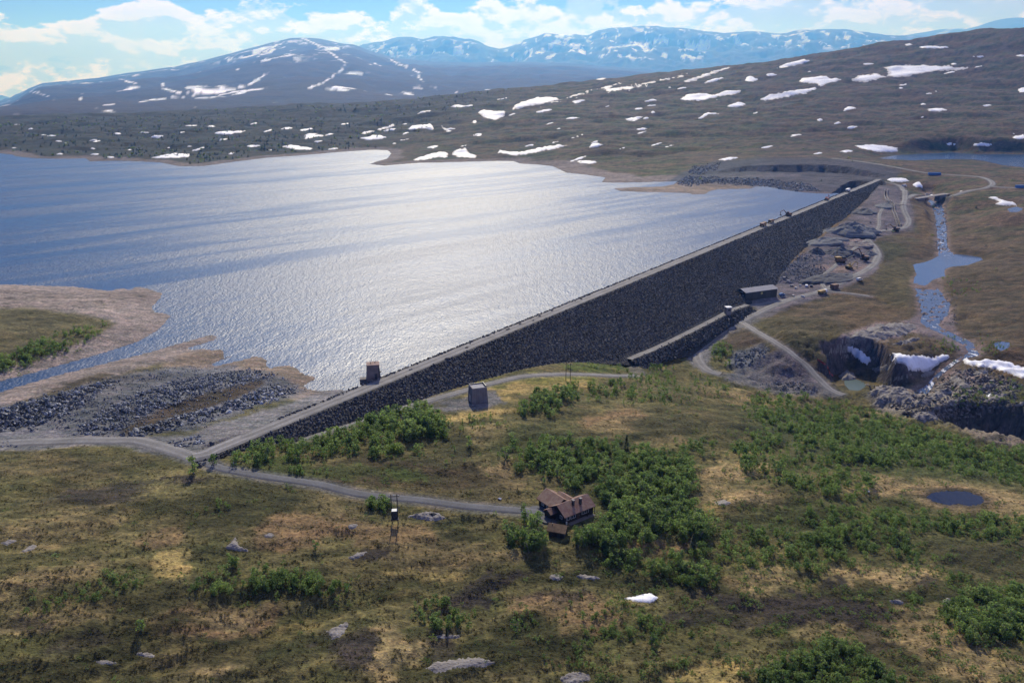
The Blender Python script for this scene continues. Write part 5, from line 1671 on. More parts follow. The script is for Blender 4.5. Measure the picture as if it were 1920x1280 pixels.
def trunk_mesh(name, seed, stems=3):
    r = random.Random(seed); V, F_ = [], []
    for k in range(stems):
        a = r.uniform(0, 6.283); l = r.uniform(.05, .13)
        m = (l * math.cos(a), l * math.sin(a), r.uniform(.3, .42))
        t = (m[0] * 2.0, m[1] * 2.0, r.uniform(.68, .82))
        tube(V, F_, (m[0] * .15, m[1] * .15, -.04), m, .021, .015); tube(V, F_, m, t, .015, .004)
        for q in range(3):
            f = r.uniform(.2, .8); b = [m[i] + (t[i] - m[i]) * f for i in range(3)]
            a2 = r.uniform(0, 6.283); tube(V, F_, b, (b[0] + .16 * math.cos(a2), b[1] + .16 * math.sin(a2), b[2] + .12), .008, .002, 4)
    me = bpy.data.meshes.new(name); me.from_pydata(V, [], F_); me.update()
    me.materials.append(M_bark)
    return me


def spruce_mesh(name, seed):
    r = random.Random(seed); V, F_ = [], []
    for i in range(300):
        h = r.random() ** 1.25 * .95 + .04
        rad = .19 * (1 - h) * r.uniform(.5, 1.1) + .01
        a = r.uniform(0, 6.283)
        p = Vector((rad * math.cos(a), rad * math.sin(a), h))
        o = Vector((math.cos(a), math.sin(a), -.35)).normalized(); s_ = o.cross(Vector((0, 0, 1))).normalized()
        L = r.uniform(.04, .08); b = len(V)
        for q in (p - s_ * L * .5, p + o * L, p + s_ * L * .5, p - o * L * .4 + Vector((0, 0, .02))): V.append(tuple(q))
        F_.append((b, b + 1, b + 2, b + 3))
    me = bpy.data.meshes.new(name); me.from_pydata(V, [], F_); me.update(); me.materials.append(M_spr)
    return me


CR = [crown_mesh('birch_crown', 40 + i, 250, 13 + i % 3, .24 + .05 * (i % 4)) for i in range(6)]
CB = [crown_mesh('bush_crown', 60 + i, 220, 8, .62, .02) for i in range(3)]
for me in CR + CB: me.materials.append(M_leaf)
TR = [trunk_mesh('birch_trunk', 80 + i, 2 + i % 3) for i in range(6)]
SP = spruce_mesh('spruce_crown', 5)

# zone: outline px, px^2 per tree at 0.17 m/px, height range, label, group
ZONES = [
    ([(420, 868), (520, 820), (640, 802), (690, 768), (740, 758), (790, 762), (833, 782), (838, 822), (790, 838), (700, 858), (640, 852), (560, 862), (500, 872), (430, 882)], 78, (2.2, 5.2), 'mountain birch in the belt of trees along the toe road of the dam', 'birches along the toe road'),
    ([(690, 768), (740, 756), (795, 762), (835, 785), (830, 815), (760, 825), (690, 810)], 80, (4.0, 7.0), 'mountain birch in the belt of trees along the toe road of the dam', 'birches along the toe road'),
    ([(972, 765), (1000, 740), (1050, 728), (1070, 750), (1030, 775), (985, 782)], 70, (3.5, 6.0), 'mountain birch in the small dark grove right of the concrete hut', 'birches of the grove by the concrete hut'),
    ([(1060, 735), (1120, 712), (1200, 690), (1260, 688), (1270, 715), (1250, 750), (1190, 758), (1130, 745), (1080, 752)], 90, (2.0, 4.2), 'mountain birch in the scrub under the berm road', 'birches under the berm road'),
    ([(840, 800), (880, 785), (930, 778), (960, 790), (920, 802), (860, 810)], 120, (1.5, 3.2), 'mountain birch in the small patch below the concrete hut', 'birches below the concrete hut'),
    ([(950, 832), (1010, 838), (1060, 825), (1120, 832), (1180, 838), (1240, 850), (1290, 868), (1308, 905), (1290, 940), (1230, 905), (1170, 880), (1110, 900), (1060, 915), (1010, 890), (960, 870)], 72, (2.8, 5.4), 'mountain birch in the broad thicket behind the red-roofed lodge', 'birches behind the lodge'),
    ([(1120, 900), (1200, 890), (1280, 930), (1300, 960), (1340, 985), (1320, 1020), (1250, 1005), (1190, 1022), (1130, 1040), (1075, 1042), (1075, 1012), (1125, 985), (1130, 945)], 72, (3.2, 6.0), 'mountain birch in the dense thicket right of the lodge', 'birches right of the lodge'),
    ([(945, 1000), (985, 975), (1010, 985), (1030, 1000), (1030, 1025), (1000, 1040), (960, 1030)], 90, (4.0, 7.0), 'tall dark birch in the clump in front of the turf-roofed shed', 'birches in front of the shed'),
    ([(1125, 1045), (1200, 1038), (1290, 1040), (1340, 1060), (1350, 1100), (1330, 1120), (1280, 1090), (1200, 1075), (1130, 1062)], 95, (2.0, 4.8), 'mountain birch in the row along the dark bank below the lodge', 'birches along the dark bank'),
    ([(1285, 1000), (1400, 985), (1500, 1000), (1580, 1010), (1600, 1060), (1540, 1085), (1480, 1065), (1400, 1060), (1310, 1045)], 150, (1.8, 4.2), 'mountain birch scattered on the moor right of the lodge thicket', 'birches scattered on the right moor'),
    ([(1190, 760), (1250, 720), (1300, 700), (1340, 705), (1400, 735), (1430, 760), (1340, 740), (1260, 750)], 150, (1.4, 3.0), 'low birch on the slope above the yard road', 'birches above the yard road'),
    ([(1420, 735), (1500, 745), (1560, 755), (1640, 775), (1740, 805), (1840, 838), (1930, 848), (1990, 870), (1990, 930), (1880, 900), (1780, 880), (1690, 868), (1600, 880), (1520, 840), (1450, 800), (1390, 770)], 72, (2.0, 4.6), 'mountain birch in the long wooded bank in front of the gorge', 'birches on the gorge bank'),
    ([(1370, 845), (1420, 800), (1500, 840), (1600, 882), (1640, 905), (1600, 945), (1520, 930), (1450, 900), (1390, 880)], 100, (2.0, 4.6), 'mountain birch in the thicket left of the dark tarn', 'birches left of the tarn'),
    ([(1260, 840), (1320, 825), (1345, 850), (1310, 870), (1275, 860)], 100, (2.0, 4.0), 'mountain birch in the clump between the two tan clearings', 'birches between the clearings'),
    ([(1640, 960), (1720, 955), (1800, 965), (1900, 975), (1990, 985), (1990, 1030), (1880, 1010), (1800, 1005), (1740, 1000), (1660, 990)], 90, (1.8, 4.0), 'mountain birch in the strip in front of the tarn', 'birches in front of the tarn'),
    ([(1500, 950), (1640, 955), (1700, 1000), (1720, 1040), (1640, 1050), (1560, 1020), (1500, 990)], 130, (1.8, 4.0), 'mountain birch in the loose stand below the tarn', 'birches below the tarn'),
    ([(1690, 1040), (1760, 1040), (1770, 1065), (1720, 1075)], 110, (1.6, 3.0), 'low birch by the small tan clearing', 'birches by the small clearing'),
    ([(1755, 1075), (1800, 1070), (1830, 1085), (1790, 1098)], 70, (1.2, 2.4), 'low round birch on the edge of the dark heath', 'birches on the heath edge'),
    ([(1770, 1130), (1830, 1115), (1900, 1105), (1990, 1120), (1990, 1200), (1900, 1210), (1840, 1205), (1790, 1190), (1765, 1160)], 80, (2.2, 4.6), 'mountain birch in the dense cluster at the right edge', 'birches at the right edge'),
    ([(1560, 1115), (1620, 1105), (1690, 1110), (1740, 1125), (1700, 1140), (1600, 1135)], 200, (1.2, 2.4), 'low birch along the dark bank on the right', 'birches along the right bank'),
    ([(1440, 1245), (1500, 1215), (1560, 1200), (1620, 1225), (1680, 1265), (1700, 1320), (1600, 1320), (1500, 1320), (1420, 1290)], 110, (2.0, 4.2), 'mountain birch in the cluster at the bottom right', 'birches at the bottom right'),
    ([(775, 1130), (800, 1122), (850, 1135), (890, 1155), (885, 1180), (830, 1185), (785, 1170)], 85, (1.8, 3.6), 'mountain birch in the isolated clump in the middle foreground', 'birches of the middle clump'),
    ([(335, 1105), (400, 1085), (420, 1050), (470, 1065), (540, 1065), (590, 1080), (650, 1090), (655, 1115), (600, 1120), (500, 1115), (420, 1115), (350, 1120)], 120, (1.6, 3.6), 'mountain birch in the band of bushes on the left moor', 'birches of the left band'),
    ([(30, 1150), (80, 1120), (150, 1100), (215, 1095), (225, 1120), (180, 1130), (120, 1135), (60, 1160)], 150, (1.0, 2.2), 'low birch in the bushes at the far left', 'birches at the far left'),
    ([(185, 1085), (215, 1070), (260, 1080), (255, 1105), (200, 1105)], 120, (1.2, 2.6), 'low birch between the far left bushes and the left band', 'birches of the left gap'),
    ([(385, 945), (400, 935), (432, 940), (430, 962), (395, 965)], 110, (1.4, 2.8), 'low birch of the small group under the asphalt road', 'birches under the asphalt road'),
    ([(685, 950), (695, 930), (725, 928), (732, 955), (715, 968)], 70, (2.4, 4.4), 'mountain birch in the clump beside the pole transformer', 'birches by the transformer'),
    ([(540, 880), (570, 872), (620, 888), (600, 900), (555, 893)], 80, (1.6, 3.2), 'mountain birch on the upper edge of the asphalt road', 'birches on the road edge'),
    ([(1050, 1115), (1180, 1150), (1250, 1170), (1235, 1215), (1170, 1205), (1100, 1190), (1060, 1160)], 190, (1.0, 2.8), 'low birch in the scrub at the bottom middle', 'birches at the bottom middle'),
    ([(960, 1130), (1000, 1125), (1010, 1180), (970, 1185)], 180, (1.0, 2.4), 'low birch right of the middle clump', 'birches right of the middle clump'),
    ([(960, 1200), (1060, 1190), (1140, 1215), (1140, 1260), (1000, 1260)], 220, (.8, 2.0), 'low birch near the bottom edge', 'birches near the bottom edge'),
    ([(-40, 680), (30, 665), (80, 635), (140, 622), (200, 608), (190, 625), (120, 655), (50, 690), (-40, 700)], 62, (2.0, 4.4), 'mountain birch on the grassy headland in the lake', 'birches on the headland'),
    ([(1335, 668), (1350, 640), (1372, 650), (1372, 682), (1345, 690)], 75, (2.5, 4.5), 'mountain birch in the round clump inside the road bend', 'birches inside the road bend'),
    ([(1050, 690), (1090, 680), (1150, 678), (1180, 688), (1110, 694)], 85, (1.0, 2.0), 'low willow on the green strip at the foot of the dam', 'willows at the dam foot'),
    ([(1740, 650), (1790, 630), (1800, 660), (1760, 668)], 90, (1.2, 2.6), 'low birch on the moor above the waterfall', 'birches above the waterfall'),
    ([(1830, 630), (1870, 640), (1890, 665), (1850, 670)], 100, (1.2, 2.6), 'low birch by the small blue pool', 'birches by the blue pool'),
    ([(1780, 735), (1840, 725), (1900, 710), (1930, 740), (1850, 765), (1790, 765)], 130, (1.2, 2.8), 'low birch on the slope below the right-hand snowdrift', 'birches below the snowdrift'),
    ([(1760, 515), (1800, 525), (1840, 545), (1800, 555), (1770, 535)], 120, (1.5, 3.0), 'low birch on the bank of the river pool', 'birches by the river pool'),
    ([(660, 900), (800, 915), (900, 930), (930, 945), (820, 935), (700, 920)], 400, (.6, 1.4), 'tiny birch on the verge above the asphalt road', 'birches on the verge'),
    ([(840, 830), (960, 845), (980, 870), (900, 880), (840, 870), (700, 880), (640, 870)], 500, (.8, 2.2), 'small birch on the dark heath left of the lodge thicket', 'birches on the dark heath'),
]
TP, TH, TZ = [], [], []
for zi, (px, k, (h0, h1), lab, grp) in enumerate(ZONES):
    xs = np.array([p[0] for p in px], float); ys = np.array([p[1] for p in px], float)
    area = .5 * abs(np.dot(xs, np.roll(ys, 1)) - np.dot(ys, np.roll(xs, 1)))
    c = hit([xs.mean()], [ys.mean()])[0]
    mpp = np.hypot(np.hypot(c[0], c[1]), CAM_H) / FPX
    n = max(3, int(1.8 * area / (k * (.17 / mpp) ** 1.3)))
    qx = rng.uniform(xs.min(), xs.max(), n * 6); qy = rng.uniform(ys.min(), ys.max(), n * 6)
    sd = poly_sd(qx, qy, px) + 16 * fbm(qx / 34, qy / 20, 4, 1301) + 5
    m = np.where(sd > 0)[0][:n]
    p = hit(qx[m], qy[m])
    cl = fbm(p[:, 0] / 9, p[:, 1] / 9, 3, 1311)
    ok = rng.random(len(p)) < (sstep(-.4, .12, cl) * .85 + .15) * sstep(-6, 16, sd[m]) ** .7
    rdv = np.full(len(p), 99.0)
    for nm, l_ in road_lines.items():
        d, _ = line_dist(p[:, 0], p[:, 1], l_[::3]); rdv = np.minimum(rdv, d - ROADS[nm][0] * .5)
    ok &= rdv > 1.2
    s_, w_ = dam_sw(p[:, 0], p[:, 1])
    ok &= ~((w_ < np.interp(s_, TOE[:, 0], TOE[:, 1]) + 1.0) & (w_ > -25) & (s_ > 0) & (s_ < 970))
    p = p[ok]; m = m[ok]
    h = .97 * (h0 * .75 + (h1 - h0 * .6) * rng.beta(1.3, 2.0, len(p)) * (.6 + .4 * sstep(0, 14, sd[m])))
    TP.append(p); TH.append(h); TZ.append(np.full(len(p), zi))
TP = np.concatenate(TP); TH = np.concatenate(TH); TZ = np.concatenate(TZ)
# clear of the buildings
hc = hit([1070], [955])[0]; shc = hit([1047], [1000])[0]; bc = hit([895], [752])[0]
ok = (np.hypot(TP[:, 0] - hc[0], TP[:, 1] - hc[1]) > 11.5) & (np.hypot(TP[:, 0] - shc[0], TP[:, 1] - shc[1]) > 4.5) & (np.hypot(TP[:, 0] - bc[0], TP[:, 1] - bc[1]) > 9)
TP, TH, TZ = TP[ok], TH[ok], TZ[ok]
pxx, pyy = project(TP[:, 0], TP[:, 1], TP[:, 2])
show = TH / np.hypot(np.hypot(TP[:, 0], TP[:, 1]), CAM_H)
show = np.where((pxx > -5) & (pxx < 1925) & (pyy < 1290), show, 0)
order = np.argsort(-show)


def birch(p, h, k, label, grp=None, wide=1.0, spruce=False):
    t = bpy.data.objects.new('spruce_tree' if spruce else 'birch_tree', None); COL.objects.link(t)
    t.empty_display_size = .3
    t.location = p; t.rotation_euler = (0, 0, random.uniform(0, 6.28)); t.scale = (h * wide, h * wide, h)
    c = bpy.data.objects.new('crown', SP if spruce else CR[k % 6]); COL.objects.link(c); c.parent = t
    b = bpy.data.objects.new('trunk', TR[k % 6]); COL.objects.link(b); b.parent = t
    if spruce: b.scale = (.5, .5, .8)
    tag(t, label, 'tree', grp)
    return c


SINGLES = [  # px, py, height, label
    (362, 888, 6.2, 'lone leafy birch casting a shadow on the grass left of the road fork', 0), (400, 872, 4.6, 'grey-green birch at the start of the asphalt road', 0),
    (500, 858, 5.4, 'dark upright birch just right of the road fork', 0), (440, 872, 3.8, 'small birch between the road start and the dark upright birch', 0),
    (981, 957, 3.4, 'thin birch beside the end of the asphalt road', 0), (948, 862, 5.5, 'slim birch standing left of the thicket above the lodge', 0),
    (879, 836, 4.2, 'single birch on the tan clearing below the concrete hut', 0), (266, 1182, 3.6, 'single bush-like birch on the moor in the lower left', 0),
    (592, 1030, 3.2, 'single birch above the left band of bushes', 0), (968, 1185, 4.4, 'upright dark birch right of the middle clump', 0), (1222, 1208, 4.2, 'upright dark birch by the peat hollow', 0),
    (660, 778, 5.0, 'dark narrow spruce at the foot of the dam', 1), (1174, 843, 6.0, 'dark narrow spruce above the thicket', 1), (1298, 1035, 6.0, 'dark spruce with a round shadow below the lodge thicket', 1), (838, 1192, 2.5, 'small dark spruce by the light rock ledge', 1),
]
crowns = []
for k, (x, y, h, lab, sp) in enumerate(SINGLES):
    crowns.append(birch(hit([x], [y])[0], h, k, lab, None, 1.0, bool(sp)))
NIND = 275
for k in order[:NIND]:
    zi = int(TZ[k])
    crowns.append(birch(TP[k], TH[k], int(k), ZONES[zi][3], ZONES[zi][4], random.uniform(.85, 1.2)))
protos = crowns[:6]


def euler_z(n):
    return np.stack([rng.normal(0, .06, n), rng.normal(0, .06, n), rng.uniform(0, 6.283, n)], 1)


rest = order[NIND:]
sc_ = TH[rest][:, None] * np.stack([rng.uniform(.9, 1.35, len(rest))] * 2 + [np.ones(len(rest))], 1)
o = scatter('birch_scrub', TP[rest], sc_, euler_z(len(rest)), protos)
tag(o, 'thousands of small mountain birches filling the thickets below the dam')
print('trees', len(TP))

# dwarf birch and heather bushes all over the moor
n = 6500
gi = rng.integers(0, NR - 1, n * 4); gj = rng.integers(0, NA, n * 4)
X = GX[gi, gj]; Y = GY[gi, gj]
cc = colr[gi, gj]; r_ = GR[gi, gj]
lum = cc.sum(1)
pr = sstep(.21, .10, lum) * sstep(.80, 1.0, cc[:, 1] / cc[:, 0]) + .10
pr *= sstep(90, 120, r_) * (r_ < 800)
pr *= sstep(.0, .3, fbm(X / 9, Y / 6, 3, 1401)) * (road_d[gi, gj] > 2) * (sdl[gi, gj] < -6)
s_, w_ = dam_sw(X, Y)
pr *= ~((w_ < np.interp(s_, TOE[:, 0], TOE[:, 1]) + 2) & (w_ > -40) & (s_ > -10) & (s_ < 980))
pr *= (poly_sd(X, Y, [tuple(q[:2]) for q in hit(*np.array([(-60, 690), (300, 660), (600, 700), (690, 720), (400, 860), (-60, 850)], float).T)]) < 0)
pr *= ~((PXg[gi, gj] > 1280) & (PYg[gi, gj] < 560) & (PXg[gi, gj] < 1700)) & (steep[gi, gj] < .7)
sel = np.where(rng.random(len(pr)) < pr)[0][:n]
X = X[sel] + rng.uniform(-.8, .8, len(sel)); Y = Y[sel] + rng.uniform(-.8, .8, len(sel))
bush_seed = []
for i in range(3):
    q = hit([560 + 30 * i, ], [1098 + 5 * i])[0]
    t = bpy.data.objects.new('willow_bush', CB[i]); COL.objects.link(t)
    t.location = q; t.scale = (1.6, 1.6, 1.6)
    tag(t, ['round willow bush in the left band, leftmost of three', 'round willow bush in the left band, middle of three', 'round willow bush in the left band, rightmost of three'][i], 'bush', 'willow bushes of the left band')
    bush_seed.append(t)
h = np.where(rng.random(len(sel)) > .86, rng.uniform(.9, 1.7, len(sel)), rng.uniform(.35, .95, len(sel)))
sc_ = h[:, None] * np.stack([rng.uniform(1.0, 1.7, len(sel)), rng.uniform(1.0, 1.7, len(sel)), rng.uniform(.7, 1.0, len(sel))], 1)
o = scatter('heath_shrubs', np.stack([X, Y, ground_z(X, Y) - .05], 1), sc_, euler_z(len(sel)), bush_seed)
tag(o, 'low dwarf birch and heather bushes dotted over the moor')
# willow scrub fringing the thickets and spreading over the right-hand moor
n = 3200
k = rng.integers(0, len(TP), n)
rr_ = np.abs(rng.normal(0, 7.0, n)); aa_ = rng.uniform(0, 6.283, n)
X = TP[k, 0] + rr_ * np.cos(aa_); Y = TP[k, 1] + rr_ * np.sin(aa_)
qx = rng.uniform(1100, 1920, 5200); qy = rng.uniform(740, 1280, 5200)
m = (fbm(qx / 60, qy / 30, 4, 1431) > .08) & (qx > 1100 + (qy < 900) * 150) & (qy > 690 + (qx - 1400) * .32)
p = hit(qx[m], qy[m])
X = np.concatenate([X, p[:, 0]]); Y = np.concatenate([Y, p[:, 1]])
rdv = np.full(len(X), 99.0)
for nm, l_ in road_lines.items():
    d, _ = line_dist(X, Y, l_[::3]); rdv = np.minimum(rdv, d - ROADS[nm][0] * .5)
s_, w_ = dam_sw(X, Y)
ok = (rdv > .8) & ~((w_ < np.interp(s_, TOE[:, 0], TOE[:, 1]) + 1.5) & (w_ > -25) & (s_ > -5) & (s_ < 975)) & (np.hypot(X - hc[0], Y - hc[1]) > 11) & (np.hypot(X - shc[0], Y - shc[1]) > 5) & (np.hypot(X - bc[0], Y - bc[1]) > 9)
ok &= poly_sd(X, Y, PONDS[0][2]) < -3
X, Y = X[ok], Y[ok]
h = rng.uniform(.6, 1.7, len(X))
sc_ = h[:, None] * np.stack([rng.uniform(.9, 1.4, len(X)), rng.uniform(.9, 1.4, len(X)), rng.uniform(.75, 1.1, len(X))], 1)
o = scatter('willow_scrub', np.stack([X, Y, ground_z(X, Y) - .06], 1), sc_, euler_z(len(X)), bush_seed)
tag(o, 'waist-high willow scrub fringing the birch thickets')
# far wood on the lowland and scrub on the hill
n = 14000
gi = rng.integers(0, NR - 1, n * 8); gj = rng.integers(0, NA, n * 8)
X = GX[gi, gj]; Y = GY[gi, gj]; r_ = GR[gi, gj]
pr = (wood[gi, gj] * sstep(-.2, .25, fbm(X / 90, Y / 60, 3, 1411)) + .10 * far[gi, gj] * sstep(.05, .35, fbm(X / 110, Y / 45, 4, 1421))) * (sdl[gi, gj] < -26) * (r_ < 2600)
sel = np.where(rng.random(len(pr)) < pr)[0][:n]
h = rng.uniform(2.4, 4.6, len(sel)) * np.where(wood[gi[sel], gj[sel]] > .4, 1.15, .7)
X = X[sel] + rng.uniform(-5, 5, len(sel)); Y = Y[sel] + rng.uniform(-5, 5, len(sel))
sc_ = h[:, None] * np.array([1.5, 1.5, 1.0])
o = scatter('far_birch_wood', np.stack([X, Y, ground_z(X, Y) - .3], 1), sc_ * np.array([1.5, 1.5, 1.0]), euler_z(len(sel)), [crowns[11], crowns[12], crowns[13], crowns[2]])
tag(o, 'far-off birch wood and scrub on the lowland beyond the lake')

# dry grass tussocks
M_tus = leaf_material('dry_grass', (.080, .080, .030), (.140, .122, .052), (.220, .180, .086))
tus_px = [(250, 1060), (700, 1100), (1650, 1085)]
tus = []
for i, (x, y) in enumerate(tus_px):
    V, F_ = [], []
    r_ = random.Random(i)
    for k in range(60):
        a = r_.uniform(0, 6.283); l = r_.uniform(.3, 1.0); t0 = r_.uniform(0, .35)
        bx_, by_ = t0 * math.cos(a), t0 * math.sin(a); ex, ey = (t0 + .55 * l) * math.cos(a + .3), (t0 + .55 * l) * math.sin(a + .3)
        w_ = .07; b = len(V)
        V += [(bx_ - w_ * math.sin(a), by_ + w_ * math.cos(a), 0), (bx_ + w_ * math.sin(a), by_ - w_ * math.cos(a), 0), (ex, ey, .75 * l)]
        F_.append((b, b + 1, b + 2))
    me = bpy.data.meshes.new('tussock'); me.from_pydata(V, [], F_); me.update()
    o = new_obj('grass_tussock', me, M_tus); o.location = hit([x], [y])[0]; o.scale = (.9, .9, .9)
    tag(o, ['tuft of dry grass on the left moor', 'tuft of dry grass on the middle moor', 'tuft of dry grass in the right-hand tan clearing'][i], 'grass')
    tus.append(o)
n = 38000
qx = rng.uniform(-220, 2140, n); qy = 1420 - rng.uniform(0, 1, n) ** 1.0 * 650
p = hit(qx, qy)
fa = np.clip(((np.arctan2(p[:, 0], p[:, 1]) - AZ0) / (AZ1 - AZ0) * (NA - 1)).astype(int), 0, NA - 1)
fr = np.clip(((np.log(np.hypot(p[:, 0], p[:, 1])) - g_lr[0]) / (g_lr[-1] - g_lr[0]) * (NR - 1)).astype(int), 0, NR - 1)
cc = colr[fr, fa]
s_, w_ = dam_sw(p[:, 0], p[:, 1])
ok = (road_d[fr, fa] > 1.5) & (sdl[fr, fa] < -20) & (cc[:, 0] > cc[:, 2] * 1.35) & ~((w_ < np.interp(s_, TOE[:, 0], TOE[:, 1]) + 2) & (w_ > -60) & (s_ > -15) & (s_ < 980)) & (fbm(p[:, 0] / 6, p[:, 1] / 4, 3, 1501) > -.12)
ok &= (np.hypot(p[:, 0] - hc[0], p[:, 1] - hc[1]) > 9)
p = p[ok]
h = rng.uniform(.18, .5, len(p))
o = scatter('grass_tussocks', p - np.array([0, 0, .03]), h[:, None] * np.stack([rng.uniform(1.0, 1.9, len(p)), rng.uniform(1.0, 1.9, len(p)), rng.uniform(.6, 1.1, len(p))], 1), euler_z(len(p)), tus)
tag(o, 'dry grass tussocks covering the moor')

# ------------------------------------------------------------------ buildings and machines
def mesh_obj(name, V, F_, mat, parent=None, smooth=False):
    me = bpy.data.meshes.new(name)
    me.from_pydata([tuple(v) for v in V], [], F_); me.update()
    bm = bmesh.new(); bm.from_mesh(me); bmesh.ops.recalc_face_normals(bm, faces=bm.faces); bm.to_mesh(me); bm.free()
    return new_obj(name, me, mat, parent)


def box(name, parent, mat, size, loc, rz=0.0, bev=.0, taper=(1, 1), rx=0.0, ry=0.0):
    """box standing on loc (base centre); taper scales the top"""
    bm = bmesh.new(); bmesh.ops.create_cube(bm, size=1)
    for v in bm.verts:
        k = v.co.z + .5
        v.co.x *= size[0] * (1 + (taper[0] - 1) * k); v.co.y *= size[1] * (1 + (taper[1] - 1) * k); v.co.z = k * size[2]
    if bev:
        bmesh.ops.bevel(bm, geom=list(bm.edges), offset=bev, segments=1, affect='EDGES')
    me = bpy.data.meshes.new(name); bm.to_mesh(me); bm.free()
    o = new_obj(name, me, mat, parent)
    o.location = loc; o.rotation_euler = (rx, ry, rz)
    return o


def cyl(name, parent, mat, r, p0, p1, r1=None, n=10):
    V, F_ = [], []
    tube(V, F_, p0, p1, r, r if r1 is None else r1, n)
    return mesh_obj(name, V, F_, mat, parent)


def prism(name, parent, mat, prof, y0, y1):
    """profile in x,z extruded along y"""
    n = len(prof)
    V = [(x, y0, z) for x, z in prof] + [(x, y1, z) for x, z in prof]
    F_ = [tuple(range(n - 1, -1, -1)), tuple(range(n, 2 * n))] + [(i, (i + 1) % n, n + (i + 1) % n, n + i) for i in range(n)]
    return mesh_obj(name, V, F_, mat, parent)


M_conc = flat('aged_concrete', (.235, .215, .20), .9, .28, .6, 0, .3)
M_conc2 = flat('stained_concrete', (.17, .155, .148), .9, .35, .5, 0, .3)
M_wood = flat('tarred_timber', (.028, .022, .018), .8, .3, 3.0)
M_white = flat('white_paint', (.72, .72, .70), .55, .08, 3.0)
M_glass = flat('window_glass', (.04, .05, .06), .08, .2, 1.0)
M_steel = flat('dark_steel', (.05, .052, .055), .5, .3, 2.0, .4)
M_roofg = flat('grey_sheet_roof', (.25, .25, .26), .85, .15, .5)
M_orange = flat('excavator_orange', (.42, .12, .035), .5, .3, 1.5)
M_yellow = flat('machine_yellow', (.30, .19, .045), .6, .35, 1.5)
M_brown = flat('rusty_brown', (.16, .085, .05), .7, .4, 1.5)
M_blue2 = flat('blue_paint', (.06, .17, .40), .45, .2, 1.5)
M_rubber = flat('rubber', (.02, .02, .02), .85, .2, 3.0)
M_red = flat('red_netting', (.38, .055, .05), .7, .4, 2.0)
M_turf = flat('sod_roof', (.21, .135, .065), .95, .45, 1.2, 0, .6)
# weathered red roof boards
M_roof, t_, b_ = material('red_roof')
co = t_.add('ShaderNodeTexCoord').outputs['Object']
wv = t_.add('ShaderNodeTexWave', bands_direction='X'); wv.inputs['Scale'].default_value = 1.6; wv.inputs['Distortion'].default_value = .6; t_.link(co, wv.inputs[0])
n_ = t_.noise(co, .7, 6, .7)
t_.link(t_.mix(t_.maprange(n_, .35, .65, 0, 1), (.145, .066, .048), (.21, .135, .092)), b_.inputs['Base Color'])
b_.inputs['Roughness'].default_value = .75
bp = t_.add('ShaderNodeBump'); bp.inputs['Strength'].default_value = .5; bp.inputs['Distance'].default_value = .05
t_.link(wv.outputs['Fac'], bp.inputs['Height']); t_.link(bp.outputs[0], b_.inputs['Normal'])


def window(parent, loc, wd, ht, rz=0.0, frame=M_white, mull=2):
    """window facing local -y"""
    wn = box('window', parent, frame, (wd, .08, ht), loc, rz)
    n = mull
    pw = (wd - .12 * (n + 1)) / n
    for i in range(n):
        box('pane', wn, M_glass, (pw, .03, ht - .22), (-wd / 2 + .12 + pw / 2 + i * (pw + .12), -.035, .11))
    return wn


def gable(parent, L, D, eave, ridge, over, axis_pos, along='x', tm=.16, names=('wall', 'roof'), wallm=None, roofm=None):
    """gabled volume centred at axis_pos (x, y); ridge along x or y. returns wall, two roof slopes"""
    cx, cy = axis_pos
    rot = (lambda x, y: (cx + x, cy + y)) if along == 'x' else (lambda x, y: (cx - y, cy + x))
    hl, hd = L / 2, D / 2
    V, F_ = [], []
    for x in (-hl, hl):
        for y, z in ((-hd, -.4), (hd, -.4), (hd, eave), (0, ridge), (-hd, eave)):
            V.append((*rot(x, y), z))
    F_ = [(0, 1, 2, 3, 4), (9, 8, 7, 6, 5), (0, 5, 6, 1), (1, 6, 7, 2), (2, 7, 8, 3), (3, 8, 9, 4), (4, 9, 5, 0)]
    wl = mesh_obj(names[0], V, F_, wallm or M_wood, parent)
    sl = (ridge - eave) / hd
    outs = [wl]
    for sg in (-1, 1):
        yo = sg * (hd + over); zo = eave - sl * over
        V = []
        for x in (-hl - over, hl + over):
            for y, z in ((0, ridge + .03), (yo, zo + .03), (yo, zo + .03 + tm), (0, ridge + .03 + tm)):
                V.append((*rot(x, y), z))
        outs.append(mesh_obj(names[1], V, [(0, 1, 2, 3), (7, 6, 5, 4), (0, 4, 5, 1), (1, 5, 6, 2), (2, 6, 7, 3), (3, 7, 4, 0)], roofm or M_roof, parent))
    return outs


# ---- lodge
g = float(np.median(ground_z(*hit([1050, 1070, 1090, 1060], [960, 965, 955, 940])[:, :2].T)))
pL = at(1059, 971, g + 2.5); pR = at(1117.5, 948, g + 2.5)
ax = (pR - pL)[:2]; Lx = float(np.hypot(*ax)); ax /= Lx; ay = np.array([-ax[1], ax[0]])
D_ = 7.4
cen = (pL + pR)[:2] / 2 + ay * (D_ / 2 + .3)
lodge = empty('lodge', (cen[0], cen[1], g), math.atan2(ax[1], ax[0]))
tag(lodge, 'dark timber mountain lodge with a weathered red L-shaped roof and two chimneys', 'house')
LA_ = Lx - 1.2
w0 = gable(lodge, LA_, D_ - .6, 2.7, 4.75, .6, (0, 0))
w1 = gable(lodge, 7.6, 6.4, 2.7, 4.75, .6, (-LA_ / 2 + 3.6, D_ / 2 + 2.2), 'y')
w2 = gable(lodge, 4.6, 4.6, 2.5, 4.0, .5, (LA_ / 2 - 4.4, D_ / 2 + 1.0), 'y')
pm = gable(lodge, 2.4, 3.0, 2.2, 3.1, .35, (-LA_ / 2 - 1.0, D_ / 2 - 1.6), 'x', .14, ('porch', 'porch_roof'))
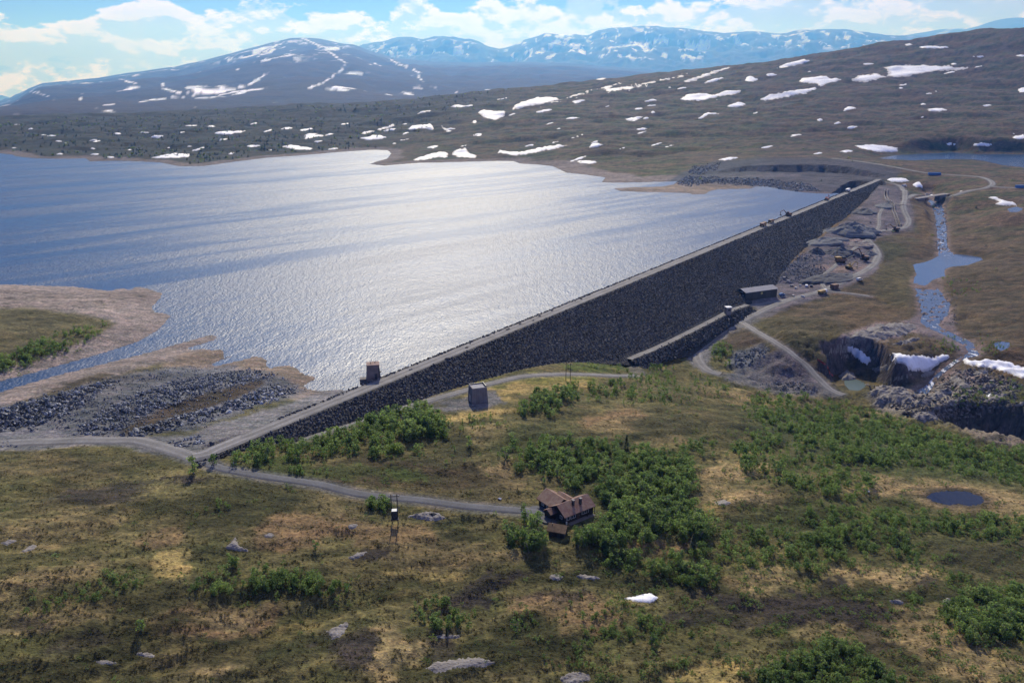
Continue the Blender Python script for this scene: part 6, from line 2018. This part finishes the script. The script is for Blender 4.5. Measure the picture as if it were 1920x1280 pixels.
for x, y in ((-.9, -1.5), (1.6, -1.9)):
    ch = box('chimney', w0[1], M_steel, (.62, .7, 2.4), (x, y, 3.2))
    box('chimney_cap', w0[1], M_conc, (.82, .9, .16), (x, y, 5.6))
yw = -(D_ - .6) / 2 - .03
for x, wd, n in ((-4.3, 1.1, 1), (-2.4, 1.9, 2), (2.3, 2.6, 3)):
    window(w0[0], (x, yw, .95), wd, 1.15, 0, M_white, n)
door = box('door', lodge, flat('door_brown', (.07, .03, .02), .6), (1.0, .08, 2.0), (-.4, yw, .05)); box('handle', door, M_white, (.05, .06, .14), (.38, -.05, 1.0))
for y in (-1.6, 1.2):
    window(w0[0], (-LA_ / 2 - .03, y, .95), 1.1, 1.1, -math.pi / 2, M_white, 2)
for y in (D_ / 2 + 1.6, D_ / 2 + 4.0):
    window(w1[0], (-LA_ / 2 + .40 - .03, y, .95), 1.1, 1.1, -math.pi / 2, M_white, 2)
for x in (LA_ / 2 - 2.6, LA_ / 2 - 1.2, LA_ / 2 + .2):
    box('veranda_post', lodge, M_wood, (.14, .14, 2.35), (x, yw - .45, -.1))
box('veranda_rail', lodge, M_wood, (2.9, .08, .1), (LA_ / 2 - 1.2, yw - .45, .85))
box('terrace', lodge, flat('grey_deck', (.12, .11, .10), .8), (LA_ * .9, 1.6, .22), (.4, yw - .75, -.18))
box('barrel', lodge, M_white, (.4, .4, .9), (-LA_ / 2 + .3, yw - .35, 0.02), 0, .08)
# ---- shed
q = hit([1046], [1001])[0]
shed = empty('shed', (q[0], q[1], q[2]), math.atan2(ax[1], ax[0]) - .95)
tag(shed, 'small dark shed with a tan sod roof below the lodge', 'shed')
s0 = gable(shed, 4.6, 3.6, 2.0, 3.1, .5, (0, 0), 'x', .25, ('wall', 'roof'), M_wood, M_turf)
box('door', shed, M_steel, (.9, .07, 1.7), (.6, -1.83, 0)); box('vent_pipe', s0[1], M_steel, (.18, .18, .9), (-1.5, -.6, 2.7)); box('fascia', s0[1], M_white, (.06, 2.2, .12), (-2.84, -1.0, 2.25), 0, 0, (1, 1), .54)

# ---- concrete hut
g = float(ground_z(*hit([893], [752])[0][:2]))
c0 = at(885.5, 757.5, g)[:2]; c1 = at(914, 754, g)[:2]
ax = c1 - c0; L = float(np.hypot(*ax)); ax /= L; ay = np.array([-ax[1], ax[0]])
Dp = 5.8
cen = (c0 + c1) / 2 + ay * Dp / 2
hut = empty('concrete_hut', (cen[0], cen[1], g - .1), math.atan2(ax[1], ax[0]))
tag(hut, 'square battered concrete hut with flat grey roof on a gravel pad', 'building')
box('wall', hut, M_conc2, (L + .5, Dp + .5, 6.3), (0, 0, 0), 0, .06, (.90, .90))
box('roof', hut, M_roofg, (L * .86, Dp * .86, .12), (0, 0, 6.31))
lw, ld = L * .93, Dp * .95
for nm, sz, lc in (('parapet', (lw, .3, .55), (0, ld / 2 - .15, 6.32)), ('parapet', (.3, ld - .62, .9), (lw / 2 - .15, 0, 6.32)), ('parapet', (lw, .3, .35), (0, -ld / 2 + .15, 6.32)), ('parapet', (.3, ld - .62, .3), (-lw / 2 + .15, 0, 6.32))):
    box(nm, hut, M_steel if sz[2] > .5 else M_conc, sz, lc)
gt = box('garage_door', hut, flat('pale_door', (.34, .34, .35), .5), (.1, 2.6, 3.0), (-L / 2 - .22, .1, .1), 0, 0, (1, 1), 0, .055)
box('handle', gt, M_steel, (.06, .4, .1), (-.07, 0, 1.2))
for x in (-1.9, 0, 1.9):
    box('formwork_rib', hut, M_conc, (.14, .1, 6.0), (x, -Dp / 2 - .26, .1), 0, 0, (1, 1), -.05)
# ---- gate tower on the crest
p = at(706, 713, CREST - 1.2)
s_, w_ = dam_sw(p[0], p[1])
tx, ty = dam_pt(s_, min(w_, -HALF - 3.4))
tow = empty('gate_tower', (tx, ty, CREST - 1.6), math.atan2(dt[1], dt[0]) - .75)
tag(tow, 'weathered brown concrete gate tower on the lake side of the dam crest', 'tower')
box('shaft', tow, flat('brown_concrete', (.19, .150, .13), .9, .35, .5, 0, .3), (6.0, 5.2, 7.2), (0, 0, 0), 0, .05, (.84, .84))
box('roof', tow, flat('red_concrete', (.22, .15, .125), .9, .3, .5), (5.3, 4.7, .35), (0, 0, 7.21), 0, .04)
box('plinth', tow, M_conc2, (3.0, 3.0, 2.4), (-4.2, .4, -1.2)); box('door', tow, M_steel, (1.1, .12, 2.1), (1.0, -2.56, 1.7), 0, 0, (1, 1), -.055)
box('vent', tow, M_steel, (.3, .3, .6), (.9, .6, 7.57)); box('vent', tow, M_steel, (.2, .2, .9), (-.9, -.4, 7.57)); box('ladder', tow, M_steel, (.5, .06, 4.6), (2.3, -2.50, 1.6), 0, 0, (1, 1), -.055)

# ---- machine hall
g = float(ground_z(*hit([1422], [563])[0][:2]))
c0 = at(1397, 565, g)[:2]; c1 = at(1456, 557, g)[:2]
ax = c1 - c0; L = float(np.hypot(*ax)); ax /= L; ay = np.array([-ax[1], ax[0]])
Dp = 10.5
cen = (c0 + c1) / 2 + ay * Dp / 2
hall = empty('machine_hall', (cen[0], cen[1], g - .1), math.atan2(ax[1], ax[0]))
tag(hall, 'long dark hall with pale grey roof and a yellow stripe at the dam toe', 'building')
M_hall = flat('dark_cladding', (.022, .024, .028), .6, .2, 1.0)
h0 = gable(hall, L, Dp, 6.2, 7.8, .5, (0, 0), 'x', .2, ('wall', 'roof'), M_hall, M_roofg)
M_sky = flat('yellow_panel', (.50, .40, .12), .5, .15, 1.0)
box('skylight', h0[1], M_sky, (1.9, 5.2, .08), (.2, -2.75, 7.0), 0, 0, (1, 1), .297)
box('window', h0[0], M_sky, (1.6, .08, 1.5), (.2, -Dp / 2 - .05, 3.7))  # lit window, its light put into the yellow surface colour
box('gate', h0[0], M_steel, (4.2, .1, 4.4), (-5.5, -Dp / 2 - .06, .1)); box('gate', h0[0], M_steel, (4.2, .1, 4.4), (6.0, -Dp / 2 - .06, .1)); box('sign', h0[0], M_white, (.1, 1.6, 1.4), (-L / 2 - .07, -2.5, 2.6))
box('cornice', h0[0], M_white, (.1, Dp * .5, .25), (-L / 2 - .07, 0, 5.7))
# ---- tunnel portal
p = hit_s([1364], [594])[0]
por = empty('tunnel_portal', (p[0], p[1], p[2] - .5), math.atan2(dt[1], dt[0]) - .75)
tag(por, 'narrow pale concrete portal tower with a dark opening at the dam foot', 'portal')
sh = box('shaft', por, M_conc, (3.6, 3.2, 7.4), (0, 0, 0), 0, .04, (.95, .95)); box('roof', por, M_white, (4.0, 3.6, .3), (0, 0, 7.41), 0, .03)
box('window', por, M_glass, (1.8, .1, 1.2), (.1, -1.57, 5.2)); box('opening', por, M_glass, (1.7, .12, 2.4), (-.2, -1.64, .1))  # opening is a dark slab standing in for the shade inside
box('wing_wall', por, M_conc, (.5, 9.0, 3.4), (-2.3, -5.4, -1.6), -.25, .03, (1, 1), -.12); box('wing_wall', por, M_conc, (.5, 5.0, 2.6), (2.4, -3.6, -1.4), .3, .03, (1, 1), -.1)
cyl('mast', por, M_steel, .07, (1.5, 1.2, 7.6), (1.5, 1.2, 11.0))

# ---- pole transformer and power poles
q = hit([741], [981])[0]
tr = empty('pole_transformer', (q[0], q[1], q[2]), .12)
tag(tr, 'dark cabinet transformer mounted between two wooden poles beside the asphalt road', 'transformer')
for x in (-.85, .85):
    cyl('pole', tr, M_wood, .16, (x, 0, -.5), (x, 0, 9.6), .12)
    cyl('stay', tr, M_steel, .03, (x, 0, 8.6), (x * 2.6, -2.2, 0), .03, 6)
box('crossarm', tr, M_wood, (3.2, .2, .22), (0, -.18, 8.9))
cb = box('cabinet', tr, M_hall, (1.5, 1.3, 2.6), (0, -.85, 2.2), 0, .05); box('cabinet_roof', tr, flat('blue_grey_sheet', (.20, .24, .29), .5), (1.75, 1.6, .14), (0, -.85, 4.81), 0, .02)
box('platform', tr, M_wood, (2.3, 1.8, .18), (0, -.85, 2.01))
for x in (-1.3, 0, 1.3):
    cyl('insulator', tr, M_white, .08, (x, -.18, 9.12), (x, -.18, 9.5), .05, 8)
for k, (x, y, lab) in enumerate(((1061, 714, 'left of two tall wooden power poles by the toe road'), (1069, 716, 'right of two tall wooden power poles by the toe road'))):
    q = hit([x], [y])[0]
    t = empty('power_pole', (q[0], q[1], q[2]), .6); tag(t, lab, 'pole', 'power poles by the toe road')
    cyl('pole', t, M_wood, .15, (0, 0, -.4), (0, 0, 9.0), .1); box('crossarm', t, M_wood, (2.0, .14, .16), (0, 0, 8.2))
    for dx in (-.8, .8): cyl('insulator', t, M_white, .07, (dx, 0, 8.36), (dx, 0, 8.7), .05, 8)


# ---- machines
def on_crest(px, py):
    p = at(px, py, CREST)
    s, _ = dam_sw(p[0], p[1])
    x, y = dam_pt(s, -.8)
    return np.array([x, y, CREST + .12])


def excavator(px, py, rz, col, lab, sc=1.0, z=None, swing=.4, up=.6):
    q = hit_s([px], [py])[0]
    if z is not None: q = on_crest(px, py)
    t = empty('excavator', (q[0], q[1], q[2]), rz); t.scale = (sc,) * 3
    tag(t, lab, 'excavator')
    for y in (-1.2, 1.2):
        tk = box('track', t, M_rubber, (4.2, .7, .95), (0, y, 0), 0, .22)
        for x in (-1.4, 0, 1.4): cyl('roller', tk, M_steel, .28, (x, -.4, .45), (x, .4, .45))
    box('undercarriage', t, M_steel, (2.6, 1.7, .5), (0, 0, .55))
    box('house', t, col, (3.5, 2.7, 1.3), (-.4, 0, 1.1), 0, .15)
    box('counterweight', t, M_steel, (.7, 2.6, 1.2), (-2.3, 0, 1.15), 0, .15)
    cb = box('cab', t, col, (1.5, 1.1, 1.7), (.9, .8, 1.7), 0, .1); box('windscreen', cb, M_glass, (.05, .9, 1.1), (.77, 0, .4)); box('side_window', cb, M_glass, (1.1, .05, .9), (0, .57, .6))
    a = Vector((1.2, -.3, 2.0)); b = Vector((4.0, -.3, 2.0 + 3.6 * up + .8)); c = Vector((6.8, -.3, 2.6 + 1.6 * up)); d = Vector((6.3, -.3, .7 + 1.2 * up))
    for nm, p0, p1, r0, r1 in (('boom', a, b, .34, .28), ('boom', b, c, .28, .2), ('stick', c, d, .22, .16)):
        cyl(nm, t, col, r0, p0, p1, r1, 6)
    cyl('hydraulic_ram', t, M_steel, .1, (1.4, -.3, 1.4), b * .6 + a * .4, .1, 8)
    prism('bucket', t, M_steel, [(d.x - .6, d.z - .2), (d.x + .3, d.z + .1), (d.x + .4, d.z - .7), (d.x - .3, d.z - .9)], -.95, .35)
    return t


def truck(px, py, rz, cabm, bodym, lab, sc=1.0, z=None, group=None):
    q = hit_s([px], [py])[0] if z is None else on_crest(px, py)
    t = empty('dump_truck', (q[0], q[1], q[2]), rz); t.scale = (sc,) * 3
    tag(t, lab, 'truck', group)
    box('chassis', t, M_steel, (7.6, 1.2, .45), (0, 0, .8))
    cb = box('cab', t, cabm, (1.9, 2.4, 2.0), (3.0, 0, 1.0), 0, .15, (.92, .95)); box('windscreen', cb, M_glass, (.06, 2.0, .9), (.93, 0, .9))
    prism('tipper_body', t, bodym, [(-3.9, 1.6), (-3.2, 1.25), (1.4, 1.25), (1.7, 2.9), (-4.2, 2.6)], -1.25, 1.25)
    for x in (2.6, -1.4, -2.8):
        for y in (-1.1, 1.1):
            wl = cyl('wheel', t, M_rubber, .58, (x, y - .2, .58), (x, y + .2, .58), None, 14); cyl('hub', wl, M_steel, .26, (x, y - .24, .58), (x, y + .24, .58), None, 8)
    return t


def car(px, py, rz, col, lab, kind='car', ln=4.5, ht=1.6, z=None):
    q = hit_s([px], [py])[0]
    t = empty('parked_car' if kind == 'car' else 'van', (q[0], q[1], q[2] + .12), rz)
    tag(t, lab, kind)
    h = ht
    prism('body', t, col, [(-ln / 2, .35), (ln / 2, .35), (ln / 2, .8), (ln / 2 - 1.0, .95), (ln / 2 - 1.7, h), (-ln / 2 + .5, h), (-ln / 2, 1.0)], -.88, .88)
    prism('windows', t, M_glass, [(ln / 2 - 1.12, 1.0), (ln / 2 - 1.72, h - .08), (-ln / 2 + .55, h - .08), (-ln / 2 + .15, 1.02)], -.90, .90)
    for x in (-ln / 2 + .8, ln / 2 - .85):
        for y in (-.8, .8): cyl('wheel', t, M_rubber, .34, (x, y - .12, .34), (x, y + .12, .34), None, 12)
    for y in (-.6, .6): box('headlight', t, M_white, (.05, .3, .16), (ln / 2 + .0, y, .6))
    return t


ra = math.atan2(dt[1], dt[0])
excavator(1474, 405, ra + 2.5, M_brown, 'large rust-brown excavator with raised boom on the dam crest', 1.25, CREST, .4, .5)
truck(1427, 424, ra, M_yellow, M_brown, 'yellow-brown dump truck on the dam crest, nearer one', 1.15, CREST, 'dump trucks on the crest')
truck(1441, 418, ra + math.pi, M_yellow, M_brown, 'yellow-brown dump truck on the dam crest, the one next to the excavator', 1.1, CREST, 'dump trucks on the crest')
excavator(1549, 376, ra, M_orange, 'small orange excavator far out on the dam crest', 1.1, CREST, .3, .6)
truck(1590, 360, ra, M_white, M_white, 'white truck at the far end of the dam crest', 1.3, CREST)
excavator(1621, 487, 2.4, M_brown, 'brown excavator on the gravel yard beside the bend of the road', 1.5, None, .3, .9)
excavator(1679, 434, 2.9, M_brown, 'dark excavator on the upper stretch of the yard road', 1.35, None, .3, .5)
excavator(1592, 503, .4, M_yellow, 'yellow excavator in the middle of the gravel yard', 1.2, None, .3, .5)
truck(1542, 550, .55, M_white, M_yellow, 'white truck with yellow body parked by the road below the hall', 1.0)
car(1512, 537, 1.2, M_white, 'white car parked at the rock pile right of the hall', 'car', 4.6)
car(1521, 538, 1.2, M_steel, 'dark car parked next to the white one right of the hall', 'car', 4.6)
car(1611, 526, .5, M_white, 'white car alone on the side track of the yard road', 'car', 5.0, 1.9)
car(1466, 553, .4, M_blue2, 'pale blue car at the right end of the hall', 'car', 4.6)


def container(px, py, rz, col, sz, lab, name='container'):
    q = hit_s([px], [py])[0]
    t = empty(name, (q[0], q[1], q[2]), rz); tag(t, lab, 'container')
    box('shell', t, col, sz, (0, 0, .05), 0, .04)
    n = int(sz[0] / .8)
    for i in range(n): box('rib', t, col, (.2, .08, sz[2] * .9), (-sz[0] / 2 + .5 + i * (sz[0] - 1) / max(1, n - 1), -sz[1] / 2 - .045, .15))
    box('door', t, M_steel, (.06, sz[1] * .8, sz[2] * .85), (sz[0] / 2 + .035, 0, .15))


container(1564, 541, .55, M_brown, (5.2, 3.6, 3.2), 'dark brown container beside the yard road')
container(1752, 327, -.1, M_blue2, (16, 3, 3.2), 'long blue container row on the loop road beyond the dam')
container(1912, 353, .05, M_blue2, (11, 3, 3.4), 'blue container at the right edge beside the valley road')
container(1695, 350, .3, M_white, (5, 2.5, 2.6), 'small white cabin at the dam end by the snow patch')


def crusher(px, py, rz, lab):
    q = hit_s([px], [py])[0]
    t = empty('stone_crusher', (q[0], q[1], q[2]), rz); t.scale = (1.25,) * 3; tag(t, lab, 'crusher')
    box('undercarriage', t, M_rubber, (5.5, 2.8, .9), (0, 0, 0), 0, .2); box('body', t, M_brown, (7.5, 2.4, 1.8), (0, 0, .95), 0, .1); box('hopper', t, M_yellow, (3.2, 2.2, 1.3), (-2.4, 0, 2.76), 0, 0, (1.3, 1.4))
    box('engine', t, M_steel, (2.2, 2.2, 1.3), (1.8, 0, 2.76), 0, .1)
    cyl('conveyor', t, M_steel, .4, (3.2, 0, 1.5), (10, 0, 4.6), .3, 6); cyl('conveyor', t, M_white, .3, (-.5, 1.4, 1.6), (-3.5, 6.5, 3.8), .25, 6)


crusher(1576, 492, .25, 'brown stone crusher with two conveyors in the gravel yard')


def heap(px, py, r, h, mat, lab, asp=1.0, rz=0.0, seed=0):
    q = hit_s([px], [py])[0]
    nr_, na_ = 12, 36
    V = [(0, 0, h)]; F_ = []
    for i in range(1, nr_ + 1):
        for j in range(na_):
            a = 6.2832 * j / na_
            f = i / nr_
            rr = r * f * (1 + .5 * float(fbm(np.array([math.cos(a) * 1.3 + seed]), np.array([math.sin(a) * 1.3]), 3, 77)[0]))
            z = h * (1 - f) ** .8 * (1 + .6 * float(fbm(np.array([rr * math.cos(a) / r * 3 + seed * 3]), np.array([rr * math.sin(a) / r * 3]), 3, 78)[0])) - (.8 if i == nr_ else 0)
            V.append((rr * math.cos(a) * asp, rr * math.sin(a), z))
    for j in range(na_): F_.append((0, 1 + j, 1 + (j + 1) % na_))
    for i in range(nr_ - 1):
        for j in range(na_):
            b = 1 + i * na_; c = b + na_
            F_.append((b + j, c + j, c + (j + 1) % na_, b + (j + 1) % na_))
    o = mesh_obj('gravel_heap', V, F_, mat)
    o.location = (q[0], q[1], q[2] - .3); o.rotation_euler = (0, 0, rz)
    tag(o, lab, 'gravel heap')


M_hg = flat('crushed_stone', (.115, .122, .128), .95, .3, 1.2, 0, .7)
M_hd = flat('dark_crushed_stone', (.065, .068, .075), .95, .3, 1.2, 0, .7)
M_hs = flat('sandy_gravel', (.19, .165, .145), .95, .25, 1.2, 0, .5)
heap(1596, 436, 19, 9.5, M_hg, 'tallest grey cone of crushed stone in the works yard', 1.5, .3, 1)
heap(1604, 458, 11, 3.0, M_hs, 'flat pale sandy gravel heap in front of the tallest cone', 1.4, 0, 2)
heap(1572, 474, 11, 5.0, M_hd, 'dark ridge of crushed stone in the middle of the yard', 1.7, .2, 3)
heap(1588, 478, 8, 4.0, M_hg, 'grey gravel heap at the right end of the dark ridge', 1.3, 0, 4)
heap(1531, 475, 6.5, 5.0, M_hd, 'small black gravel heap beside the rock pile', 1.2, 0, 5)
heap(1631, 476, 5.5, 3.0, M_hg, 'small blue-grey gravel heap inside the road bend', 1.3, 0, 6)
heap(1560, 520, 13, 3.5, M_hd, 'long dark bank of stone along the yard road', 2.0, .45, 7)
heap(1548, 452, 12, 4.0, M_hg, 'low grey bank of gravel left of the tallest cone', 2.0, .6, 8)
heap(1620, 398, 13, 4.5, M_hd, 'dark gravel bank near the far end of the dam', 1.5, .8, 9)
heap(1660, 385, 11, 3.0, M_hg, 'pale grey gravel bank beside the road near the dam end', 1.6, 1.0, 10)

# ---- bridge over the river
b0 = hit([1715], [373])[0]; b1 = hit([1775], [367])[0]
mid = (b0 + b1) / 2; dv = b1 - b0; L = float(np.hypot(dv[0], dv[1])); rz = math.atan2(dv[1], dv[0])
br = empty('road_bridge', (mid[0], mid[1], 0), rz)
tag(br, 'low concrete road bridge across the river above the rapids', 'bridge')
zt_ = max(b0[2], b1[2]) + .5
box('deck', br, M_conc, (L, 6.8, .7), (0, 0, zt_ - .55), 0, .04)
for x in (-L * .36, L * .3):
    box('abutment', br, M_conc2, (L * .2, 6.2, 7.0), (x, 0, zt_ - 7.5))
for y in (-3.2, 3.2):
    rl_ = box('railing', br, M_steel, (L, .1, .12), (0, y, zt_ + 1.1))
    for i in range(9): box('post', rl_, M_steel, (.1, .1, .95), (-L / 2 + .4 + i * (L - .8) / 8, 0, -.95))
# ---- red safety netting on the gorge road
ln_ = hit(*np.array([(1532, 676), (1545, 684), (1553, 693), (1556, 703), (1562, 706)], float).T)
ln_ = smooth_line(ln_, 2.0)
nt = empty('safety_fence', tuple(ln_[0])); tag(nt, 'sagging red safety netting along the edge of the gorge road', 'fence')
for i in range(len(ln_) - 1):
    a = ln_[i] - ln_[0]; b = ln_[i + 1] - ln_[0]
    mesh_obj('net_panel', [(a[0], a[1], a[2] + .15), (b[0], b[1], b[2] + .15), (b[0], b[1], b[2] + 1.3), (a[0], a[1], a[2] + 1.2), (a[0], a[1] + .06, a[2] + .15), (b[0], b[1] + .06, b[2] + .15), (b[0], b[1] + .06, b[2] + 1.3), (a[0], a[1] + .06, a[2] + 1.2)],
             [(0, 1, 2, 3), (7, 6, 5, 4), (3, 2, 6, 7), (0, 4, 5, 1)], M_red, nt)
    if i % 2 == 0: cyl('post', nt, M_steel, .05, (a[0], a[1] + .1, a[2] - .3), (a[0], a[1] + .1, a[2] + 1.5))
# ---- loose pale things
for x, y, s, mat, nm, lab, ct in ((937, 936, .75, M_white, 'white_boulder', 'round white boulder on the grass above the asphalt road', 'boulder'), (1627, 922, .8, M_white, 'white_boulder', 'round white boulder on the tan ground left of the tarn', 'boulder'),
                               (812, 967, 1.3, M_dark, 'dark_boulder', 'dark block standing on the pale rock knoll', 'boulder'), (437, 868, .45, M_white, 'white_boulder', 'small white stone at the start of the asphalt road', 'boulder'),
                               (1322, 640, .8, M_white, 'white_boulder', 'small white block beside the yard road bend', 'boulder')):
    q = hit([x], [y])[0]
    o = new_obj(nm, RM[2].copy(), mat); o.location = (q[0], q[1], q[2] + s * .3); o.scale = (s, s * .9, s * .8); tag(o, lab, ct)
PIPES = [(1478, 528), (1484, 537), (1492, 541), (1487, 556), (1505, 557), (1470, 522), (1500, 536)]
pl_ = ['leftmost white crate', 'white crate under the leftmost one', 'pale crate in the middle', 'pale crate by the road', 'pale long crate below the road', 'uppermost white crate', 'pale crate nearest the parked cars']
for i, (x, y) in enumerate(PIPES):
    q = hit([x], [y])[0]
    t = empty('supply_crate', tuple(q), random.uniform(0, 3)); tag(t, pl_[i] + ' of the supplies right of the hall', 'crate', 'supplies right of the hall')
    box('crate_box', t, M_white if i % 2 == 0 else M_conc, (2.4, 1.3, 1.0), (0, 0, .1), 0, .04); box('lid', t, M_roofg, (2.5, 1.4, .1), (0, 0, 1.11)); box('skid', t, M_wood, (2.2, .2, .12), (0, .4, 0)); box('skid', t, M_wood, (2.2, .2, .12), (0, -.4, 0))

# ---- spillway walls at the far end of the dam
sp = empty('spillway', tuple(hit([1661], [357])[0])); tag(sp, 'pale crooked concrete spillway channel below the far end of the dam', 'spillway')
for off in (0, 5):
    pts = hit(*np.array([(1659 + off, 357), (1658 + off, 368), (1662 + off, 377), (1671 + off, 384), (1673 + off, 397), (1679 + off, 412), (1684 + off, 424)], float).T) - np.array(sp.location)
    pts = smooth_line(pts, 5.0)
    for i in range(len(pts) - 1):
        a, b_ = pts[i], pts[i + 1]
        L = float(np.hypot(*(b_ - a)[:2]))
        box('wall_segment', sp, M_conc, (L + .05, .8, 3.2), tuple((a + b_) / 2 - np.array([0, 0, 1.4])), math.atan2(b_[1] - a[1], b_[0] - a[0]))
